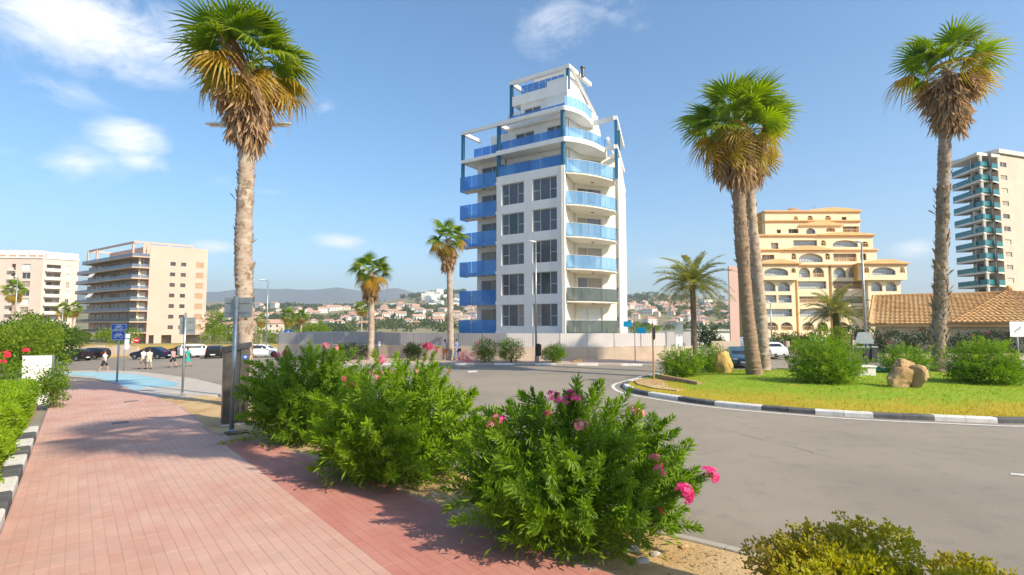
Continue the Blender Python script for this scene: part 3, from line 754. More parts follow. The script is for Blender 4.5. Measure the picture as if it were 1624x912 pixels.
# ---- clipped hedge beside the pavement
t = thing('clipped_hedge', 'long clipped bright green hedge beside the black and white kerb', 'hedge')
n = 46000
s_ = np.random.uniform(2.5, 21.3, n); tt = np.empty(n); zz = np.empty(n)
k = np.random.rand(n); top = k < .5; face = (k >= .5) & (k < .9); end = k >= .9
bul = lambda s: .05*np.sin(s*1.9)+.035*np.sin(s*4.3+1)+.03*np.sin(s*9.1)
tt[top] = np.random.uniform(-4.6, -.90, top.sum()); zz[top] = 1.70+.03*np.random.randn(top.sum())+bul(s_[top]+tt[top]*1.7)*.5
zz[face] = np.random.uniform(.30, 1.72, face.sum()); tt[face] = -.90-.45*np.clip((1.0-zz[face])/.75,0,1)+bul(s_[face])-.06*((zz[face]-.9)/.7)**2+.035*np.random.randn(face.sum())+.06*np.sin(zz[face]*7+s_[face]*2)
tt[end] = np.random.uniform(-4.6,-.9,end.sum()); zz[end] = np.random.uniform(.24,1.62,end.sum()); s_[end] = 21.3+.05*np.random.randn(end.sum())
xx = -.63*s_+.776*tt; yy = .776*s_+.63*tt
P = np.stack([xx,yy,zz+np.array([zg(a,b) for a,b in zip(xx,yy)])],1)
D = np.zeros((n,3)); D[top] = (0,0,1); D[face] = (.776,.63,.5); D[end] = (-.63,.776,.5); D += np.random.normal(size=(n,3))*.6
L_ = .055+.035*np.random.rand(n); v, f = leaves_arrays(P, D, L_, L_*.55)
link('foliage', fast_mesh('foliage', v, f, 'hedge_leaf'), t, 'stuff')
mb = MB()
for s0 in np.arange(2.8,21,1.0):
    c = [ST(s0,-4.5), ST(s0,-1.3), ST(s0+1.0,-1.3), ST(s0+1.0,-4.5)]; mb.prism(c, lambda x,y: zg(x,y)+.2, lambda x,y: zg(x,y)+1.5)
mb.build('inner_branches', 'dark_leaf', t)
# ---- shrubs behind the hedge
def lob(r, h, n=5, seed=0):
    rg = random.Random(seed); o = [(0,0,h*.5,r*.8,r*.8,h*.48)]
    for i in range(n): a = rg.uniform(0,2*PI); q = r*rg.uniform(.3,.6); o.append((q*math.cos(a), q*math.sin(a), h*rg.uniform(.3,.72), r*rg.uniform(.35,.55), r*rg.uniform(.35,.55), h*rg.uniform(.22,.36)))
    return o
shrub('hibiscus_shrub', 'leafy green shrub with red hibiscus flowers behind the clipped hedge', 'shrub', (-20.6,19.6,-.3), lob(2.4,2.45,8,1), 6500, .10, .065, 'shrub_leaf')
hb = [o for o in COL.objects if o.name == 'hibiscus_shrub'][0]
for px, py in ((42,557),(10,562),(4,575),(12,566)):
    q = at(px,py,18.6)-hb.location
    inst('flower_cluster', flower_mesh('flower_red'), hb, Matrix.Translation(q) @ Matrix.Scale(1.6,4))
shrub('leafy_bush', 'light green bush at the edge of the pavement just beyond the white board', 'bush', gpos(93,22.0), lob(.62,1.75,5,2), 2600, .09, .05, 'shrub_leaf')
# ================================================================== PALMS
def fan_mesh(seed, mat, R_=1.0, petiole=.92, n=22, spread=1.75, droop=.3):
    rg = random.Random(seed); V = []; Fc = []; tip = []
    def add(vs, fs, tp): b = len(V); V.extend(vs); tip.extend(tp); Fc.extend([tuple(b+i for i in f) for f in fs])
    w = .022
    add([Vector((-w,0,0)),Vector((w,0,0)),Vector((0,0,-w)),Vector((-w*.6,petiole,.02)),Vector((w*.6,petiole,.02)),Vector((0,petiole,-w*.6+.02))], [(0,1,4),(0,4,3),(1,2,5),(1,5,4),(2,0,3),(2,3,5)], [.5]*6)
    for i in range(n):
        a = lerp(-spread, spread, (i+.5)/n); da = spread/n*1.02; Rr = R_*rg.uniform(.86,1.06)*(1-.18*abs(a/spread)**2)
        pt = lambda r, an, z: Vector((r*math.sin(an), petiole+r*math.cos(an), z-droop*(r/R_)**2*.8))
        sp = rg.uniform(.36,.52); h = pt(.02,a,.02); m1 = pt(Rr*sp,a-da,.0); mc = pt(Rr*sp,a,.045); m2 = pt(Rr*sp,a+da,.0)
        sag = rg.uniform(.0,.10)*(1+droop*2); k1 = pt(Rr*.76,a-da*.40,-.03-sag*.4); k2 = pt(Rr*.76,a+da*.40,-.03-sag*.4)
        tp = pt(Rr*rg.uniform(.92,1.08),a+rg.uniform(-.09,.09),-sag-rg.uniform(.05,.45)*droop*1.6)
        add([h,m1,mc,m2,k1,k2,tp], [(0,1,2),(0,2,3),(1,4,2),(2,4,5),(2,5,3),(4,6,5)], [0,.15,.1,.15,.6,.6,1.0])
    return fast_mesh('frond', np.array([tuple(p) for p in V]), np.array(Fc), mat, {'tip': np.array(tip)**1.5*rg.uniform(.3,.9)})
def dead_mesh(seed, L=1.3):
    rg = random.Random(seed); V = []; Fc = []
    for i in range(11):
        a = rg.uniform(-.22,.22); b0 = rg.uniform(.25,.5); w = rg.uniform(.025,.055); l = L*rg.uniform(.75,1.1); z0 = rg.uniform(-.06,.06); b = len(V); tw = rg.uniform(-.12,.12)
        V += [Vector((math.sin(a)*b0*.3,b0,z0*.3)), Vector((math.sin(a)*l*.6-w,l*.6,z0)), Vector((math.sin(a)*l*.6+w,l*.6,z0+.03)), Vector((math.sin(a)*l*.85-w*.5+tw,l*.85,z0+rg.uniform(-.08,.05))), Vector((math.sin(a)*l+tw*1.6,l,z0+rg.uniform(-.15,.05)))]
        Fc += [(b,b+1,b+2),(b+1,b+3,b+2),(b+3,b+4,b+2)]
    b = len(V); V += [Vector((-.022,0,0)),Vector((.022,0,0)),Vector((.015,.5,0)),Vector((-.015,.5,0))]; Fc += [(b,b+1,b+2),(b,b+2,b+3)]
    return fast_mesh('dead_frond', np.array([tuple(p) for p in V]), np.array(Fc), 'frond_dead')
FANS = [fan_mesh(i,'frond',droop=.16+.10*i) for i in range(4)]; FANS_O = [fan_mesh(i+9,'frond_old',droop=.5+.15*i) for i in range(3)]; DEAD = [dead_mesh(i) for i in range(4)]
def aim(p, d, roll, sc):
    y = d.normalized(); x = y.cross(Vector((0,0,1)))
    if x.length < .05: x = Vector((1,0,0))
    x.normalize(); z = x.cross(y)
    m = Matrix((x,y,z)).transposed().to_4x4()
    return Matrix.Translation(p) @ m @ Matrix.Rotation(roll,4,'Y') @ Matrix.Scale(sc,4)
def trunk_mesh(path, rad, mat, ring=.16, amp=.06, seed=0, nseg=14):
    rg = random.Random(seed); path = [Vector(p) for p in path]
    tot = sum((b-a).length for a,b in zip(path,path[1:])); n = max(8,int(tot/ring*2)); pts = []; rr = []
    def pos(t):
        s = t*(len(path)-1); i = min(int(s),len(path)-2); f = s-i
        p0,p1,p2,p3 = path[max(i-1,0)],path[i],path[i+1],path[min(i+2,len(path)-1)]
        return .5*((2*p1)+(p2-p0)*f+(2*p0-5*p1+4*p2-p3)*f*f+(3*p1-p0-3*p2+p3)*f**3)
    for i in range(n+1):
        t = i/n; pts.append(pos(t)); r = interp(t, rad)*(1+(amp if i % 2 else -amp)*rg.uniform(.4,1.3)); rr.append(r)
    mb = MB(); mb.tube(pts, rr, nseg)
    mb.v = [tuple(Vector(v)+Vector((rg.uniform(-1,1),rg.uniform(-1,1),rg.uniform(-1,1)))*rr[min(i//nseg,n)]*.07) for i, v in enumerate(mb.v)]
    return mb, pos
def fan_palm(label, base, path, rad, crown, nf=46, nold=16, ndead=60, skirt=(1.6,.75), sc=1.25, boots=(0,0,0), bs=1.0, mat='bark', seed=1, group='tall fan palms', low=-.55, extra=None):
    """path: trunk points relative to base; crown: scale of fronds; skirt: (length, top radius); boots: (count, from, to)"""
    rg = random.Random(seed); t = thing('fan_palm', label, 'palm tree', base, group=group)
    mb, pos = trunk_mesh(path, rad, mat, seed=seed); mb.build('trunk', mat, t, smooth=True, world=False)
    top = Vector(path[-1])
    cnt, b0, b1 = boots
    if cnt:
        mb = MB()
        for i in range(cnt):
            tt_ = rg.uniform(b0,b1); p = pos(tt_); a = rg.uniform(0,2*PI); r = interp(tt_,rad); o = Vector((math.cos(a),math.sin(a),0)); s = Vector((-math.sin(a),math.cos(a),0))
            w = rg.uniform(.05,.10)*bs; h = rg.uniform(.14,.30)*bs; e = rg.uniform(.03,.13)*bs*(2.0 if rg.random() < .12 else 1)
            c = p+o*r*.92
            mb.add([c-s*w-Vector((0,0,h*.5)), c+s*w-Vector((0,0,h*.5)), c+o*(e*.6)+s*w*.7+Vector((0,0,h*.35)), c+o*(e*.6)-s*w*.7+Vector((0,0,h*.35)), c+o*e+s*rg.uniform(-.04,.04)+Vector((0,0,h*rg.uniform(.4,.9)))], [(0,1,2,3),(3,2,4),(0,3,4),(1,4,2),(0,4,1)])
        mb.build('leaf_bases', 'boots', t, world=False, kind='stuff')
    for i in range(nf):
        u = i/nf; el = math.asin(lerp(1.0, math.sin(low), u**.85))+rg.uniform(-.16,.16); a = i*2.39996+rg.uniform(-.3,.3)
        d = Vector((math.cos(a)*math.cos(el), math.sin(a)*math.cos(el), math.sin(el)))
        old = u > .72
        inst('frond', rg.choice(FANS_O if (old and rg.random() < .8) else FANS[:2] if u < .4 else FANS), t, aim(top+Vector((0,0,.1-.35*u))+d*.12, d, rg.uniform(-.9,.9), crown*sc*rg.uniform(.68,1.12)*(1 if u < .75 else .92)))
    for i in range(nold):
        a = rg.uniform(0,2*PI); el = low-rg.uniform(.1,.65)
        d = Vector((math.cos(a)*math.cos(el), math.sin(a)*math.cos(el), math.sin(el)))
        inst('frond', rg.choice(FANS_O), t, aim(top-Vector((0,0,.3))+d*.12, d, rg.uniform(-.8,.8), crown*sc*rg.uniform(.7,.95)))
    L_, r0 = skirt
    for i in range(ndead):
        u = rg.random(); a = rg.uniform(0,2*PI); tilt = lerp(.62*r0, .10, u)+rg.uniform(-.08,.12)
        d = Vector((math.cos(a)*math.sin(tilt), math.sin(a)*math.sin(tilt), -math.cos(tilt)))
        p = top+Vector((0,0,-.15-u*L_))+Vector((math.cos(a),math.sin(a),0))*lerp(.15,.26,u)
        inst('dead_frond', rg.choice(DEAD), t, aim(p, d, rg.uniform(-1,1), crown*rg.uniform(.75,1.15)*sc*.9))
    for (p0, d, s) in extra or []:
        for k in range(6): inst('dead_frond', DEAD[k % 4], t, aim(Vector(p0)+Vector((rg.gauss(0,.05),rg.gauss(0,.05),rg.gauss(0,.15))), Vector(d)+Vector((rg.gauss(0,.03),rg.gauss(0,.03),rg.gauss(0,.03))), rg.uniform(-3,3), s*rg.uniform(.8,1.1)) @ Matrix.Diagonal((.30,1,.30,1)))
    return t
def palm_from_px(label, pxs, Y, widths, crown, **k):
    """trunk centre line through picture points at distance Y"""
    pts = [at(a,b,Y) for a,b in pxs]; b = pts[0].copy(); b.z = k.pop('z0', None) or (zg(b.x,b.y)+.1)
    path = [Vector((0,0,0))]+[p-b for p in pts[1:]]
    return fan_palm(label, tuple(b), path, widths, crown, **k)
palm_from_px('fan palm behind the information pillar, with a shaggy skirt and a bare leaning spike', [(387,648),(390,560),(386,400),(391,260),(396,100)], 21, [(0,.22),(.12,.21),(.26,.25),(.34,.31),(.55,.32),(.75,.29),(.9,.25),(1,.22)], 1.0, nf=44, nold=14, ndead=170, skirt=(2.2,1.05), sc=1.42, boots=(170,.12,.8), bs=1.15, seed=4, low=-.25,
             extra=[((.85,-1.25,11.7),(-.5,-.1,.86),2.5),((.60,-1.25,12.3),(-.5,-.1,.86),2.1),((.95,-1.1,11.0),(-.4,.05,.9),1.7)])
palm_from_px('fan palm with a slender trunk left of the white tower, second from the left', [(587,575),(589,520),(588,430)], 50, [(0,.36),(.3,.30),(1,.24)], 1.0, nf=32, nold=7, ndead=80, skirt=(1.7,.95), sc=1.18, seed=6, low=-.45)
palm_from_px('fan palm standing directly left of the white tower behind the far kerb', [(715,572),(714,480),(711,378)], 47.3, [(0,.30),(.4,.27),(1,.22)], 1.0, nf=32, nold=7, ndead=80, skirt=(1.7,.95), sc=1.15, seed=8, low=-.45)
palm_from_px('front palm of the leaning pair on the roundabout lawn, smooth brown lower trunk', [(1197,607),(1184,480),(1175,360),(1165,200)], 29.5, [(0,.46),(.06,.40),(.3,.33),(.52,.32),(.56,.38),(.75,.33),(.92,.26),(1,.23)], 1.0, mat='bark_brown', nf=42, nold=10, ndead=110, skirt=(1.7,1.2), sc=1.68, boots=(150,.50,.95), bs=1.2, seed=10, low=-.3, z0=.38)
palm_from_px('rear palm of the leaning pair on the roundabout lawn, with rough pale bark', [(1213,597),(1205,480),(1191,330),(1188,210)], 32.5, [(0,.36),(.5,.32),(1,.24)], 1.0, nf=30, nold=8, ndead=90, skirt=(1.8,1.0), sc=1.55, boots=(130,.05,.95), bs=1.25, seed=12, low=-.4, z0=.4)
palm_from_px('tall palm on the right of the roundabout lawn with a jagged trunk and brown skirt', [(1487,600),(1491,480),(1495,330),(1502,110)], 31.4, [(0,.38),(.06,.34),(.25,.36),(.5,.31),(.8,.32),(1,.24)], 1.0, mat='bark_rough', nf=30, nold=4, ndead=220, skirt=(2.4,1.45), sc=1.6, boots=(230,.12,.86), bs=1.7, seed=14, low=-.12, z0=.40)
fan_palm('tall fan palm in the verge near the camera, throwing its shadow over the pavement', (5.35,4.0,.1), [(0,0,0),(.05,0,7),(0,.1,14.2)], [(0,.35),(1,.26)], 1.0, nf=36, nold=12, ndead=60, sc=1.35, seed=15)
# small fan palms far left and centre
for i, (px, py, Y, sc_, lab) in enumerate(((22,462,80,.95,'small fan palm at the left edge in front of the pinkish block'),(100,492,105,1.0,'left of two small fan palms beside the balconied beige block'),(117,490,108,1.0,'right of two small fan palms beside the balconied beige block'),(415,508,130,1.0,'small distant palm just right of the leftmost tall palm'),(459,503,120,1.15,'bushy distant palm above the blue crossing sign'),(478,503,122,1.0,'yellowish distant palm right of the crossing sign'),(574,488,140,1.3,'distant palm peeping out left of the second fan palm'))):
    x = X(px,Y); b = (x, Y, ground_h(x,Y)); top = at(px,py,Y)-Vector(b)
    fan_palm(lab, b, [(0,0,0), tuple(top*.5), tuple(top)], [(0,.22),(1,.17)], 1.0, nf=26, nold=8, ndead=14, skirt=(.6,.6), sc=sc_, seed=30+i, group='small distant palms')
# ---- date palms with feather leaves
def date_frond(seed, L=3.2, arch=1.0):
    rg = random.Random(seed); V = []; Fc = []; tip = []
    pt = lambda t: Vector((0, L*(t-.12*arch*t*t), L*arch*(.16*t-.62*t**2.3)))
    def ad(vs, fs, tp): b = len(V); V.extend(vs); tip.extend([tp]*len(vs)); Fc.extend([tuple(b+i for i in f) for f in fs])
    for i in range(6):
        a, b = pt(i/6), pt((i+1)/6); w = .035*(1-i/7); x = Vector((w,0,0)); ad([a-x,a+x,b+x,b-x], [(0,1,2),(0,2,3)], .5)
    n = 44
    for i in range(n):
        t = .14+.86*i/n; p = pt(t); l = .52*math.sin(PI*min(1,.25+.75*t))**.6+.08
        for sg in (-1,1):
            d = Vector((sg*.75, .62, rg.uniform(-.35,.30))).normalized(); w = Vector((0,.034,0)); e = p+d*l; e.z -= .12*l
            m = p+d*l*.5; ad([p-w*.5, m-w, e, m+w, p+w*.5], [(0,1,4),(1,3,4),(1,2,3)], t*.5)
    return fast_mesh('frond', np.array([tuple(p) for p in V]), np.array(Fc), 'date_frond', {'tip': np.array(tip)*rg.uniform(.2,.9)})
DATES = [date_frond(i, arch=.7+.25*i) for i in range(4)]
def date_palm(label, base, h, r0, sc, n=52, seed=1, tl=.15):
    rg = random.Random(seed); t = thing('date_palm', label, 'palm tree', base)
    mb, _ = trunk_mesh([(0,0,0),(.05,0,h*.5),(0,0,h)], [(0,r0*1.15),(.15,r0),(.9,r0),(1,r0*1.35)], 'bark_dark', ring=.2, amp=.09, seed=seed); mb.build('trunk','bark_dark',t,smooth=False,world=False)
    for i in range(n):
        u = i/n; el = math.asin(lerp(.99,-.42,u)); a = i*2.39996
        d = Vector((math.cos(a)*math.cos(el), math.sin(a)*math.cos(el), math.sin(el)))
        inst('frond', DATES[min(3,int(u*2.2)+rg.randrange(2))], t, aim(Vector((0,0,h))+d*.15, d, rg.uniform(-.3,.3), sc*rg.uniform(.85,1.08)))
    return t
b = gpos(1099,58,0); date_palm('feathery date palm standing alone behind the grey fence, right of the white tower', (b[0],b[1],-2.0), at(1097,452,58).z+2.0, .30, 1.38, 56, 3)
b = gpos(1325,74,0); date_palm('date palm with drooping feather leaves in front of the yellow building', (b[0],b[1],0), at(1324,497,74).z, .45, 1.45, 50, 5)
# ---- roundabout bushes
for i, (px, Y, rx, h, nn, lab) in enumerate(((1079,30.5,1.15,1.55,90,'rounded green bush at the left end of the roundabout lawn, left of the upright stone'),(1127,33.6,1.05,1.75,80,'green bush just behind the upright golden stone on the roundabout'),(1305,25.4,1.62,2.3,190,'largest green bush on the roundabout, right of the leaning palm pair'),(1432,30.5,1.35,1.65,90,'loose green bush behind the split boulder on the roundabout'),(1556,25.2,1.72,2.05,190,'broad green bush right of the tall right palm on the roundabout'))):
    x = X(px,Y); z = lawn_z(x,Y) if i else .35
    oleander(lab, (x,Y,z-.03), rx, rx*.95, h, nn, SHOOTS_S, int(nn*44), 'oleander_deep', (), 'bushes on the roundabout', 50+i, 1.05, name='round_bush')
# ---- bushes before the far wall
for i, (px, Y, rx, h, fl, lab) in enumerate(((769,43.6,1.15,1.9,('flower_pale',9),'bush dotted with pale pink flowers at the foot of the tower wall'),(811,43.4,1.25,1.95,('flower_pale',4),'bush right of the pale pink flowering one at the foot of the tower wall'),(877,43.2,1.15,1.5,None,'plain rounded bush right of the lamp post at the foot of the tower wall'),(656,47.2,.9,1.4,None,'dark clipped bush in front of the brown wall, left of the tower'),(563,50.5,1.8,1.6,None,'dark bush beside the small flat roofed kiosk'))):
    x = X(px,Y); lb = lob(rx,h,6,60+i)
    shrub('wall_bush', lab, 'bush', (x,Y,zg(x,Y)+.13), lb, 2600, .15, .05, 'shrub_leaf' if i < 3 else 'dark_leaf', 'bushes along the far wall', [(fl[0],fl[1]*2,2.0)] if fl else None, k=10, spread=1.4)
shrub('pink_flower_plant', 'low plant covered in pale pink flowers at the far kerb left of the bushes', 'plant', (X(739,42.8),43.3,.1), lob(.75,.9,3,77), 500, .15, .06, 'flower_pale', k=8, spread=1.2)
# ---- trees on the left, hedges on the bank
def tree(label, px, py_top, Y, r, mat, n=2600, leaf=.32, trunk_h=None, seed=1, name='leafy_tree', zb=None, group=None, flat=.8):
    x = X(px,Y); z = ground_h(x,Y) if zb is None else zb; h = at(px,py_top,Y).z-z; rg = random.Random(seed)
    t = thing(name, label, 'tree', (x,Y,z), group=group)
    th = trunk_h if trunk_h is not None else h*.35
    L = [(0,0,th+(h-th)*.5,r*.7,r*.7,(h-th)*.46)]
    for i in range(8): a = rg.uniform(0,2*PI); q = r*rg.uniform(.35,.7); L.append((q*math.cos(a),q*math.sin(a),th+(h-th)*rg.uniform(.2,.8),r*rg.uniform(.3,.5),r*rg.uniform(.3,.5),(h-th)*rg.uniform(.18,.3)))
    foliage('crown', n, L, leaf, leaf*.6, mat, t, k=12, spread=1.3, shell=.5)
    mb = MB(); mb.tube([(0,0,-.3),(.1,0,th*.6),(0,.1,th+(h-th)*.35)],[.22,.17,.1],7)
    for i in range(5): l = rg.choice(L[1:]); mb.tube([(0,0,th*.7),(l[0]*.5,l[1]*.5,(th*.7+l[2])*.5+.3),(l[0],l[1],l[2])],[.10,.07,.03],5)
    mb.build('trunk', 'stem', t, world=False); return t
tree('dense bright green tree at the left edge behind the hibiscus', 18,512,40,3.2,'tree_lime',5200,.20,seed=1,trunk_h=.4)
tree('broad bright green tree right of the leftmost one, below the pinkish block', 55,500,46,3.4,'tree_lime',5200,.22,seed=2,trunk_h=.4)
tree('dark rounded tree behind the bright ones, below the pinkish block', 43,493,60,3.2,'tree_leaf',3800,.25,seed=3,trunk_h=.4)
tree('mid green tree left of the street lamp and the beige block', 88,507,55,2.6,'tree_leaf',3400,.24,seed=4,trunk_h=.4)
tree('small olive green tree left of the parked black car', 112,520,78,2.8,'tree_leaf',1800,.28,seed=5,trunk_h=.4)
shrub('yellow_green_bush', 'yellowish green bush on the bank behind the blue bicycle sign', 'bush', (X(190,88),88,.2), lob(3.6,2.6,6,81), 1600, .3, .16, 'tree_lime')
def hedge_box(label, px0, px1, Y, y_top, y_bot, mat, seed, leaf=.25, n=2600, d=2.0):
    a = at(px0,y_bot,Y); b = at(px1,y_bot,Y); top = at(px0,y_top,Y).z; z0 = ground_h(a.x,Y)
    t = thing('hedge', label, 'hedge', ((a.x+b.x)/2, Y, z0)); w = (b.x-a.x)/2; h = top-z0
    k = int(max(3, w/ (h*.9))); L = [(lerp(-w,w,(i+.5)/k),0,h*.5,w/k*1.25,d*.6,h*.55) for i in range(k)]
    foliage('foliage', n, L, leaf, leaf*.55, mat, t, k=10, spread=1.4, zmin=.02); stems(L, 8, .05, parent=t); return t
hedge_box('trimmed green hedge at the foot of the balconied beige block', 98,136,100,532,546,'tree_leaf',1,.3,1500)
hedge_box('long yellow green hedge on the bank right of the beige block', 322,482,108,521,536,'tree_lime',2,.32,5200)
hedge_box('low green hedge on the bank right of the small kiosk palm', 486,520,100,516,530,'tree_lime',3,.35,1600)
for i, (px, yt, Y, r, mt, lab) in enumerate(((338,488,150,4.5,'tree_lime','round light green tree beside the right end of the beige block'),(367,513,170,5,'tree_leaf','low green tree behind the leftmost tall palm'),(500,512,135,3.5,'tree_lime','small light green tree right of the crossing sign'),(1020,512,170,6,'tree_lime','green tree beside the right foot of the white tower'),(1125,520,92,2.2,'dark_leaf','dark spiky tree beside the low white house'))):
    tree(lab, px, yt, Y, r, mt, 1500, .45, seed=20+i, trunk_h=.6, zb=None)
# ================================================================== BUILDINGS
def part(name, mat, parent, fn, label=None, kind=None, smooth=False):
    mb = MB(); fn(mb); o = mb.build(name, mat, parent, smooth, kind=kind)
    if label: o['label'] = label
    return o
def lights3(fr, parent, u0, u1, z0, z1, n=-.22, fm='window_frame', gm='grey_window', split=(.0,.30,.70,1.0), bars=(0,2), barz=.45, fw=.06):
    """a window: frame part with its panes as sub-parts"""
    w = u1-u0; h = z1-z0; us = [u0+w*s for s in split]
    mb = MB()
    mb.fbox(fr,u0,u1,n-.06,n+.02,z0,z0+fw); mb.fbox(fr,u0,u1,n-.06,n+.02,z1-fw,z1)
    for i, u in enumerate(us):
        a = u if i == 0 else u-fw if i == len(us)-1 else u-fw/2; mb.fbox(fr,a,a+fw,n-.06,n+.021,z0+fw,z1-fw)
    for i in bars:
        if i < len(us)-1: mb.fbox(fr,us[i]+fw,us[i+1]-fw*.5,n-.05,n+.012,z0+h*barz,z0+h*barz+fw*.9)
    f = mb.build('window', fm, parent)
    for a, b in zip(us, us[1:]):
        mb = MB(); mb.fbox(fr,a+.02,b-.02,n-.05,n-.02,z0+.03,z1-.03); mb.build('pane', gm if gm != 'grey_window' or random.random() < .80 else random.choice(['curtain_window','smoke_glass','dark_window']), f)
    return f
# ------------------------------------------------------------------ the white tower
A = (4.94,50.0); C = (-5.6,57.09)
FL = Frame(C, A); uB = FL.u(787); uA = FL.len
tower = thing('apartment_tower', 'white stepped apartment tower with blue glass balconies in the centre', 'apartment building', (2,58,0))
Fz = [2.45+3.07*k for k in range(10)]
Pq, Qq, Sq, Uq, Vq = (6.25,53.7), (10.0,55.3), (11.05,55.75), (11.85,56.1), (13.2,65)
cols = [(FL.u(795), FL.u(831)), (FL.u(844.5), FL.u(884))]
holes = [(a,b,Fz[k]+.55,Fz[k]+2.72) for k in range(5) for a,b in cols]
ZT = Fz[5]+.55
def main_wall(mb):
    wall_holes(mb, FL, uB, uA, 2.2, ZT, holes, .32)
part('wall', 'white_render', tower, main_wall)
part('wall', 'aqua_render', tower, lambda mb: mb.fbox(FL, 1.2, uA, -.5, .012, 0, 2.2), 'pale aqua band at the foot of the tower')
cx = lambda a, b: FL(a, b, 0)[:2]
def core(mb):
    mb.prism([cx(uA-.35,-.42), cx(uB+.1,-.42), cx(uB+.1,-1.8), cx(1.4,-1.8), cx(1.4,-9), Vq, (11.9,56.7), (10.9,56.3), (6.2,54.2)], 0, Fz[5]-.06)
part('core_wall', 'white_render', tower, core)
for k in range(5):
    for a, b in cols: lights3(FL, tower, a, b, Fz[k]+.55, Fz[k]+2.72, gm='grey_window')
# corner pillar return towards the right-hand recess
FP = Frame(A, Pq)
part('wall', 'cream_render', tower, lambda mb: mb.fbox(FP, .02, FP.len, -.3, 0, 2.2, ZT-.02), 'cream side of the corner pillar')
# left bay: recessed wall with blue glass balconies
ul0, ul1 = 0.0, uB
wl = [(1.75, uB-.05, Fz[k]+.02, Fz[k]+2.35) for k in range(6)]
part('wall', 'white_render', tower, lambda mb: wall_holes(mb, FL, 1.2, uB-.02, 2.2, Fz[6]-.1, wl, .3, -1.5))
part('wall', 'white_render', tower, lambda mb: mb.fbox(FL, 1.2, 1.5, -6, -1.81, 2.2, Fz[6]-.1))
def glass_row(parent, fr, us, n, z0, z1, gm, th=.03):
    for a, b in zip(us, us[1:]):
        mb = MB(); mb.fbox(fr, a+.03, b-.03, n-th, n, z0, z1); mb.build('glass_panel', gm, parent)
for k in range(6):
    lights3(FL, tower, wl[k][0], wl[k][1], wl[k][2], wl[k][3], n=-1.65, gm='curtain_window' if k in (0,2) else 'grey_window', split=(0,.45,1), bars=())
    b = part('balcony', 'cream_render', tower, lambda mb: mb.fbox(FL, .06, uB-.03, -1.48, .02, Fz[k]-.26, Fz[k]))
    glass_row(b, FL, [.0, uB*.34, uB*.67, uB-.04], .07, Fz[k]-.34, Fz[k]+1.2, 'blue_glass')
    FE = Frame(FL(0,-1.45,0)[:2], FL(0,.05,0)[:2]); glass_row(b, FE, [0, FE.len-.05], .04, Fz[k]-.34, Fz[k]+1.2, 'blue_glass')
    part('ceiling_lamp', 'dark_metal', b, lambda mb: mb.fbox(FL, uB*.55, uB*.55+.22, -.7, -.5, Fz[k]-.33, Fz[k]-.262))
# right bay: wide bowed balconies with clear glass
def bow(p, q, bulge, n=8, skew=.35):
    p, q = Vector(p), Vector(q); d = q-p; nn = Vector((d.y,-d.x)).normalized(); o = []
    for i in range(n+1):
        t = i/n; o.append(tuple(p+d*t+nn*bulge*math.sin(PI*t**(1-skew*.5))))
    return o
bowpts = bow((5.12,50.12), (10.35,53.1), .5)
FQ = Frame(Pq, Qq)
part('wall', 'cream_render', tower, lambda mb: wall_holes(mb, FQ, 0, FQ.len, 2.2, Fz[6]+1, [(.45,FQ.len-.75,Fz[k],Fz[k]+2.45) for k in range(6)], .3), 'cream wall behind the bowed balconies')
FS = Frame(Qq, Sq)
part('wall', 'cream_render', tower, lambda mb: mb.fbox(FS, 0, FS.len, -.5, .0, 1.6, Fz[6]-.1))
for k in range(6):
    lights3(FQ, tower, .45, FQ.len-.75, Fz[k], Fz[k]+2.45, n=-.18, gm=('pale_window','grey_window','curtain_window','grey_window','grey_window','grey_window')[k], split=(0,.42,1), bars=())
    slab = part('balcony', 'cream_render', tower, lambda mb: mb.prism(bowpts+[(10.75,54.6),(10.3,55.38),Qq,Pq], Fz[k]-.25, Fz[k]))
    gm = 'smoke_glass' if k < 2 else 'sky_reflect_glass'
    for i in range(len(bowpts)-1):
        fr = Frame(bowpts[i], bowpts[i+1]); mb = MB(); mb.fbox(fr, .015, fr.len-.015, .0, .03, Fz[k]-.12, Fz[k]+1.12); mb.build('glass_panel', gm, slab)
    fr = Frame(bowpts[-1], (10.75,54.6)); mb = MB(); mb.fbox(fr, .015, fr.len, 0, .03, Fz[k]-.12, Fz[k]+1.12); mb.build('glass_panel', gm, slab)
    mb = MB()
    for i in range(len(bowpts)-1):
        fr = Frame(bowpts[i], bowpts[i+1]); mb.fbox(fr, 0, fr.len, -.01, .04, Fz[k]+1.125, Fz[k]+1.16)
    mb.build('handrail', 'window_frame', slab)
    part('ceiling_lamp', 'dark_metal', slab, lambda mb: mb.box(8.0,8.25,53.3,53.5,Fz[k]-.31,Fz[k]-.252))
    part('side_screen', 'cream_render', slab, lambda mb: mb.prism([Pq, (6.45,53.6), (6.45,53.8), (6.3,53.9)], Fz[k], Fz[k]+2.8))
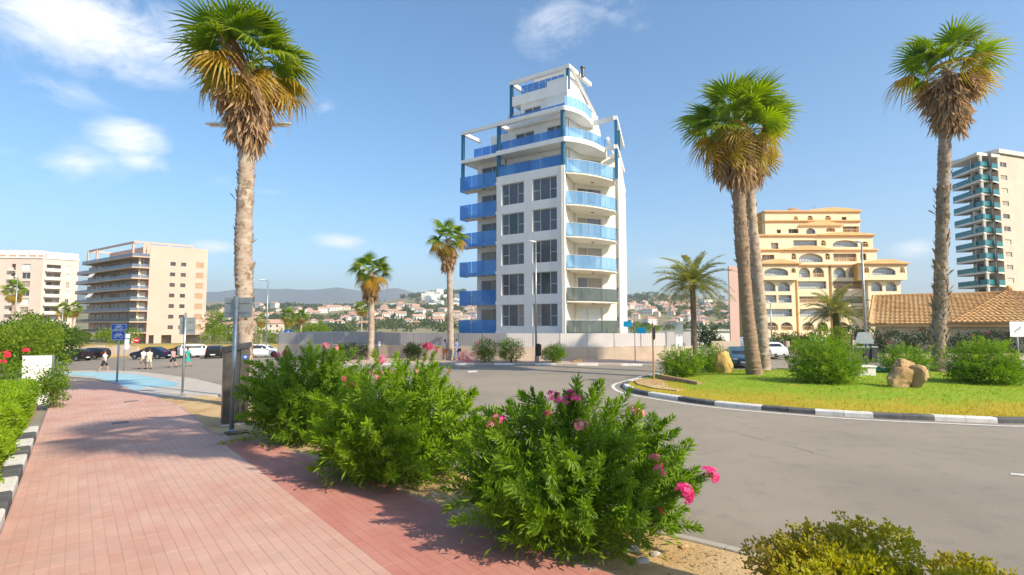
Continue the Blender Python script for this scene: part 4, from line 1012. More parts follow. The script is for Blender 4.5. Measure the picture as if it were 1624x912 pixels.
# white fin at the right end, leaning back in a long curve at the top
FU = Frame(Sq, Uq)
def fin(mb):
    prof = [(0,1.6),(FU.len,1.6),(FU.len,Fz[4]+1.5),(FU.len-.12,Fz[5]),(FU.len-.35,Fz[5]+1.6),(FU.len-.62,Fz[6]+.6),(0,Fz[6]+.6)]
    mb.fprism(FU, prof, -8, .35)
part('fin_wall', 'white_render', tower, fin)
for k in range(5): part('side_light', 'blue_glass', tower, lambda mb: mb.fbox(FS, FS.len-.16, FS.len-.02, .002, .03, Fz[k]+.4, Fz[k]+1.5))
gc = thing('garden_chair', 'white garden chair standing on the lowest bowed balcony of the tower', 'chair', (6.9,51.9,Fz[0]), .5)
for nm, f_ in (('seat', lambda mb: mb.bbox(-.25,.25,-.25,.25,.40,.44,.01)), ('backrest', lambda mb: [mb.box(x,x+.05,.22,.25,.45,.92) for x in (-.24,-.12,0,.12,.20)]), ('armrest', lambda mb: mb.bbox(-.29,-.24,-.22,.24,.60,.64,.01)), ('armrest', lambda mb: mb.bbox(.24,.29,-.22,.24,.60,.64,.01))): mb = MB(); f_(mb); mb.build(nm, 'house_white', gc, world=False)
for x in (-.24,.20):
    for y in (-.24,.20): mb = MB(); mb.box(x,x+.04,y,y+.04,0,.60); mb.build('leg','house_white',gc,world=False)
# ---- stepped top
def slab_poly(name, pts, z0, z1, mat='white_render', label=None): return part(name, mat, tower, lambda mb: mb.prism(pts, z0, z1), label)
def posts(us, n, z0, z1, fr=FL, w=.30):
    for u in us: part('post', 'teal_post', tower, lambda mb: mb.fbox(fr, u, u+w, n-w, n, z0, z1))
# level 5 terrace floor and set-back storey
flr5 = [cx(uA-.02,-.01), cx(uB,-.01), cx(uB,-1.9), cx(1.2,-1.9), cx(1.3,-9), Vq, Uq, Qq, Pq]
slab_poly('terrace_floor', [cx(uA-.03,-.33), cx(uB+.02,-.33), cx(uB+.02,-8), (9.9,56.5), (6.3,53.9)], Fz[5]-.05, Fz[5]+.06)
def set_back(k, inset, u0, u1, wins, depth=7.5):
    z0, z1 = Fz[k]+.06, Fz[k+1]-.28
    part('wall', 'white_render', tower, lambda mb: wall_holes(mb, FL, u0, u1, z0, z1, [(a,b,z0+.02,z0+2.2) for a,b in wins], .3, -inset))
    part('core_wall', 'white_render', tower, lambda mb: mb.fbox(FL, u0, u1, -inset-depth, -inset-.5, z0, z1))
    for a, b in wins: lights3(FL, tower, a, b, z0+.02, z0+2.2, n=-inset-.15, split=(0,.5,1), bars=(), gm='grey_window')
set_back(5, 1.6, uB+.2, uA-.5, [(uB+1.0,uB+3.3),(uB+4.6,uA-.9)])
terr = part('terrace_railing', 'white_frame', tower, lambda mb: mb.fbox(FL, uB+.1, uA-.1, -.16, -.10, ZT, ZT+.05))
glass_row(terr, FL, list(np.linspace(uB+.05, uA-.1, 7)), -.06, ZT+.05, ZT+1.05, 'blue_glass')
posts([uB+.02, uA-.34], -.02, ZT, Fz[6]-.25)
# level 6: big white slab, bowed to the right, with pergola beams at both ends
bow6 = bow((5.1,49.95),(9.6,53.6), .6)
slab_poly('roof_slab', [cx(uA+.02,.03), cx(uB-.05,.03), cx(uB-.05,-8)]+[(9.9,57.5),(10.0,55.4)]+bow6[::-1], Fz[6]-.25, Fz[6]+.22)
set_back(6, 1.7, uB+.3, uA-.6, [(uB+1.2,uB+3.5),(uB+5.0,uA-1.0)])
t6 = part('terrace_railing', 'white_frame', tower, lambda mb: mb.fbox(FL, uB+.2, uA-.2, -.26, -.20, Fz[6]+.22, Fz[6]+.27))
glass_row(t6, FL, list(np.linspace(uB+.4, uA-.2, 7)), -.2, Fz[6]+.27, Fz[6]+1.15, 'blue_glass')
def bow_glass(parent, pts, z0, z1, gm):
    for a, b in zip(pts, pts[1:]):
        fr = Frame(a, b); mb = MB(); mb.fbox(fr, .015, fr.len-.015, -.06, -.03, z0, z1); mb.build('glass_panel', gm, parent)
bow_glass(t6, bow6, Fz[6]+.24, Fz[6]+1.15, 'sky_reflect_glass')
posts([uB+.02, uA-.36], -.02, Fz[6]+.22, Fz[7]-.2)
part('wall', 'cream_render', tower, lambda mb: wall_holes(mb, FQ, 0, FQ.len-.6, Fz[6]+.22, Fz[7]-.25, [(.5,2.6,Fz[6]+.24,Fz[6]+2.4)], .3, -.3))
lights3(FQ, tower, .5, 2.6, Fz[6]+.24, Fz[6]+2.4, n=-.5, split=(0,.5,1), bars=())
# right-hand pergola: teal posts and white beams in two storeys
PR = [(10.45,52.7),(13.0,61.5)]
FR2 = Frame(PR[0], PR[1])
for z in (Fz[6]-.05, Fz[7]-.15):
    part('pergola_beam', 'white_render', tower, lambda mb: mb.fbox(FR2, 0, FR2.len, -.16, .16, z, z+.42))
    fr = Frame((9.2,54.6) if z > Fz[6]+1 else (9.75,53.75), (10.42,52.72)) if z > Fz[6]+1 else Frame((9.6,53.75),(10.42,52.78))
    part('pergola_beam', 'white_render', tower, lambda mb: mb.fbox(Frame((8.2,54.4),(10.38,52.76)), 0, 2.66, -.16, .16, z+.003, z+.417))
for z0, z1 in ((Fz[5],Fz[6]-.05),(Fz[6]+.37,Fz[7]-.15)):
    for u in (.0, 3.2): part('post', 'teal_post', tower, lambda mb: mb.fbox(FR2, u, u+.3, -.15, .15, z0, z1))
# left-hand pergola over the end balcony
for z in (Fz[6]-.3, Fz[7]-.2):
    part('pergola_beam', 'white_render', tower, lambda mb: (mb.fbox(FL, .1, uB-.06, -.25, .03, z, z+.36), mb.fbox(FL, .1, .4, -3.2, -.251, z+.002, z+.358)))
for z0, z1 in ((Fz[5]+.0,Fz[6]-.3),(Fz[6]+.06,Fz[7]-.2)): part('post', 'teal_post', tower, lambda mb: mb.fbox(FL, .12, .40, -.26, .02, z0, z1))
slab_poly('terrace_floor', [cx(.5,-.26), cx(uB-.06,-.26), cx(uB-.06,-7), cx(.9,-7)], Fz[6]-.22, Fz[6]+.0)
t6b = part('terrace_railing', 'white_frame', tower, lambda mb: mb.fbox(FL, 1.4, uB-.1, -.6, -.54, Fz[6], Fz[6]+.05))
glass_row(t6b, FL, list(np.linspace(1.4,uB-.1,4)), -.54, Fz[6]+.05, Fz[6]+1.2, 'blue_glass')
part('wall', 'white_render', tower, lambda mb: mb.fbox(FL, 2.6, uB+.25, -7, -2.0, Fz[6], Fz[7]-.3))
lights3(FL, tower, 2.9, 4.2, Fz[6]+.3, Fz[6]+1.7, n=-1.96, split=(0,.5,1), bars=())
# level 7
bow7 = bow((5.05,49.97),(8.3,54.0), .55)
part('roof_beam', 'white_render', tower, lambda mb: mb.fbox(FL, uB-.05, uA+.02, -.42, .03, Fz[7]-.2, Fz[7]+.22), 'white beam on teal posts along the front')
part('roof_beam', 'white_render', tower, lambda mb: mb.fbox(FL, uB-.05, uB+.3, -3.5, -.421, Fz[7]-.2, Fz[7]+.22))
slab_poly('roof_slab', [cx(uB+.6,-1.35), cx(uB+.6,-8)]+[(9.3,57.5)]+bow7[::-1]+[cx(uA-.2,-.44), cx(uA-2.2,-1.0)], Fz[7]-.24, Fz[7]+.18)
set_back(7, 2.9, uB+1.1, uA-1.2, [(uB+1.5,uB+3.6),(uB+5.0,uA-1.5)])
t7 = part('terrace_railing', 'white_frame', tower, lambda mb: mb.fbox(FL, uB+.8, uA-.5, -1.46, -1.40, Fz[7]+.18, Fz[7]+.23))
glass_row(t7, FL, list(np.linspace(uB+.8,uA-.6,7)), -1.40, Fz[7]+.23, Fz[7]+1.1, 'blue_glass')
bow_glass(t7, bow7, Fz[7]+.2, Fz[7]+1.2, 'sky_reflect_glass')
part('wall', 'white_render', tower, lambda mb: mb.fbox(FL, uB-.6, uB+1.0, -6.5, -3.0, Fz[7]-.3, Fz[7]+2.2))
t7b = part('terrace_railing', 'white_frame', tower, lambda mb: mb.fbox(FL, uB-1.6, uB-.1, -2.4, -2.34, Fz[7]-.25, Fz[7]-.2))
glass_row(t7b, FL, [uB-1.6,uB-.85,uB-.1], -2.34, Fz[7]-.2, Fz[7]+1.0, 'blue_glass')
# level 8: rounded white parapet, blue glass, white block and the open roof frame
bow8 = bow(cx(uB+.2,-2.6), cx(uA-.9,-2.6), -.0)
part('parapet', 'white_render', tower, lambda mb: mb.fbox(FL, uB+.2, uA-1.0, -3.0, -2.6, Fz[8]-.3, Fz[8]+.75))
slab_poly('roof_slab', [cx(uB+.2,-3.01), cx(uA-1.02,-3.01), (8.6,57.4), cx(uB+.2,-8)], Fz[8]-.28, Fz[8]+.1)
t8 = part('terrace_railing', 'white_frame', tower, lambda mb: mb.fbox(FL, uB+1.2, uA-1.4, -2.86, -2.8, Fz[8]+.75, Fz[8]+.8))
glass_row(t8, FL, list(np.linspace(uB+1.2,uA-1.4,8)), -2.8, Fz[8]+.8, Fz[8]+1.75, 'blue_glass')
FB = Frame(FL(uA-.98,-2.62,0)[:2], (8.55,57.0))
part('wall', 'white_render', tower, lambda mb: mb.fprism(FB, [(0,Fz[7]+.18),(FB.len,Fz[7]+.18),(FB.len-.12,Fz[7]+1.9),(FB.len-.95,Fz[8]+.55),(.0,Fz[8]+1.35)], -2.4, 0), 'plain white block with a sloping edge at the top right')
part('core_wall', 'cream_render', tower, lambda mb: mb.fbox(FL, uB+1.4, uA-2.2, -7.5, -5.2, Fz[8]+.1, Fz[9]+.8))
ZR = 29.3
part('roof_frame', 'white_render', tower, lambda mb: (mb.fbox(FL, uB-.3, uA-.8, -3.1, -2.75, ZR-.05, ZR+.36), mb.fbox(FL, uB-.3, uB+.05, -8, -3.101, ZR-.047, ZR+.357), mb.fbox(FL, uA-1.15, uA-.8, -8, -3.101, ZR-.047, ZR+.357), mb.fbox(FL, uB+.7, uA-1.6, -7.9, -4.2, ZR-.2, ZR-.06)), 'white open frame over the top terrace')
for u in (uB-.25, uA-1.2): part('post', 'teal_post', tower, lambda mb: mb.fbox(FL, u, u+.32, -3.08, -2.78, Fz[7] if u < uB else Fz[8]+.1, ZR-.05))
part('slope_beam', 'white_render', tower, lambda mb: mb.tube([FL(uA-.85,-3.2,ZR+.15), (9.0,57.3,Fz[7]+2.4), (9.7,58.0,Fz[7])], .2, 4), 'white beam sloping down the right edge from the roof frame')
part('slope_beam', 'white_render', tower, lambda mb: mb.tube([(10.5,57.8,Fz[7]-.2), (11.6,57.5,Fz[6]-.2), (12.1,57.0,Fz[5]-.4)], .2, 4))
part('flue', 'dark_metal', tower, lambda mb: mb.lathe([(.18,0),(.18,.9),(.26,.95),(.26,1.1)], 8, (*FL(uA-.4,-5,0)[:2], ZR-.3)))
# ------------------------------------------------------------------ wall and fence before the tower
def wall_fence(name, pts, zw, zf, wm, fm, label_w, label_f, pan=2.3):
    w = thing('garden_wall', label_w, 'wall', (*pts[0], 0)); f = thing('fence', label_f, 'fence', (*pts[0], 0))
    for a, b in zip(pts, pts[1:]):
        fr = Frame(a, b); k = max(1, round(fr.len/pan))
        for i in range(k):
            u0, u1 = fr.len*i/k, fr.len*(i+1)/k
            part('wall_section', wm, w, lambda mb: mb.fbox(fr, u0+.006, u1-.006, -.3, 0, -1.0, zw))
            part('fence_post', 'metal_grey', f, lambda mb: mb.fbox(fr, u0-.04, u0+.04, -.24, -.16, zw, zf+.04))
            def corr(mb):
                m = 26; vs = []
                for j in range(m+1):
                    u = lerp(u0+.05, u1-.05, j/m); n = -.15+(.010 if j % 2 else -.004)
                    vs += [fr(u,n,zw+.02), fr(u,n,zf)]
                mb.add(vs, [(2*j,2*j+2,2*j+3,2*j+1) for j in range(m)])
                mb.fbox(fr, u0+.04, u1-.04, -.19, -.155, zf, zf+.05)
            part('fence_panel', fm, f, corr)
    return w, f
wall_fence('w', [(-24.5,56.2),(-13.8,52.4),(-.6,47.6)], 1.2, 2.35, 'wall_tan', 'fence_grey', 'brownish wall left of the tower under dark grey sheeting', 'dark grey corrugated sheet fence on the brown wall left of the tower')
wall_fence('w2', [(-.55,47.6),(4.2,47.1),(14.0,48.4)], 1.2, 2.35, 'wall_tan', 'fence_pale', 'sunlit tan wall at the foot of the white tower', 'pale grey panel fence on the tan wall in front of the white tower')
wall_fence('w3', [(14.05,48.4),(17.6,52.5)], 1.1, 2.45, 'wall_tan', 'fence_grey', 'short end wall turning away right of the tower', 'darker sheet fence at the right end, turning away towards the date palm', 1.6)
# ------------------------------------------------------------------ generic window helper for distant blocks
def far_window(fr, parent, u0, u1, z0, z1, gm, n=-.18, fm='white_frame', mull=1, name='window'):
    mb = MB(); mb.fbox(fr, u0, u1, n-.05, n, z0, z1); w = mb.build(name, gm, parent)
    mb = MB(); e = .07
    mb.fbox(fr,u0,u1,n+.001,n+.05,z0,z0+e); mb.fbox(fr,u0,u1,n+.001,n+.05,z1-e,z1)
    for i in range(mull+2): u = lerp(u0,u1-e,i/(mull+1)); mb.fbox(fr,u,u+e,n+.001,n+.045,z0+e,z1-e)
    mb.build('frame', fm, w); return w
# ------------------------------------------------------------------ beige block on the left with wrap-around balconies
K = (X(206,146),146.0); E1 = (X(234,148.5),148.5); E2 = (X(326.5,157),157.0); LL = (X(116,170),170.0)
bb = thing('apartment_block', 'beige apartment block with long wrap-around balconies and a plain side wall, left of centre', 'apartment building', (K[0],K[1]+8,-2))
GZ = -2.0; fl = [GZ+3.2+3.0*k for k in range(8)]
FS1 = Frame(E1, E2); FK = Frame(K, E1); FLb = Frame(LL, K)
ZB = fl[7]+2.2
wins = []
for k in range(7):
    for px in (271.5, 288.5): u = FS1.u(px); wins.append((u-.65,u+.65,fl[k]+1.0-.2,fl[k]+1.9,'dark_window'))
    u = FS1.u(314.5); wins.append((u-1.0,u+.95,fl[k]+.55,fl[k]+2.15,'shutter'))
material('shutter', (.50,.33,.22), (.44,.29,.19), .6, .8)
arc = [(FS1.u(a),FS1.u(b),GZ-.5,GZ+2.4) for a,b in ((238,246),(258,274),(296,318))]
part('wall', 'beige_render', bb, lambda mb: wall_holes(mb, FS1, 0, FS1.len, GZ-.5, ZB+1.0, [w[:4] for w in wins]+arc, .4))
for w in wins:
    if w[4] == 'shutter': part('window_shutter', 'shutter', bb, lambda mb: [mb.fbox(FS1, w[0], w[1], -.2, -.1+.02*(i % 2), lerp(w[2],w[3],i/7), lerp(w[2],w[3],(i+.92)/7)) for i in range(7)])
    else: far_window(FS1, bb, *w[:4], w[4], fm='dark_metal')
for a in arc: part('arcade_recess', 'beige_slab', bb, lambda mb: mb.fbox(FS1, a[0]-.3, a[1]+.3, -3.4, -3.0, GZ-.5, GZ+3))
inn = lambda fr, u, n: fr(u, n, 0)[:2]
cr = [inn(FLb,4,-3.0), inn(FLb,FLb.len-3.3,-3.0), inn(FK,2.6,-2.2), inn(FK,FK.len+.3,-2.2), inn(FS1,.6,-.5), inn(FS1,FS1.len-.1,-.5), inn(FS1,FS1.len-.1,-14), inn(FLb,4,-16)]
part('core_wall', 'beige_render', bb, lambda mb: mb.prism(cr, fl[0]-.1, fl[7]+.2))
part('core_wall', 'beige_render', bb, lambda mb: mb.prism([inn(FLb,9,-4.5), inn(FLb,FLb.len-5,-4.5), inn(FS1,1,-5), inn(FS1,FS1.len-.4,-5), inn(FS1,FS1.len-.4,-14), inn(FLb,9,-15)], GZ-.5, fl[0]-.12))
off = [4.5,3.0,1.2,.8,.6,.8,1.4,5.5]
for k in range(8):
    u0 = off[k]+ (4 if k == 0 else 0)
    z = fl[k]
    slabp = [inn(FLb,u0,0), inn(FLb,FLb.len,0), inn(FK,FK.len,0), inn(FK,FK.len,-2.4), inn(FK,2.2,-2.4), inn(FLb,FLb.len-2.6,-3.2), inn(FLb,u0,-3.2)]
    b = part('balcony', 'beige_slab', bb, lambda mb: mb.prism(slabp, z-.32, z))
    gm = 'bluegrey_glass' if k >= 2 else 'smoke_glass'
    k_ = 7; glass_row(b, FLb, list(np.linspace(u0,FLb.len-.05,k_+1)), -.05, z+.0, z+.78, gm); glass_row(b, FK, list(np.linspace(.05,FK.len-.1,3)), -.05, z+.0, z+.78, gm)
    if k < 7:
        # dark glazing behind, split by piers
        us = np.linspace(u0+.6, FLb.len-3.6, 7)
        for a, c in zip(us, us[1:]):
            far_window(FLb, bb, a+.35, c-.35, z+.05, z+2.3, random.choice(['dark_window','dark_window','dark_window','curtain_window']), n=-2.92, fm='window_frame')
        for a, c in ((2.7,FK.len-2.2),(FK.len-1.9,FK.len-.4)):
            if c > a: far_window(FK, bb, a, c, z+.3, z+2.2, random.choice(['pale_window','bluegrey_glass']), n=-2.1, fm='yellow_render')
for k in (1,2,3,4,5,6): part('corner_pier', 'yellow_render', bb, lambda mb: mb.fbox(FK, 1.6, 2.1, -2.0, -1.5, fl[k], fl[k+1]-.33))
for k, u in ((5,12.5),(3,12.0)):
    part('awning', 'house_white', bb, lambda mb: mb.hexa([FLb(u,.9,fl[k]+1.2),FLb(u+4,.9,fl[k]+1.2),FLb(u+4,-.1,fl[k]+2.5),FLb(u,-.1,fl[k]+2.5),FLb(u,.9,fl[k]+1.26),FLb(u+4,.9,fl[k]+1.26),FLb(u+4,-.1,fl[k]+2.56),FLb(u,-.1,fl[k]+2.56)]))
for u in np.linspace(10,FLb.len-1,6): part('pillar', 'beige_slab', bb, lambda mb: mb.fbox(FLb, u, u+.7, -1.6, -.9, GZ-.5, fl[0]-.33))
# roof terrace frame
zt0, zt1 = fl[7], fl[7]+3.6
def roof(mb):
    mb.fbox(FLb, 9, FLb.len-.4, -.9, -.4, zt1, zt1+.5); mb.fbox(FK, .2, FK.len+.1, -.6, -.1, zt1+.003, zt1+.503); mb.fbox(FS1, .15, FS1.u(302), -.6, -.1, zt1-.004, zt1+.496); mb.fbox(FLb, 9, 9.5, -8, -.91, zt1, zt1+.5)
part('roof_frame', 'beige_render', bb, roof)
for fr, u in ((FLb,9.1),(FLb,16),(FLb,FLb.len-1),(FK,2.4),(FK,FK.len-.7),(FS1,FS1.u(262)),(FS1,FS1.u(299))): part('roof_pillar', 'beige_render', bb, lambda mb: mb.fbox(fr, u, u+.6, -.55, -.12, zt0+.01, zt1))
part('penthouse_wall', 'beige_render', bb, lambda mb: mb.prism([inn(FLb,12,-5), inn(FLb,FLb.len-3,-5), inn(FK,3,-3), inn(FS1,1,-2.4), inn(FS1,FS1.u(300),-2.4), inn(FS1,FS1.u(300),-10), inn(FLb,12,-12)], zt0, zt1-.1))
for px in (246,262,280): far_window(FS1, bb, FS1.u(px-5), FS1.u(px+5), zt0+1.2, zt0+2.6, 'curtain_window', n=-2.35, fm='beige_slab')
part('parapet', 'beige_render', bb, lambda mb: mb.fbox(FS1, FS1.u(302)+.02, FS1.len, -6, -.41, ZB, ZB+1.0))
# ------------------------------------------------------------------ pinkish block at the far left edge
pb = thing('apartment_block', 'pinkish white apartment block with red railings on its roof at the left edge', 'apartment building', (X(60,190),195,-2))
FA = Frame((X(-90,186),186.0), (X(64,189),189.0)); FC = Frame((X(64,189)+.02,189.02), (X(121,196),196.0))
pf = [-2+3.1+3.05*k for k in range(9)]; ptop = pf[8]+1.3
for fr, spec in ((FA, [(14,21,1),(31,45,0),(-60,-45,1),(-30,-12,1)]), (FC, [(70,93,1),(102,108,0)])):
    hs_ = []; items = []
    for k in range(8):
        for a, b, balc in spec:
            u0, u1 = fr.u(a), fr.u(b); hs_.append((u0,u1,pf[k]+.1,pf[k]+2.3)); items.append((u0,u1,k,balc))
    part('wall', 'pink_render', pb, lambda mb: wall_holes(mb, fr, 0, fr.len, -2.5, ptop, hs_, .4))
    part('core_wall', 'pink_render', pb, lambda mb: mb.fbox(fr, .5, fr.len-.5, -9, -2.0, -2.5, ptop-.2))
    for u0,u1,k,balc in items:
        m = (u0+u1)/2
        if balc:
            b = part('balcony', 'pale_slab', pb, lambda mb: (mb.fbox(fr, u0-.2, u1+.2, -1.6, 1.1, pf[k]-.25, pf[k]), mb.fbox(fr, u0-.2, u1+.2, 1.0, 1.1, pf[k], pf[k]+.9)))
            far_window(fr, pb, u0+.2, m-.2, pf[k]+.1, pf[k]+2.3, random.choice(['curtain_window','dark_window']), n=-1.7, mull=0); far_window(fr, pb, m+.2, u1-.2, pf[k]+.1, pf[k]+2.3, random.choice(['curtain_window','pale_window']), n=-1.7, mull=0)
        else: far_window(fr, pb, u0, u1, pf[k]+.1, pf[k]+2.3, random.choice(['curtain_window','dark_window','pale_window']), n=-.3)
part('roof_parapet', 'white_render', pb, lambda mb: (mb.fbox(FA, -.3, FA.len, -9, .3, ptop, ptop+.5), mb.fbox(FC, .3, FC.len+.2, -9, .3, ptop, ptop+.5)))
part('penthouse_wall', 'house_white', pb, lambda mb: (mb.fbox(FA, 2, FA.len-2, -8, -1.5, ptop+.5, ptop+3.0), mb.fbox(FC, 1, FC.len, -8, -2, ptop+.5, ptop+2.6)))
part('roof_railing', 'terracotta', pb, lambda mb: [mb.fbox(FA, FA.u(a), FA.u(b), -.2, -.1, ptop+.502, ptop+1.2) for a,b in ((-60,-20),(-18,4),(8,20),(24,36),(40,52),(55,63))], 'low reddish panels on the roof edge')
# ------------------------------------------------------------------ yellow stepped building with arches
yb = thing('apartment_building', 'ochre yellow stepped building with arched loggias and orange tiled cornices', 'apartment building', (X(1320,122),130,0))
YY = 122.0; z_of = lambda py, Y=YY: at(812,py,Y).z
def FY(px0, px1, Y): return Frame((X(px0,Y),Y), (X(px1,Y),Y))
def arch_hole(mb, fr, u0, u1, z0, z1, th=.4, n=0.0, seg=8):
    """corner pieces that turn the top of the square hole u0..u1, z0..z1 into an arch"""
    r = (u1-u0)/2; h = min(r, (z1-z0)*.62); c = (u0+u1)/2; zc = z1-h
    for sg in (-1,1):
        arc_ = [(c+sg*r*math.cos(PI/2*i/seg), zc+h*math.sin(PI/2*i/seg)) for i in range(seg+1)]
        mb.fprism(fr, arc_+[(c+sg*r, z1)], n-th, n)
def loggia(fr, u0, u1, z0, z1, arch=True, gm='pale_window', deep=.9, rail=True, nsub=1):
    far_window(fr, yb, u0, u1, z0, z1, gm, n=-deep, mull=2 if u1-u0 > 3 else 1)
    if rail:
        def f(mb):
            mb.fbox(fr, u0, u1, -.16, -.10, z0+.85, z0+.95)
            k = max(2, int((u1-u0)/.35))
            for i in range(k): u = lerp(u0, u1, (i+.5)/k); mb.fbox(fr, u-.04, u+.04, -.15, -.11, z0+.1, z0+.85)
            mb.fbox(fr, u0, u1, -.16, -.10, z0, z0+.1)
        part('railing', 'bluegrey_glass' if gm == 'pale_window' else 'orange_trim', yb, f)
def tier(px0, px1, Y, yt, yb_, openings, depth=12, mat='yellow_render', cornice=True, roof=False):
    fr = FY(px0,px1,Y); z1 = z_of(yt,Y); z0 = z_of(yb_,Y); hs_ = []
    for (a,b,t_,b_,arch,gm) in openings: hs_.append((fr.u(a),fr.u(b),z_of(b_,Y),z_of(t_,Y)))
    def f(mb):
        wall_holes(mb, fr, 0, fr.len, z0, z1, hs_, .4)
        for h, o in zip(hs_, openings):
            if o[4]: arch_hole(mb, fr, *h)
    part('wall', mat, yb, f)
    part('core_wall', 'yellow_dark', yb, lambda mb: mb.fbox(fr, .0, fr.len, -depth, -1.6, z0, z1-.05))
    part('side_wall', mat, yb, lambda mb: (mb.fbox(fr, 0, .35, -1.599, -.401, z0, z1), mb.fbox(fr, fr.len-.35, fr.len, -1.599, -.401, z0, z1), mb.fbox(fr, .35, fr.len-.35, -1.599, -.401, z1-.3, z1-.003)))
    for h, o in zip(hs_, openings): loggia(fr, *h, arch=o[4], gm=o[5], rail=o[4] or (o[1]-o[0] > 20))
    if cornice: part('cornice', 'orange_trim', yb, lambda mb: (mb.fbox(fr, -.35, fr.len+.35, -depth, .45, z1, z1+.28), mb.fbox(fr, -.15, fr.len+.15, -.4, .22, z1-.3, z1-.003)))
    return fr, z1
def pediment(px0, px1, Y, y_base, y_top, n0=-1.5, n1=.6):
    fr = FY(px0,px1,Y); zb, zt = z_of(y_base,Y), z_of(y_top,Y); L_ = fr.len
    part('pediment_roof', 'orange_trim', yb, lambda mb: mb.fprism(fr, [(0,zb),(L_,zb),(L_,zb+.25),(L_*.62,zt),(L_*.38,zt),(0,zb+.25)], n0, n1))
W1, CU, DW = 'pale_window', 'curtain_window', 'dark_window'
# lower body
tier(1204, 1262, 119, 443, 536, [(1211,1231,447,462,1,W1),(1235,1254,447,462,1,W1),(1211,1232,468,480,0,W1),(1235,1256,468,480,0,W1),(1212,1256,490,502,0,W1),(1213,1233,511,524,1,CU),(1237,1256,511,524,1,CU)], cornice=False)
tier(1266, 1316, 121, 421, 536, [(1269,1287,424,440,1,W1),(1291,1309,424,440,1,CU),(1267,1312,446,458,0,W1),(1268,1314,470,481,0,CU),(1268,1314,490,502,0,W1),(1271,1290,511,524,1,CU),(1295,1312,511,524,1,CU)])
tier(1321, 1376, 121, 421, 536, [(1324,1344,424,440,1,W1),(1348,1364,424,440,1,W1),(1323,1374,446,458,0,CU),(1323,1374,470,481,0,W1),(1325,1370,490,502,0,W1),(1326,1345,511,524,1,CU)])
tier(1378, 1430, 119, 443, 536, [(1383,1401,447,462,1,W1),(1406,1424,447,462,1,W1),(1383,1426,469,482,0,CU),(1383,1426,490,502,0,W1)], cornice=False)
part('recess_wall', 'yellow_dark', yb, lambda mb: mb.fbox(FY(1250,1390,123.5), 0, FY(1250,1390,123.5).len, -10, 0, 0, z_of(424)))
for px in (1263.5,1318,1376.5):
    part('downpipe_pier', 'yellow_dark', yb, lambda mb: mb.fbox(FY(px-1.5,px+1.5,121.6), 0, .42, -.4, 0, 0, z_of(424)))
tier(1200, 1268, 118, 419, 444, [(1203,1210,425,433,1,DW),(1214,1252,425,437,1,W1),(1257,1264,425,433,1,DW)])
tier(1370, 1441, 118, 419, 444, [(1373,1381,424,433,1,DW),(1386,1423,424,436,1,W1),(1430,1438,424,433,1,DW)])
pediment(1196,1272,118,418.5,411.5); pediment(1366,1444,118,418.5,411.5)
# middle tiers
tier(1204, 1394, 124, 397, 424, [(1211,1231,404,414,0,CU),(1270,1308,402,416,1,W1),(1325,1362,402,415,0,CU),(1312,1320,402,412,1,DW),(1258,1266,402,412,1,DW),(1368,1378,402,413,0,DW)], 10)
pediment(1246,1322,124,397,390)
tier(1202, 1389, 126, 374, 398, [(1262,1300,381,390,0,W1),(1306,1314,381,390,1,DW),(1325,1365,381,392,1,W1),(1371,1382,383,392,1,DW),(1226,1238,385,395,0,W1)], 9)
pediment(1300,1392,126,373.5,368.5)
tier(1218, 1369, 128, 351, 375, [(1236,1243,364,370,0,DW),(1255,1271,363,370,0,DW),(1283,1298,362,371,1,W1),(1315,1330,361,368,1,DW),(1342,1368,359,369,0,DW)], 8)
pediment(1272,1342,128,358,351,-.5,.5)
tier(1218, 1370, 129.5, 336, 358, [(1228,1231,349,356,0,DW),(1264,1271,343,351,1,CU),(1286,1295,342,351,1,CU),(1314,1324,342,351,1,CU),(1341,1349,344,350,0,DW)], 8)
pediment(1288,1372,129.5,335,329.5,-7,.4)
part('satellite_dish', 'house_white', yb, lambda mb: mb.lathe([(.05,0),(.6,.08),(1.0,.25),(1.3,.5)], 14, (X(1267,130),131,z_of(336,130)+.5)))
part('antenna', 'metal_grey', yb, lambda mb: (mb.tube([(X(1298,133),133,z_of(331,130)),(X(1298,133),133,z_of(321,130))], .05, 5), mb.tube([(X(1296,133),133,z_of(323,130)),(X(1300.5,133),133,z_of(323,130))], .03, 4)))
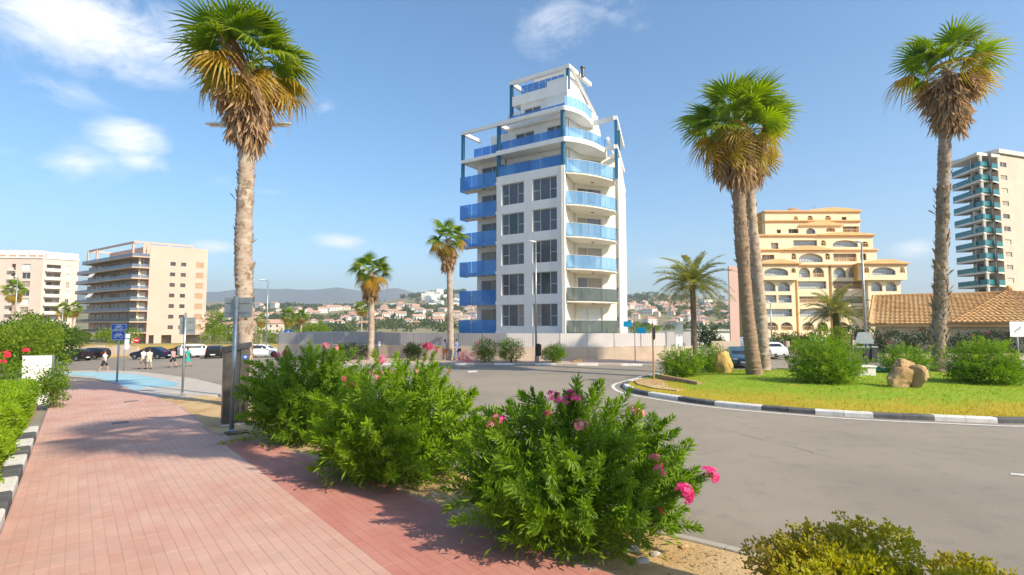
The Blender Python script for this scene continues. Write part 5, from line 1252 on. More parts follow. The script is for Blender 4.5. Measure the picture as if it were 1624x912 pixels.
# ------------------------------------------------------------------ tower with teal glass balconies at the right edge
tw = thing('apartment_tower', 'tall beige tower with teal glass balconies at the right edge', 'apartment building', (X(1590,130),136,0))
Tk = (X(1568,124),124.0); FT1 = Frame((X(1521,134),134.0), Tk); FT2 = Frame(Tk, (X(1597,126.5),126.5)); FT3 = Frame((X(1597,126.5),126.5),(X(1760,140),140.0))
zs = [z_of(y,124) for y in (592,571.5,551,530.5,510,489.5,469,448,427,406,385.5,364.5,344,323,302,281,260)]
part('core_wall', 'tower_render', tw, lambda mb: mb.prism([inn(FT1,1.2,-3.0), inn(FT1,FT1.len-1,-3.2), inn(FT2,FT2.len-.1,-2.6), inn(FT3,.1,-.45), inn(FT3,FT3.len,-.45), inn(FT3,FT3.len,-14), inn(FT1,1.2,-14)], -1, zs[-1]+3.4))
for z in zs:
    b = part('balcony', 'pale_slab', tw, lambda mb: mb.prism([inn(FT1,0,0), inn(FT1,FT1.len,0), inn(FT2,FT2.len-.02,0), inn(FT2,FT2.len-.02,-2.5), inn(FT1,FT1.len-1,-3.1), inn(FT1,0,-3.1)], z-.9, z-.45))
    glass_row(b, FT1, list(np.linspace(0.1,FT1.len,5)), .02, z-.42, z+.75, 'teal_glass'); glass_row(b, FT2, list(np.linspace(.05,FT2.len-.1,3)), .02, z-.42, z+.75, 'teal_glass')
    far_window(FT1, tw, 1.6, FT1.len*.5, z-.3, z+1.75, random.choice([W1,W1,CU]), n=-2.95, fm='white_frame'); far_window(FT1, tw, FT1.len*.55, FT1.len-1.2, z-.3, z+1.75, random.choice([W1,CU]), n=-2.95)
    far_window(FT2, tw, .9, FT2.len-.5, z-.3, z+1.75, random.choice([W1,CU,DW]), n=-2.4)
    part('balcony_pier', 'pale_slab', tw, lambda mb: mb.fbox(FT1, FT1.len-.9, FT1.len-.4, -.8, -.3, z-.45, z+2.17))
hs_ = []
for i, z in enumerate(zs): hs_.append((FT3.u(1600.5),FT3.u(1611),z+.2,z+1.35)); hs_.append((FT3.u(1640),FT3.u(1656),z+.2,z+1.35))
part('wall', 'tower_render', tw, lambda mb: wall_holes(mb, FT3, 0, FT3.len, -1, zs[-1]+3.2, hs_, .4))
for i, h in enumerate(hs_): far_window(FT3, tw, *h, random.choice(['tower_render','curtain_window','dark_window']) if i % 2 == 0 else 'curtain_window', fm='pale_slab')
part('roof_slab', 'pale_slab', tw, lambda mb: (mb.prism([inn(FT1,-.6,.5), inn(FT1,FT1.len,.5), inn(FT2,FT2.len,.5), inn(FT2,FT2.len,-2.5), inn(FT1,-.6,-4)], zs[-1]+2.2, zs[-1]+2.9), mb.fbox(FT3, -.1, FT3.len, -10, .5, zs[-1]+3.4, zs[-1]+4.4)))
# ------------------------------------------------------------------ low house with the big tiled roof on the right
o_ = at(1378,514,57.5); e_ = at(1385,470,66.6); rzh = math.atan2(-(e_.x-o_.x), e_.y-o_.y)
th_ = thing('tiled_roof_house', 'low ochre house with a wide orange tiled roof at the right', 'house', (o_.x,o_.y,0), rzh)
ze, zr = o_.z, e_.z; dp = math.hypot(e_.x-o_.x, e_.y-o_.y); LX = 34.0
def hpart(name, mat, fn, kind=None):
    mb = MB(); fn(mb); return mb.build(name, mat, th_, world=False, kind=kind)
hpart('wall', 'yellow_render', lambda mb: mb.box(.5, LX-1, .8, 2*dp-.8, -.3, ze-.05))
hpart('gable_wall', 'yellow_render', lambda mb: mb.hexa([(.5,.8,ze-.05),(.9,.8,ze-.05),(.9,2*dp-.8,ze-.05),(.5,2*dp-.8,ze-.05),(.5,dp-.1,zr-.25),(.9,dp-.1,zr-.25),(.9,dp+.1,zr-.25),(.5,dp+.1,zr-.25)]))
hpart('eave_board', 'orange_trim', lambda mb: mb.box(0, LX, .05, .25, ze-.28, ze-.02))
def tile_roof(mb, x0, x1, ya, za, yb__, zb_, taper=None, tile=.42, course=.55):
    nx = int((x1-x0)/tile); L_ = math.hypot(yb__-ya, zb_-za); nc = int(L_/course)
    for c in range(nc):
        t0, t1 = c/nc, (c+1)/nc
        a0 = lerp(x0, taper[0] if taper else x0, t0); a1 = lerp(x1, taper[1] if taper else x1, t0); n = max(2, int((a1-a0)/tile))
        vs = []
        for i in range(n*2+1):
            for t, lift in ((t0,.07),(t1,.0)):
                l0 = lerp(x0, taper[0] if taper else x0, t); l1 = lerp(x1, taper[1] if taper else x1, t)
                vs.append((lerp(l0,l1,i/(2*n)), lerp(ya,yb__,t), lerp(za,zb_,t)+lift+(.06 if i % 2 else 0)+random.uniform(-.012,.012)))
        mb.add(vs, [(2*i,2*i+2,2*i+3,2*i+1) for i in range(2*n)])
        y_, z_ = lerp(ya,yb__,t0), lerp(za,zb_,t0); mb.add([(a0,y_,z_-.05),(a1,y_,z_-.05),(a1,y_+.01,z_+.06),(a0,y_+.01,z_+.06)], [(0,1,2,3)])
hpart('roof_tiles', 'roof_tile', lambda mb: tile_roof(mb, 0, LX, 0, ze, dp, zr), 'stuff')
hpart('roof_back', 'roof_tile', lambda mb: mb.add([(0,dp,zr-.02),(LX,dp,zr-.02),(LX,2*dp,ze),(0,2*dp,ze)], [(0,1,2,3)]))
hpart('ridge_tiles', 'roof_tile', lambda mb: [mb.tube([(x,dp,zr+.04),(x+.46,dp,zr+.07)], .14, 7) for x in np.arange(0, LX, .45)])
hpart('verge_tiles', 'roof_tile', lambda mb: mb.tube([(.02,0,ze+.08),(.02,dp,zr+.08)], .16, 7))
# hipped part standing a little forward at the right
h0, h1, pk = 6.6, 18.6, 12.4; zp = zr+.32
hpart('hip_tiles', 'roof_tile', lambda mb: tile_roof(mb, h0, h1, -.25, ze+.16, dp-.4, zp, (pk-.15, pk+.15)), 'stuff')
hpart('hip_sides', 'roof_tile', lambda mb: mb.add([(h0,-.25,ze+.16),(pk-.15,dp-.4,zp),(h0,2*dp,ze+.1),(h1,-.25,ze+.16),(h1,2*dp,ze+.1),(pk+.15,dp-.4,zp)], [(0,1,2),(3,4,5),(2,1,5,4)]))
hpart('ridge_cap', 'roof_tile', lambda mb: mb.lathe([(.3,0),(.36,.15),(.22,.35),(.10,.5)], 8, (pk,dp-.4,zp-.05)))
# ------------------------------------------------------------------ small kiosk left of centre
ko = thing('kiosk', 'small flat roofed kiosk with brown shutters behind the oleanders', 'kiosk', (X(540,58),60,-.4))
FKi = Frame((X(481,58),58.0),(X(592,58.8),58.8)); zk0, zk1 = -.6, at(812,531,58).z
hk = [(FKi.u(a),FKi.u(b),.4,zk1-.35) for a,b in ((484,495),(507,516),(537,551))]
part('wall', 'house_white', ko, lambda mb: (wall_holes(mb, FKi, 0, FKi.len, zk0, zk1, hk, .25), mb.fbox(FKi, 0, FKi.len, -4, -3.8, zk0, zk1), mb.fbox(FKi, 0, .2, -3.8, -.25, zk0, zk1), mb.fbox(FKi, FKi.len-.2, FKi.len, -3.8, -.25, zk0, zk1)))
for h in hk: part('shutter', 'terracotta', ko, lambda mb: [mb.fbox(FKi, h[0], h[1], -.2, -.14+.02*(i%2), lerp(h[2],h[3],i/8), lerp(h[2],h[3],(i+.9)/8)) for i in range(8)])
part('roof', 'steel_brown', ko, lambda mb: mb.fbox(FKi, -.5, FKi.len+.4, -4.4, .6, zk1, zk1+.28))
# ------------------------------------------------------------------ low white house by the lagoon, right
lh = thing('low_house', 'low pale house with one dark window beside the lagoon right of the fence', 'house', (X(1135,95),97,-2.5))
FH = Frame((X(1098,95),95.0),(X(1162,95),95.0)); hh = [(FH.u(1124.5),FH.u(1134.5),at(812,536.5,95).z,at(812,529,95).z)]
part('wall', 'house_white', lh, lambda mb: (wall_holes(mb, FH, 0, FH.len, -3, at(812,525,95).z, hh, .3), mb.fbox(FH, .2, FH.len-.2, -6, -.6, -3, at(812,525,95).z)))
far_window(FH, lh, *hh[0], 'dark_window'); part('roof', 'pale_slab', lh, lambda mb: mb.fbox(FH, -.2, FH.len+.2, -6.3, .3, at(812,525,95).z, at(812,523,95).z))
# ------------------------------------------------------------------ garden wall with gate piers and planting in front of the yellow building
gw = thing('garden_wall', 'tan garden wall with stone piers in front of the yellow building', 'wall', (X(1200,60),60,0))
part('wall', 'wall_tan', gw, lambda mb: (mb.box(X(1128,56), X(1168,56), 56, 56.3, -.8, at(812,541,56).z), mb.box(X(1226,66), X(1235,66), 66, 66.3, -.3, at(812,545,66).z), mb.box(X(1248,62), X(1400,62), 62, 62.3, -.3, at(812,548,62).z), mb.box(X(1400,48), X(1640,48), 48, 48.3, -.3, at(812,561,48).z)))
for px, Y, yt in ((1238.5,63,538),(1248,60,541),(1352,52,540)): part('pier', 'wall_tan', gw, lambda mb: mb.bbox(X(px-2.5,Y), X(px+2.5,Y), Y, Y+.45, -.2, at(812,yt,Y).z, .04))
part('wing_wall', 'cream_render', gw, lambda mb: mb.fprism(Frame((X(1287,58),58),(X(1300,58.5),58.5)), [(0,.3),(.9,.3),(.9,at(812,533,58).z),(.6,at(812,522,58).z)], -.25, 0))
lw = thing('garden_wall', 'low tan retaining wall under the bank behind the black parked cars', 'wall', (X(150,74),74,-1.5))
for i in range(9): part('wall_section', 'wall_tan', lw, lambda mb: mb.fbox(Frame((X(98,74.5),74.5),(X(222,74.5),74.5)), i*1.21, i*1.21+1.19, -.3, 0, -3, at(812,549,74.5).z+.12*math.sin(i*2.1)))
tn = thing('garden_wall', 'tan end wall of the plot left of the parked dark car', 'wall', (X(1165,75),75,0))
part('wall', 'beige_render', tn, lambda mb: mb.box(X(1157.5,72), X(1172,72), 72, 72.3, -.5, at(812,422,72).z), 'tall narrow beige wall end behind the palms')
def bush_row(label, px0, px1, Y, yt, mat, n, leaf, fl=None, cat='hedge', name='flowering_hedge', d=1.4, yb=None):
    a, b = X(px0,Y), X(px1,Y); z0 = zg(a,Y)+.1; h = at(812,yt,Y).z-z0
    w = (b-a)/2; k = max(2, int(round(w*2/(h*.9)))); rg = random.Random(int(px0))
    L = [(lerp(-w,w,(i+.5)/k)+rg.uniform(-.3,.3), rg.uniform(-.3,.3), h*rg.uniform(.42,.52), w/k*rg.uniform(1.1,1.4), d*rg.uniform(.7,1), h*rg.uniform(.42,.52)) for i in range(k)]
    t = thing(name, label, cat, ((a+b)/2, Y, z0)); foliage('foliage', n, L, leaf, leaf*.55, mat, t, k=9, spread=1.5, zmin=.02); stems(L, 10, .04, parent=t)
    for fm, cnt in fl or []:
        P, D = clumped(cnt, L, .12, k=5, spread=1.2, shell=.9, zmin=.2); v, f = leaves_arrays(P, D, .12*np.ones(len(P)), .09); link('blossom', fast_mesh('blossom', v, f, fm), t, 'stuff')
    return t
bush_row('dark bougainvillea hedge with deep red blossom under the orange tiled roof', 1394, 1640, 50.5, 521, 'dark_leaf', 9000, .17, [('flower_deep',420)])
bush_row('hedge mixing green with purple blossom in front of the yellow building arches', 1222, 1300, 64, 527, 'tree_leaf', 3600, .2, [('flower_deep',420)])
bush_row('round topped light green tree with a few red blossoms before the date palm', 1297, 1337, 50, 513, 'tree_lime', 3000, .16, [('flower_deep',40)], 'tree', 'flowering_tree', 1.2)
bush_row('dark green shrubs between the round topped tree and the lamp post', 1330, 1392, 56, 516, 'dark_leaf', 3000, .18, None, 'shrub', 'dark_shrubs')
bush_row('yellow green creeper on the wall left of the round topped tree', 1258, 1300, 52, 545, 'tree_lime', 1600, .15, None, 'shrub', 'wall_creeper', .8)
# ================================================================== STREET FURNITURE, CARS, PEOPLE, ROCKS
def pole(t, h, r, mat='galvanised', base=True):
    mb = MB(); mb.tube([(0,0,0),(0,0,h)], r, 10); mb.build('pole', mat, t, smooth=True, world=False)
    if base:
        mb = MB(); mb.box(-.11,.11,-.11,.11,0,.02); mb.lathe([(r*1.5,.02),(r*1.5,.09),(r*1.05,.12)], 10); mb.build('base_plate', mat, t, world=False)
def face_box(mb, w, h, z, y0=-.03, y1=-.015, x=0): mb.box(x-w/2, x+w/2, y0, y1, z-h/2, z+h/2)
def poly_plate(mb, pts, y0, y1):
    n = len(pts); mb.add([(x,y0,z) for x,z in pts]+[(x,y1,z) for x,z in pts], [tuple(range(n)), tuple(range(2*n-1,n-1,-1))]+[((i+1)%n,i,n+i,n+(i+1)%n) for i in range(n)])
def stroke(mb, pts, w, y0, y1):
    for a, b in zip(pts, pts[1:]):
        d = Vector((b[0]-a[0], b[1]-a[1])); d.normalize(); n = Vector((-d.y,d.x))*w/2
        poly_plate(mb, [(a[0]-n.x,a[1]-n.y),(b[0]-n.x,b[1]-n.y),(b[0]+n.x,b[1]+n.y),(a[0]+n.x,a[1]+n.y)], y0, y1)
def circ(cx, cz, r, n=18, a0=0, a1=2*PI): return [(cx+r*math.cos(lerp(a0,a1,i/n)), cz+r*math.sin(lerp(a0,a1,i/n))) for i in range(n+1)]
def bicycle(mb, cx, cz, s, y0, y1):
    w = .035*s
    stroke(mb, circ(cx-.26*s,cz-.08*s,.16*s), w, y0, y1); stroke(mb, circ(cx+.26*s,cz-.08*s,.16*s), w, y0, y1)
    P = lambda x, z: (cx+x*s, cz+z*s)
    for pts in ([P(-.26,-.08),P(-.1,.14),P(.16,.14),P(.0,-.08),P(-.26,-.08)], [P(-.1,.14),P(0,-.08)], [P(-.13,.2),P(-.1,.14)], [P(-.19,.2),P(-.07,.2)], [P(.26,-.08),P(.14,.22),P(.22,.24)]): stroke(mb, pts, w, y0-.0004, y1)
# blue bicycle sign on a post in the paving
Ys = 28.6; p = G(185,612); Ys = p.y
sg = thing('bicycle_sign', 'blue double sign with white bicycle symbols on a grey post in the pavement', 'sign', (p.x,p.y,p.z+.12))
ztop = at(190,513,Ys).z-sg.location.z
pole(sg, ztop-.05, .05)
wS = 22/F*Ys
for zc, hS, ww in ((ztop-.20,.36,wS*1.12),(ztop-.70,.56,wS)):
    mb = MB(); face_box(mb, ww, hS, zc, -.075, -.055); pl = mb.build('sign_plate', 'sign_blue', sg, world=False)
    mb = MB(); bicycle(mb, 0, zc, .62 if hS > .5 else .52, -.079, -.0755); mb.build('bicycle_symbol', 'sign_white', pl, world=False)
    mb = MB(); hw, hh, e = ww/2-.015, hS/2-.015, .018
    for a in ((-hw,-hh,hw,-hh+e),(-hw,hh-e,hw,hh),(-hw,-hh+e,-hw+e,hh-e),(hw-e,-hh+e,hw,hh-e)): mb.box(a[0],a[2],-.0775,-.0755,zc+a[1],zc+a[3])
    mb.build('sign_border', 'sign_white', pl, world=False)
# sign seen from behind near the concrete apron
p = G(289,630); sb = thing('traffic_sign', 'grey back of a sign on a post at the edge of the pale concrete', 'sign', (p.x,p.y,p.z+.10)); zt = at(293,496,p.y).z-sb.location.z
pole(sb, zt, .05)
def back_plate(t, w, h, z, y=.07, x=0, mat='sign_back'):
    mb = MB(); mb.bbox(x-w/2,x+w/2,y,y+.02,z-h/2,z+h/2,.004); q = mb.build('sign_plate', mat, t, world=False)
    mb = MB(); mb.box(x-w/2+.06,x+w/2-.06,y-.02,y-.001,z+h*.22,z+h*.22+.04); mb.box(x-w/2+.06,x+w/2-.06,y-.02,y-.001,z-h*.26,z-h*.26+.04); mb.build('bracket', 'galvanised', q, world=False)
back_plate(sb, 25/F*p.y, 27/F*p.y, zt-.62, x=.06)
# near sign post with a grey plate (back view), beside the pillar
p = G(367,693); ns = thing('traffic_sign', 'tall grey post with the blank back of a sign in front of the information pillar', 'sign', (p.x,p.y,p.z+.10)); zt = at(375,470,p.y).z-ns.location.z
pole(ns, zt, .062)
back_plate(ns, 44/F*p.y, 32/F*p.y, zt-.32, y=.08, x=.02)
# information pillar
p = G(371,679); ip = thing('information_pillar', 'tall dark grey information pillar with brown metal sides beside the nearest sign post', 'information pillar', (p.x,p.y,p.z+.10), R(38))
Yp = p.y; hP = at(370,547,Yp).z-ip.location.z
mb = MB(); mb.box(-.42,.42,-.2,.2,0,.06); mb.build('plinth', 'concrete', ip, world=False)
def taper(mb, x0, x1, y0, y1, z0, z1): mb.box(x0,x1,y0,y1,z0,z1)
mb = MB(); taper(mb,-.36,-.10,-.11,.11,.06,hP-.1); mb.build('side_panel', 'steel_brown', ip, world=False)
mb = MB(); taper(mb,.10,.36,-.11,.11,.06,hP-.1); mb.build('side_panel', 'steel_brown', ip, world=False)
mb = MB(); taper(mb,-.10,.10,-.08,.08,.06,hP-.1); mb.build('centre_panel', 'dark_metal', ip, world=False)
mb = MB(); mb.hexa([(-.40,-.16,hP-.22),(.40,-.16,hP-.08),(.40,.16,hP-.08),(-.40,.16,hP-.22),(-.40,-.16,hP-.06),(.40,-.16,hP+.08),(.40,.16,hP+.08),(-.40,.16,hP-.06)]); mb.build('cap', 'dark_metal', ip, world=False)
mb = MB(); poly_plate(mb, circ(.22,hP-.38,.075)[:-1], -.116, -.111); em = mb.build('emblem', 'sign_blue', ip, world=False)
mb = MB(); stroke(mb, [(.18,hP-.38),(.26,hP-.38)], .018, -.119, -.1165); stroke(mb, [(.225,hP-.345),(.262,hP-.38),(.225,hP-.415)], .016, -.1195, -.1165); mb.build('arrow', 'sign_white', em, world=False)
# white board with a teal-edged post beside the hedge
p = G(80,640); wb = thing('notice_board', 'plain white board with a slim post, standing between the clipped hedge and the leafy bush', 'board', (p.x,p.y,p.z+.1), R(20)); Yw = p.y
wB = 38/F*Yw; zt = at(60,565,Yw).z-wb.location.z; hB = 36/F*Yw
mb = MB(); mb.box(-wB,-.03,-.05,.05,zt-hB-1.2,zt); mb.build('panel', 'house_white', wb, world=False)
mb = MB(); mb.box(-wB-.02,-.03,-.06,.06,zt,zt+.04); mb.build('top_edge', 'white_frame', wb, world=False)
mb = MB(); mb.box(-.029,.05,-.05,.05,0,zt+.05); mb.build('post', 'galvanised', wb, world=False)
# ---- street lamps
def lamp(label, px, pyb, py_top, Y=None, arm=0.0, zb=None, head=.9, r=.09, side=-1):
    if Y is None: p = G(px,pyb); Y = p.y; z = p.z
    else: z = zb if zb is not None else zg(X(px,Y),Y)
    t = thing('street_lamp', label, 'street lamp', (X(px,Y),Y,z+.1)); h = at(812,py_top,Y).z-z-.1
    mb = MB(); mb.tube([(0,0,0),(0,0,h*.5),(0,0,h)],[r,r*.8,r*.6],9); mb.build('pole','galvanised',t,smooth=True,world=False)
    mb = MB(); mb.lathe([(r*2,0),(r*2,.05),(r*1.4,.06),(r*1.3,.5),(r,.55)],10); mb.build('base','galvanised',t,world=False)
    for sgn in ([side] if arm >= 0 else [-1,1]):
        a = abs(arm)
        mb = MB(); mb.tube([(0,0,h-.05),(sgn*a*.5,0,h+.08),(sgn*a,0,h+.12)], r*.5, 7); mb.build('arm','galvanised',t,world=False)
        mb = MB(); L_ = head
        rings = [(0,.05,.05),(.2,.11,.08),(.55,.16,.10),(.85,.12,.07),(1,.03,.03)]; n = 10; b0 = len(mb.v)
        for (u, w, hh) in rings:
            for k in range(n): an = 2*PI*k/n; mb.v.append((sgn*(a-.05+u*L_), w*math.cos(an)*1.1, h+.12+(hh*math.sin(an) if math.sin(an) > 0 else hh*.5*math.sin(an))+.04*u))
        for i in range(len(rings)-1):
            for k in range(n): k2=(k+1)%n; mb.f.append((i*n+k,i*n+k2,(i+1)*n+k2,(i+1)*n+k)); mb.mi.append(0)
        hd = mb.build('lamp_head','white_frame',t,smooth=True,world=False)
        mb = MB(); mb.box(min(sgn*(a+.15*L_),sgn*(a+.75*L_)),max(sgn*(a+.15*L_),sgn*(a+.75*L_)),-.10,.10,h+.045,h+.07); mb.build('lens','pale_window',hd,world=False)
    return t
lamp('double headed street lamp half hidden behind the tallest left palm', 384, 632, 202, None, -.92, head=1.15, r=.10)
lamp('slim white street lamp among the parked white cars right of the beige block', 424, 0, 446, 62, .35, head=.9)
lamp('street lamp with a small head standing in front of the white tower', 850, 0, 386, 43.6, .0, head=.7)
lamp('tall grey lamp post beside the dark chevron sign in front of the date palm', 1371, 0, 386, 44, .0, head=.6, r=.11)
lamp('short lamp post beyond the parked white car on the right', 1222, 0, 482, 60, .0, head=.5, r=.09)
lamp('lamp post beside the trimmed hedge under the beige block', 100, 0, 492, 86, .2, zb=.2, head=.7)
lamp('lamp post rising behind the trees at the left edge', 25, 0, 440, 75, .0, zb=0, head=.6)
lamp('lamp post beyond the fence left of the feathery date palm', 1108, 0, 475, 75, .0, zb=-1.5, head=.5, r=.07)
# ---- other signs
def simple_sign(name, label, px, pyb, plates, Y=None, rz=0, r=.035, mat='galvanised', ytop=None):
    if Y is None: p = G(px,pyb); Y = p.y; z = p.z
    else: z = zg(X(px,Y),Y)
    t = thing(name, label, 'sign', (X(px,Y),Y,z+.05), rz); L = t.location
    top = at(812,ytop,Y).z-L.z; pole(t, top, r, mat, base=False)
    for kind, x, y, w, h, m in plates:
        q = at(x,y,Y)-L; ww, hh = w/F*Y, h/F*Y; mb = MB()
        if kind == 'rect': mb.box(q.x-ww/2,q.x+ww/2,-r-.03,-r-.01,q.z-hh/2,q.z+hh/2)
        elif kind == 'round': poly_plate(mb, circ(q.x,q.z,ww/2)[:-1], -r-.03, -r-.01)
        pl = mb.build('sign_plate', m, t, world=False)
        if m == 'sign_blue' and kind == 'rect':
            mb = MB(); poly_plate(mb, [(q.x-ww*.38,q.z-hh*.38),(q.x+ww*.38,q.z-hh*.38),(q.x,q.z+hh*.4)], -r-.034, -r-.0305); pl2 = mb.build('white_triangle','sign_white',pl,world=False)
            mb = MB(); stroke(mb, [(q.x-.02*1,q.z+hh*.12),(q.x,q.z-hh*.05),(q.x-.08,q.z-hh*.3)], .05, -r-.037, -r-.0345); stroke(mb, [(q.x,q.z-hh*.05),(q.x+.09,q.z-hh*.3)], .05, -r-.0375, -r-.0345); mb.build('pedestrian_symbol','black',pl,world=False)
        if m == 'sign_red':
            mb = MB(); mb.box(q.x-ww*.33,q.x+ww*.33,-r-.034,-r-.0305,q.z-ww*.09,q.z+ww*.09); mb.build('white_bar','sign_white',pl,world=False)
    return t
simple_sign('crossing_sign','blue pedestrian crossing sign beside the parked white car',457,0,[('rect',457.5,529,14,11,'sign_blue')],60,ytop=523)
simple_sign('direction_sign','two bright blue direction plates on a slim post before the pale fence',1006,0,[('rect',995,514,13,9,'sign_cyan'),('rect',1017,524,14,9.5,'sign_cyan')],43.5,ytop=509)
gs = simple_sign('traffic_sign','dark sign back above a small white plate, right of the blue direction plates',1077,0,[('rect',1076,520,13,19,'sign_back'),('rect',1077,542,11,17,'sign_white')],43,ytop=506)
simple_sign('no_entry_sign','small round red no entry sign in front of the beige block',217,0,[('round',217,540,9,9,'sign_red')],78,ytop=534)
simple_sign('street_sign','white plate on a post between the no entry sign and the blue bicycle sign',201,0,[('rect',202,533,10,7,'sign_white'),('rect',202,546,7,16,'sign_white')],44,ytop=528)
simple_sign('street_sign','small white plate on a post left of the parked black car',88,0,[('rect',88,541,9,13,'sign_white')],62,ytop=533)
simple_sign('street_sign','small pale plate by the kiosk wall behind the second palm',602,0,[('rect',602,545,4,8,'sign_white')],52,ytop=540)
# white sign with a dark diagonal bar, right edge
p = (X(1610,33.5),33.5,0); es = thing('end_of_limit_sign','white rectangular sign with a dark diagonal stripe at the right edge','sign',(*p[:2],.1)); zt = at(1606,510,33.5).z-.1
pole(es, zt-.02, .045, base=False); ww, hh = 25/F*33.5, 24/F*33.5; zc = zt-hh/2
mb = MB(); mb.box(-ww/2,ww/2,-.075,-.055,zc-hh/2,zc+hh/2); pl = mb.build('sign_plate','sign_white',es,world=False)
mb = MB(); stroke(mb, [(-.22,zc-.15),(.20,zc+.13)], .10, -.079, -.0755); stroke(mb, [(-.25,zc-.2),(-.08,zc-.2)], .03, -.079, -.0755); stroke(mb, [(.02,zc-.13),(.22,zc-.02)], .03, -.0795, -.0755); mb.build('diagonal_stripe','sign_back',pl,world=False)
# edge-on wooden-looking sign post on the island's sandy tip
p = G(1037,609); eo = thing('traffic_sign','brown post with a sign seen edge-on at the sandy left tip of the roundabout','sign',(p.x,p.y,.18),R(82)); zt = at(1036,513,p.y).z-.18
mb = MB(); mb.tube([(0,0,0),(0,0,zt)],.05,8); mb.build('pole','wood',eo,world=False)
mb = MB(); poly_plate(mb, circ(0,zt-.5,.36)[:-1], -.085, -.055); mb.build('sign_plate','steel_brown',eo,world=False)
# dark chevron-like sign backs beside the tall lamp post
cv = thing('chevron_sign','wide dark grey sign seen from behind beside the lamp post on the right','sign',(X(1360,42.5),42.5,.1)); L = cv.location
for dx in (-.55,.55): mb = MB(); mb.tube([(dx,0.04,0),(dx,0.04,at(812,532,42.5).z)],.045,7); mb.build('post','dark_metal',cv,world=False)
a = lambda px,py: ((at(px,py,42.5)-L).x,(at(px,py,42.5)-L).z)
mb = MB(); poly_plate(mb, [a(1355,545),a(1386,545),a(1381,527),a(1360,527)], -.04, -.01); mb.build('sign_plate','sign_back',cv,world=False)
for px, lab in ((1358,'left of three dark bins below the wide grey sign back'),(1368,'middle of three dark bins below the wide grey sign back'),(1381,'right of three dark bins below the wide grey sign back')):
    t = thing('waste_bin', lab, 'bin', (X(px,43.6),43.6,.05), group='bins behind the roundabout'); w = .23
    mb = MB(); mb.hexa([(-w*.85,-w*.8,.05),(w*.85,-w*.8,.05),(w*.85,w*.8,.05),(-w*.85,w*.8,.05),(-w,-w,1.25),(w,-w,1.25),(w,w,1.25),(-w,w,1.25)]); mb.build('body','dark_metal',t,world=False)
    mb = MB(); mb.bbox(-w-.03,w+.03,-w-.04,w+.03,1.255,1.36,.04); mb.build('lid','metal_grey',t,world=False)
# white box and green cover on the lawn
wx = thing('utility_box','low white box with a green cover on the roundabout lawn','box',(X(1366,29),29,lawn_z(X(1366,29),29)))
mb = MB(); mb.bbox(-.42,.42,-.3,.3,-.02,.45,.03); mb.build('body','kerb_white',wx,world=False)
mb = MB(); mb.bbox(-.5,.46,-.36,.36,.451,.52,.03); mb.build('lid','house_white',wx,world=False)
tp = thing('green_tarpaulin','crumpled green cover lying behind the white box on the lawn','tarpaulin',(X(1375,31.5),31.5,lawn_z(X(1375,31.5),31.5)))
material('tarp', (.02,.25,.12),(.03,.32,.16),4,.5)
mb = MB(); n=14; mb.v=[(lerp(-1.2,1.2,i/n),lerp(-.5,.5,j/6),.05+(.30*math.exp(-((i/n-.5)*2.6)**2)*(1-abs(j/3-1)))+.10*abs(fbm(i,j,.7))) for j in range(7) for i in range(n+1)]
mb.f=[(j*(n+1)+i,j*(n+1)+i+1,(j+1)*(n+1)+i+1,(j+1)*(n+1)+i) for j in range(6) for i in range(n)]; mb.mi=[0]*len(mb.f); mb.build('cover','tarp',tp,world=False)
bn = thing('litter_bin','dark bin on the lamp post in front of the white tower','bin',(X(853.5,43.2),43.2,.15)); mb = MB(); mb.lathe([(.16,.5),(.2,.55),(.24,1.25),(.26,1.3)],10); mb.build('body','black',bn,world=False); mb = MB(); mb.lathe([(.27,1.305),(.22,1.42),(.05,1.5)],10); mb.build('lid','black',bn,world=False)
mb = MB(); mb.tube([(0,0,0),(0,0,.5)],.04,6); mb.build('leg','black',bn,world=False)
bn2 = thing('litter_bin','black bin beside the blue crossing sign','bin',(X(462,60),60,zg(X(462,60),60))); mb = MB(); mb.lathe([(.3,.0),(.36,1.0)],10); mb.build('body','black',bn2,world=False); mb = MB(); mb.lathe([(.38,1.005),(.38,1.08),(.1,1.2)],10); mb.build('lid','black',bn2,world=False)
# ---- rocks
def rock_mesh(seed, dims, rough=.34, sub=3, cuts=16, pw=3.0):
    bm = bmesh.new(); bmesh.ops.create_icosphere(bm, subdivisions=sub, radius=1); rg = random.Random(seed)
    planes = [(Vector((rg.gauss(0,1),rg.gauss(0,1),rg.gauss(0,.7))).normalized(), rg.uniform(.62,.92)) for _ in range(cuts)]
    for v in bm.verts:
        p = v.co.copy(); p /= (abs(p.x)**pw+abs(p.y)**pw+abs(p.z)**pw)**(1/pw)
        for n_, d in planes:
            e = p.dot(n_)-d
            if e > 0: p -= n_*e*.96
        sd = Vector((seed*1.7,0,0)); p += p.normalized()*(rough*.30*mnoise.noise(p*1.5+sd)+rough*.22*mnoise.fractal(p*2.6+sd,1,2.2,4))
        v.co = Vector((p.x*dims[0],p.y*dims[1],p.z*dims[2]))
    me = bpy.data.meshes.new('boulder'); bm.to_mesh(me); bm.free(); return me
def boulder(label, px, Y, pieces, mat):
    x = X(px,Y); t = thing('boulder', label, 'rock', (x,Y,lawn_z(x,Y)))
    for i, (dx,dy,dz,dims,rz) in enumerate(pieces):
        me = rock_mesh(i+int(px), dims); me.materials.append(M[mat]); o = inst('stone', me, t, Matrix.Translation((dx,dy,dz)) @ Matrix.Rotation(rz,4,'Z'))
boulder('split brown boulder on the dry front edge of the roundabout lawn', 1431, 23.6, [(-.22,.05,.36,(.66,.55,.50),.25),(.34,-.10,.44,(.50,.50,.58),.55),(.06,.12,.92,(.46,.40,.30),.15)], 'rock')
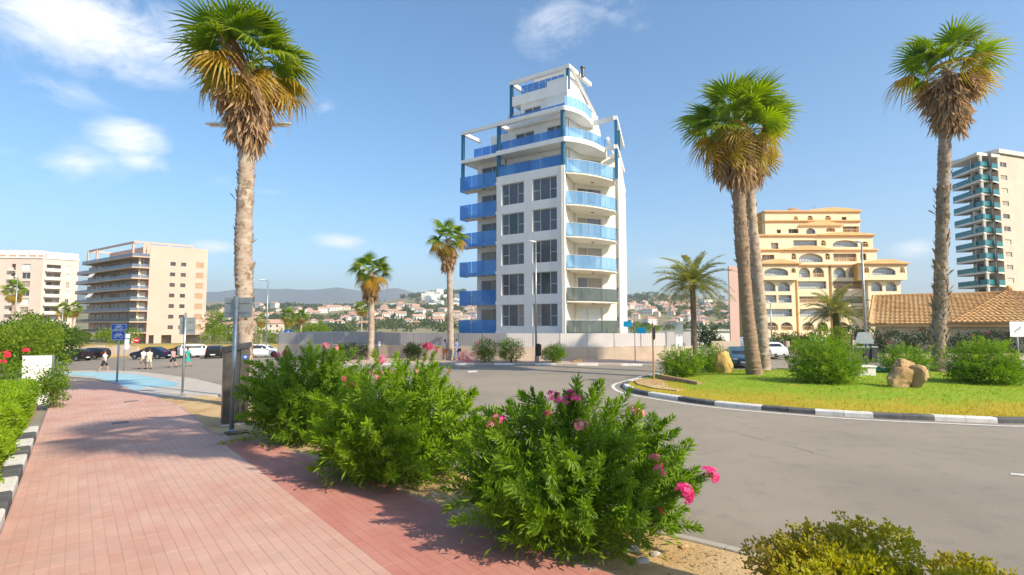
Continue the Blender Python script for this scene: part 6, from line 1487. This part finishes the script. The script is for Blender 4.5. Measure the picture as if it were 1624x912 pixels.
boulder('upright golden stone between the round bushes at the left of the lawn', 1143, 31.4, [(0,0,.62,(.50,.36,.78),.1),(.24,.03,.40,(.36,.34,.52),.3)], 'rock_gold')
lb_ = thing('low_border','weathered low border along the sandy left tip of the lawn','border',(8,27,.2))
mb = MB(); bp = [G(1043,606),G(1062,610),G(1085,615),G(1106,620)]
for q0, q1 in zip(bp,bp[1:]): fr = Frame((q0.x,q0.y),(q1.x,q1.y)); mb.fbox(fr,0,fr.len-.02,-.25,.0,.1,.42)
mb.build('rail','wood',lb_)
boulder('small brown stone on the ground at the foot of the tan wall', 915, 43.9, [(0,0,.05,(.55,.3,.28),.1)], 'rock')
bpy.data.objects['boulder.002'].location.z = .1
for i, (px,py,s) in enumerate(((1000,885,.10),(955,872,.07),(1040,893,.06),(1085,880,.05),(690,795,.06),(735,775,.05),(1020,905,.08),(285,643,.10),(315,640,.07))):
    p = G(px,py); me = rock_mesh(90+i,(s*1.4,s,s*.6),sub=2); me.materials.append(M['sand' if i % 2 else 'concrete']); o = link('pebble', me); o.location = (p.x,p.y,p.z+.11); tag(o, 'small loose stone lying on the sandy planting strip beside the oleanders' if i < 7 else 'small stone on the sandy patch beside the concrete apron', 'stone', 'loose stones on the planting strip' if i < 7 else 'stones by the apron')
# ---- cars
def car(label, loc, rz, paint, kind='hatch', L_=4.2, W_=1.78, H_=1.48):
    t = thing('parked_car', label, 'car', loc, rz, 'cars parked beyond the road'); hl = L_/2
    # side profile from the front (+x) : (x, z sill, z belt, z top, half width at belt, half width at roof)
    if kind == 'sedan': prof = [(-1,.42,.86,.90),(-.97,.30,.92,.97),(-.78,.24,.96,1.02),(-.50,.22,.97,1.30),(-.28,.22,.97,H_),(.05,.22,.96,H_),(.30,.22,.95,1.22),(.45,.22,.93,.98),(.72,.24,.84,.88),(.94,.30,.70,.73),(1,.42,.60,.62)]
    elif kind == 'suv': prof = [(-1,.50,1.0,1.08),(-.97,.34,1.05,1.25),(-.90,.28,1.08,H_-.04),(-.50,.26,1.08,H_),(.05,.26,1.07,H_),(.22,.26,1.06,H_-.12),(.46,.26,1.04,1.10),(.75,.28,.98,1.02),(.94,.32,.85,.88),(1,.46,.70,.73)]
    else: prof = [(-1,.45,.90,.98),(-.97,.30,.96,1.12),(-.86,.24,.99,H_-.08),(-.55,.22,.99,H_),(.02,.22,.98,H_),(.22,.22,.97,1.30),(.45,.22,.95,1.0),(.75,.24,.86,.90),(.94,.30,.72,.75),(1,.42,.62,.64)]
    body = MB(); n = len(prof); hw = W_/2; rw = hw*.76
    for (x, s, b, top) in prof:
        e = abs(x)**6*.18; w = hw*(1-e); k = min(1, max(0,(top-b)/(.45))); r = lerp(w*.97, rw, k)
        X_ = x*hl
        body.v += [(X_,-w*.9,s),(X_,-w,s+.15),(X_,-w*1.0,b-.08),(X_,-w*.97,b),(X_,-r,top-.04*k),(X_,-r*.82,top),(X_,r*.82,top),(X_,r,top-.04*k),(X_,w*.97,b),(X_,w,b-.08),(X_,w,s+.15),(X_,w*.9,s)]
    for i in range(n-1):
        for k in range(11): body.f.append((i*12+k,(i+1)*12+k,(i+1)*12+k+1,i*12+k+1)); body.mi.append(0)
        body.f.append((i*12+11,(i+1)*12+11,(i+1)*12,i*12)); body.mi.append(0)
    body.f += [tuple(range(12)), tuple(range((n-1)*12+11,(n-1)*12-1,-1))]; body.mi += [0,0]
    body.build('body', paint, t, smooth=False, world=False)
    cab = [i for i in range(n) if prof[i][3]-prof[i][2] > .2]
    # side windows and screens: slightly proud panels on the cabin
    for sg, a, b in ((-1,3,4),(1,8,7)):
        mb = MB(); pts_b = []; pts_t = []
        i0, i1 = cab[0], cab[-1]
        for i in range(i0, i1+1):
            vb, vt = Vector(body.v[i*12+a]), Vector(body.v[i*12+b]); o = Vector((0,sg*.006,0)); pts_b.append(vb.lerp(vt,.10)+o); pts_t.append(vb.lerp(vt,.88)+o)
        m_ = len(pts_b); mb.v = pts_b+pts_t; mb.f = [(i,i+1,m_+i+1,m_+i) for i in range(m_-1)]; mb.mi = [0]*(m_-1); w_ = mb.build('side_window','car_glass',t,world=False)
        mb = MB(); xm = (pts_b[m_//2].x); mb.hexa([(xm-.04,sg*hw*.97-.02,prof[i0+1][2]),(xm+.04,sg*hw*.97-.02,prof[i0+1][2]),(xm+.04,sg*hw*.97+.005,prof[i0+1][2]),(xm-.04,sg*hw*.97+.005,prof[i0+1][2]),(xm-.05,sg*(rw+.008)-.01,H_-.1),(xm+.03,sg*(rw+.008)-.01,H_-.1),(xm+.03,sg*(rw+.008)+.01,H_-.1),(xm-.05,sg*(rw+.008)+.01,H_-.1)]); mb.build('door_pillar',paint,w_,world=False)
    for i0, i1, nm in ((cab[-1], cab[-1]+1, 'windscreen'), (cab[0]-1, cab[0], 'rear_window')):
        q = [Vector(body.v[i0*12+5]),Vector(body.v[i0*12+6]),Vector(body.v[i1*12+6]),Vector(body.v[i1*12+5])]; c = sum(q,Vector())/4; nn = (q[1]-q[0]).cross(q[3]-q[0]).normalized(); nn = nn if nn.z > 0 else -nn
        mb = MB(); mb.add([c+(v-c)*.92+nn*.008 for v in q], [(0,1,2,3)]); mb.build(nm,'car_glass',t,world=False)
    for xx in (-.62*hl,.64*hl):
        for sg in (-1,1):
            wt = bpy.data.objects.new('wheel', None) if False else None
            mb = MB(); mb.lathe([(.20,-.09),(.30,-.10),(.32,-.06),(.32,.06),(.30,.10),(.20,.09)],16); me = mb.mesh('wheel','tyre')
            w = inst('wheel', me, t, Matrix.Translation((xx,sg*(hw-.10),.32)) @ Matrix.Rotation(PI/2,4,'X'))
            mb = MB(); mb.lathe([(.03,-.115),(.19,-.10),(.20,-.08),(.20,.08),(.19,.10),(.03,.115)],12); inst('rim', mb.mesh('rim','rim'), w)
            mb = MB(); mb.lathe([(.37,0),(.37,.01)],16,(0,0,0)); inst('wheel_arch', mb.mesh('wheel_arch','black'), t, Matrix.Translation((xx,sg*(hw+.002),.36)) @ Matrix.Rotation(PI/2,4,'X'))
    for sg in (-1,1):
        mb = MB(); mb.bbox(hl*.90,hl*.985,min(sg*hw*.5,sg*hw*.82),max(sg*hw*.5,sg*hw*.82),.60,.74,.02); mb.build('headlight','lamp_white',t,world=False)
        mb = MB(); mb.bbox(-hl*1.0,-hl*.95,min(sg*hw*.55,sg*hw*.84),max(sg*hw*.55,sg*hw*.84),.72,.96,.02); mb.build('tail_light','lamp_red',t,world=False)
        mb = MB(); mb.bbox(hl*.30,hl*.38,min(sg*hw*1.0,sg*hw*1.14),max(sg*hw*1.0,sg*hw*1.14),.96,1.08,.02); mb.build('mirror',paint,t,world=False)
    mb = MB(); mb.box(hl*.985,hl*1.004,-.45,.45,.36,.52); mb.build('grille','black',t,world=False)
    for x0 in (hl*1.005, -hl*1.012): mb = MB(); mb.box(x0,x0+.012,-.26,.26,.40,.51); mb.build('number_plate','sign_white',t,world=False)
    return t
def car_at(label, px, Y, rz, paint, kind, dz=0.0, **k): x = X(px,Y); return car(label,(x,Y,zg(x,Y)+.02+dz),rz,paint,kind,**k)
car_at('black hatchback facing left, first of the parked cars on the left', 121, 66, PI-.05, 'car_black', 'hatch', L_=3.7)
car_at('black car with red tail lights directly behind the first parked black hatchback', 149, 69.5, PI-.1, 'car_black', 'hatch', L_=4.2)
car_at('dark navy saloon parked behind the walking pair', 244, 66, PI-.08, 'car_navy', 'sedan', L_=4.6)
car_at('black car parked between the navy saloon and the white car with red tail lights', 295, 69, PI-.3, 'car_black', 'suv', L_=4.3)
car_at('white off-roader with red tail lights parked behind the person in the teal dress', 319, 67, .75, 'car_white', 'suv', L_=4.5, H_=1.62)
car_at('dark car seen just left of the information pillar', 345, 64.5, PI/2+.35, 'car_black', 'hatch', L_=4.0)
car_at('white hatchback parked right of the tallest palm, in front of the crossing sign', 421, 62.5, .12, 'car_white', 'hatch', L_=4.3)
car_at('slate blue car half hidden behind the upright golden stone', 1170, 40.5, -PI/2-.25, 'car_slate', 'sedan', L_=4.5)
car_at('white car facing us in the side street between the palms and the yellow building', 1222, 51, -PI/2-.15, 'car_white', 'suv', L_=4.3)
# ---- people
def person(label, px, Y, face, h=1.7, step=.28, top='cloth_white', bottom='cloth_black', dress=None, bag=None, longleg=False, arms=.15, hat=None, sk=1, zoff=0.0, hairlong=False, backpack=None):
    x = X(px,Y); t = thing('person', label, 'person', (x,Y,zg(x,Y)+.02+zoff), face, 'people walking'); s = h/1.7
    V = []; E = []; Rr = []
    def j(p, r, par=None): V.append(Vector(p)*s); Rr.append(r*s); (E.append((par,len(V)-1)) if par is not None else None); return len(V)-1
    pel = j((0,0,.92),.125); sp = j((.01,0,1.10),.115,pel); ch = j((.02,0,1.30),.135,sp); nk = j((.02,0,1.45),.055,ch); hd0 = j((.035,0,1.55),.075,nk); hd1 = j((.04,0,1.63),.082,hd0); j((.025,0,1.69),.055,hd1); j((.13,0,1.585),.014,hd0); 
    for sg in (-1,1):
        f = sg*step
        hp = j((0,sg*.09,.88),.095,pel); kn = j((f*.55+.04,sg*.09,.48),.06,hp); an = j((f*.9-.06*(f < 0),sg*.09,.09+.05*(f<0)),.038,kn); ft = j((f*.9+.10,sg*.095,.035+.0*(f<0)),.034,an); j((f*.9+.17,sg*.10,.03),.026,ft)
        sh = j((.02,sg*.17,1.39),.055,ch); el = j((-f*.45*arms/.15*.5-.02,sg*.235,1.12),.042,sh); wr = j((-f*.6*arms/.15*.5+.06,sg*.24,.88),.028,el); pm = j((-f*.6*arms/.15*.5+.085,sg*.238,.81),.032,wr)
        bx, by = V[pm].x/s, V[pm].y/s
        for q in range(4): k1 = j((bx-.025+q*.018,by,.755),.009,pm); j((bx-.02+q*.017,by-sg*.012,.72+.006*abs(q-1.5)),.008,k1)
        th0 = j((bx+.035,by-sg*.015,.79),.010,pm); j((bx+.045,by-sg*.02,.755),.009,th0)
    me = bpy.data.meshes.new('body'); me.from_pydata([tuple(v) for v in V], E, []); o = bpy.data.objects.new('body_src', me); COL.objects.link(o)
    md = o.modifiers.new('skin','SKIN'); ss = o.modifiers.new('sub','SUBSURF'); ss.levels = 1; ss.render_levels = 1
    for i, r in enumerate(Rr): me.skin_vertices[0].data[i].radius = (r, r*(1.25 if i in (0,1,2) else 1))
    me.skin_vertices[0].data[0].use_root = True
    dg = bpy.context.evaluated_depsgraph_get(); bm_ = bpy.data.meshes.new_from_object(o.evaluated_get(dg)); bm_.name = 'body'; bpy.data.objects.remove(o)
    bm_.materials.clear(); bm_.materials.append(M['skin']); bm_.polygons.foreach_set('use_smooth',[True]*len(bm_.polygons)); inst('body', bm_, t)
    def loft(name, rings, mat, n=12):
        mb = MB()
        for (cx_,cy_,z,rx,ry) in rings:
            for k in range(n): a = 2*PI*k/n; mb.v.append((s*(cx_+rx*math.cos(a)), s*(cy_+ry*math.sin(a)), s*z))
        for i in range(len(rings)-1):
            for k in range(n): k2=(k+1)%n; mb.f.append((i*n+k,i*n+k2,(i+1)*n+k2,(i+1)*n+k)); mb.mi.append(0)
        return mb.build(name, mat, t, smooth=True, world=False)
    loft('shirt' if not dress else 'dress_top', [(0,0,.90,.145,.19),(.01,0,1.05,.14,.18),(.02,0,1.25,.155,.20),(.02,0,1.38,.14,.20),(.02,0,1.44,.09,.11),(.02,0,1.46,.07,.075)], dress or top)
    for sg in (-1,1):
        f = sg*step; e = Vector((-f*.45*arms/.15*.5-.02,sg*.235,1.12)); a = Vector((.02,sg*.16,1.40)); m = a.lerp(e,.75)
        mb = MB(); mb.tube([a*s,a.lerp(e,.35)*s,m*s],[.075*s,.07*s,.068*s],10); mb.build('sleeve', dress or top, t, smooth=True, world=False)
    if dress: loft('skirt', [(0,0,.98,.14,.18),(0,0,.85,.17,.215),(0,0,.62,.23,.25),(.0,0,.45,.27,.28)], dress)
    else:
        loft('waist', [(0,0,.80,.13,.185),(0,0,.90,.14,.192),(0,0,.98,.138,.184)], bottom)
        for sg in (-1,1):
            f = sg*step; a = Vector((0,sg*.09,.88)); k = Vector((f*.55+.04,sg*.09,.48)); an = Vector((f*.9,sg*.09,.12)); mb = MB()
            pts = [a,a.lerp(k,.5),a.lerp(k,.92)]+([k.lerp(an,.5),an] if longleg else []); mb.tube([q*s for q in pts],[.105*s,.095*s,.09*s]+([.08*s,.075*s] if longleg else []),10); mb.build('trouser_leg', bottom, t, smooth=True, world=False)
    mb = MB(); mb.lathe([(.100,.0),(.108,.05),(.098,.11),(.06,.15),(.01,.165)],12,(.012,0,1.575)); mb.v = [(s*a,s*b,s*c) for a,b,c in mb.v]; mb.build('hair','hair',t,smooth=True,world=False)
    if hairlong: loft('long_hair', [(-.05,0,1.38,.05,.08),(-.05,0,1.48,.06,.095),(-.03,0,1.60,.085,.10)], 'hair')
    for sg in (-1,1):
        mb = MB(); mb.lathe([(.004,-.006),(.011,0),(.004,.006)],8,(.128,sg*.032,1.615)); mb.v=[(s*a,s*b,s*c) for a,b,c in mb.v]; mb.build('eye','black',t,world=False)
        f = sg*step; mb = MB(); mb.bbox(s*(f*.9-.06),s*(f*.9+.21),s*(sg*.095-.045),s*(sg*.095+.045),0,s*.06,.015); mb.build('shoe','cloth_black' if sg else 'black',t,world=False)
    mb = MB(); mb.bbox(s*.112,s*.121,-.022*s,.022*s,s*1.552,s*1.562,.002); mb.build('mouth','terracotta',t,world=False)
    if bag:
        bg_ = thing('shoulder_bag', bag[1], 'bag', (0,0,0)); bg_.location = t.location+Vector((math.cos(face+bag[2])*.26,math.sin(face+bag[2])*.26,.85*s)); bg_.rotation_euler=(0,0,face)
        mb = MB(); mb.bbox(-.16,.16,-.06,.06,-.15,.12,.03); mb.build('bag_body',bag[0],bg_,world=False); mb = MB(); mb.tube([(-.13,0,.12),(-.08,0,.38),(.0,-.0,.52),(.08,0,.38),(.13,0,.12)],.012,5); mb.build('strap',bag[0],bg_,world=False)
    return t
person('person in a white shirt and dark shorts left of the blue bicycle sign', 170, 44, .35, 1.72, .30)
person('person in a white top walking left beside one in pale beige clothes', 231.5, 47, PI-.3, 1.72, .26, 'cloth_white', 'cloth_beige')
person('person in loose pale beige clothes carrying a dark bag, right of the one in white', 241, 46.5, PI-.5, 1.70, .18, 'cloth_cream', 'cloth_cream', longleg=False, bag=('black','dark bag carried by the person in pale beige clothes',-.9))
person('person in a pink top and dark shorts walking alone left of the woman in teal', 278.5, 48, PI-.2, 1.68, .28, 'cloth_pink', 'cloth_black', hairlong=True)
person('person in a long teal dress walking in front of the white off-roader', 301, 49, -.2, 1.68, .22, dress='cloth_teal', hairlong=True)
person('person in a white top and orange shorts behind the far kerb, left of the palm', 706.5, 47.6, PI/2+.4, 1.70, .20, 'cloth_white', 'cloth_orange', zoff=.12)
person('person in blue overalls with a dark bag right of the slender palm', 724.5, 46.4, -.5, 1.74, .22, 'cloth_blue', 'cloth_blue', longleg=True, zoff=.12, bag=('black','dark bag at the hip of the person in blue overalls',.2))
person('person in orange clothes standing beside the blue crossing sign', 450.5, 59.5, PI/2, 1.72, .08, 'cloth_orange', 'cloth_orange', longleg=True)
# ================================================================== FAR SLOPES
rg = random.Random(21)
def house_meshes(w, d, h, hip):
    wall = MB(); wall.box(-w/2,w/2,-d/2,d/2,-3,h); roof = MB(); e = .5; zt = h+d*.28
    if hip: roof.add([(-w/2-e,-d/2-e,h),(w/2+e,-d/2-e,h),(w/2+e,d/2+e,h),(-w/2-e,d/2+e,h),(-w/2+d*.4,0,zt),(w/2-d*.4,0,zt)], [(0,1,5,4),(1,2,5),(2,3,4,5),(3,0,4),(3,2,1,0)])
    else: roof.add([(-w/2-e,-d/2-e,h),(w/2+e,-d/2-e,h),(w/2+e,d/2+e,h),(-w/2-e,d/2+e,h),(-w/2-e,0,zt),(w/2+e,0,zt)], [(0,1,5,4),(2,3,4,5),(1,2,5),(3,0,4),(3,2,1,0)])
    win = MB(); k = max(2,int(w/3.2))
    for i in range(k):
        x = lerp(-w/2+1.2,w/2-1.2,i/(k-1)) if k > 1 else 0
        for z in ([1.0] if h < 4 else [1.0,4.0]): win.box(x-.55,x+.55,-d/2-.06,-d/2+.1,z,z+1.3)
    return wall, roof, win
PRO = []
for w, d, h, hip in ((11,9,3.4,True),(14,9,6.2,False),(9,8,6.0,True),(16,10,3.6,False),(12,10,6.4,True)):
    a, b, c = house_meshes(w,d,h,hip)
    PRO.append((a.mesh('wall','house_wall'), b.mesh('roof','terracotta'), c.mesh('window','dark_window'), a.mesh('wall','house_white'), w, h))
flat = []
for w, d, h in ((14,10,6),(18,11,9)):
    a, b, c = house_meshes(w,d,h,True); b = MB(); b.box(-w/2-.1,w/2+.1,-d/2-.1,d/2+.1,h+.003,h+.6); flat.append((a.mesh('wall','house_white'), b.mesh('roof','house_white'), c.mesh('window','dark_window'), a.mesh('wall','house_white'), w, h))
placed = []
def where(px, Y):
    s = 'near the leftmost tall palm' if px < 440 else 'left of the second palm' if px < 580 else 'between the second and third palms' if px < 700 else 'between the third palm and the tower' if px < 800 else 'between the tower and the date palm' if px < 1098 else 'right of the date palm'
    return s
def far_house(px, Y, kind, label, group, white=False, sc=1.0):
    x = X(px,Y); z = ground_h(x,Y); p = (flat if kind == 'flat' else PRO)[rg.randrange(2 if kind == 'flat' else 5)]
    if any((x-a)**2+(Y-b)**2 < 19**2 for a,b in placed): return
    placed.append((x,Y))
    if label is None:
        k_ = PRO.index(p); label = ('large ' if sc > 1.15 else '')+('white' if white else 'cream')+(' low' if p[5] < 4 else ' tall')+(' hipped' if k_ in (0,2,4) else ' gabled')+' house '+('on the near plain' if Y < 600 else 'low' if Y < 800 else 'midway' if Y < 980 else 'high')+(' ' if Y < 600 else ' on slope ')+where(px,Y)
    t = thing('far_house', label, 'house', (x,Y,z), rg.uniform(-.7,.7), group); t.scale = (sc,)*3
    inst('wall', p[3] if white else p[0], t); inst('roof', p[1], t); inst('window', p[2], t)['kind'] = 'stuff'
for i in range(230):
    px = rg.uniform(325,768) if rg.random() < .62 else rg.uniform(985,1180); Y = rg.uniform(640,1140); w = rg.random() < .45
    far_house(px, Y, 'hip', None, 'white houses on the far slope' if w else 'cream houses on the far slope', w, rg.uniform(.9,1.3))
for i in range(26): far_house(rg.uniform(664,735), rg.uniform(1330,1520), 'flat', 'white flat roofed house crowding the hilltop left of the tower', 'white houses on the hilltop', True, rg.uniform(1.1,1.7))
for i in range(12): far_house(rg.uniform(1115,1180), rg.uniform(1150,1400), 'flat', 'white flat roofed house high on the slope right of the date palm', 'white houses high on the right slope', True, rg.uniform(1.1,1.6))
for i in range(9): far_house(rg.uniform(618,668), rg.uniform(1180,1260), 'flat', 'long white flat roofed house on the ridge left of the hilltop', 'white houses on the left ridge', True, rg.uniform(1,1.4))
for i in range(14):
    px_ = rg.uniform(330,470); far_house(px_, rg.uniform(300,560), 'hip', None, 'houses on the near plain', False, 1.0)
# trees and scrub over the slopes: a far-off wood that reads as one mass
n = 5200; P = []; sz = []
while len(P) < n:
    px = rg.uniform(250,1300); Y = 430+ (rg.random()**.8)*1500; x = X(px,Y)
    if 440 < Y < 620 and 560 < px < 1300 and rg.random() < .93: continue
    if fbm(x,Y,.006) < -.08+.25*rg.random() and Y > 640: continue
    if any(abs(x-a) < 8 and -14 < Y-b < 7 for a,b in placed): continue
    P.append((x,Y,ground_h(x,Y))); sz.append(rg.uniform(2.0,5.2)*(1.25 if Y > 1200 else 1))
P = np.array(P); sz = np.array(sz); k = 34
d = unit(np.random.normal(size=(n*k,3))); r = .55+.45*np.random.rand(n*k)
pp = np.repeat(P,k,0)+d*(r*np.repeat(sz,k))[:,None]*np.array([1,1,.75])+np.repeat(sz*.55,k)[:,None]*np.array([0,0,1])
ln = np.repeat(sz,k)*.75*(.7+.6*np.random.rand(n*k)); v, f = leaves_arrays(pp, d+np.random.normal(size=d.shape)*.8, ln, ln*.8)
material('slope_leaf', (.05,.085,.018), (.13,.15,.03), .03, .7, spec=.2, translucent=.2)
link('hillside_trees', fast_mesh('hillside_trees', v, f, 'slope_leaf'), None, 'stuff')
# rough grass tufts on the lawn's surface
n = 26000; v_ = []; c = 0; q = []
ringv = [(p.x,p.y) for p in ring]
def inside(x, y):
    k = False
    for (x0,y0),(x1,y1) in zip(ringv, ringv[1:]+ringv[:1]):
        if (y0 > y) != (y1 > y) and x < (x1-x0)*(y-y0)/(y1-y0)+x0: k = not k
    return k
cand_ = [(rg.uniform(5,31), 16+ (rg.random()**1.5)*21) for _ in range(34000)]
pts = []
rr_ = np.array(ringv)
for x, y in cand_:
    if inside(x,y):
        dd = float(np.sqrt(((rr_-(x,y))**2).sum(1)).min())
        if dd > .4: pts.append((x,y,island_z(dd)-.01,dd))
pts = np.array(pts); D = np.random.normal(size=(len(pts),3))*.45+np.array([0,0,1]); L_ = .06+.06*np.random.rand(len(pts)); v, f = leaves_arrays(pts[:,:3], D, L_, L_*.22)
dry = np.array([1-sm(1.5,4.0,d_+1.2*fbm(x,y,.7)) if y < 30 else .1 for x,y,_,d_ in pts])
material('grass_blade', (.48,.30,.04), (.20,.31,.015), 2, .7, spec=.2, attr='tint', translucent=.3, sharp=(.3,.7))
link('grass_tufts', fast_mesh('grass_tufts', v, f, 'grass_blade', {'tint': np.repeat(1-dry,4)}), None, 'stuff')
# fallen leaves and dry litter on the sandy strip
n = 2600; s_ = np.random.uniform(-5,14,n); t_ = np.array([rg.uniform(interp(a,TR)+.05, interp(a,TE)-.1) for a in s_])
Pl = np.stack([-.63*s_+.776*t_, .776*s_+.63*t_, .125+.02*np.random.rand(n)],1); D = np.random.normal(size=(n,3)); D[:,2] *= .15; L_ = .03+.05*np.random.rand(n); v, f = leaves_arrays(Pl, D, L_, L_*.3)
link('leaf_litter', fast_mesh('leaf_litter', v, f, 'frond_dead'), None, 'stuff')
# weeds where the paving meets the strip
for i, (px, py) in enumerate(((372,708),(388,706),(352,712))):
    p = G(px,py); t = thing('weed', ('leftmost weed tuft','middle weed tuft','rightmost weed tuft')[(1,2,0)[i]]+' at the corner of the paving below the sign post', 'plant', (p.x,p.y,p.z+.11)); n = 60
    v, f = leaves_arrays(np.random.normal(size=(n,3))*.06*np.array([1.6,1.2,.2]), np.random.normal(size=(n,3))*.6+np.array([0,0,.6]), .06+.06*np.random.rand(n), .02); link('foliage', fast_mesh('foliage', v, f, 'olive_leaf'), t, 'stuff')
# ------------------------------------------------------------------ haze
hz = MB(); hz.box(-5400,5400,-5400,5600,-14,430)
hm = bpy.data.materials.new('haze_air'); hm.use_nodes = True; t_ = hm.node_tree; t_.nodes.clear()
o_ = nd(t_,'ShaderNodeOutputMaterial'); pv = nd(t_,'ShaderNodeVolumePrincipled'); pv.inputs['Density'].default_value = 2.2e-4; pv.inputs['Color'].default_value = (.74,.85,.98,1); pv.inputs['Anisotropy'].default_value = .2
t_.links.new(pv.outputs[0], o_.inputs['Volume'])
me = hz.mesh('haze', hm); link('haze', me, None, 'stuff')
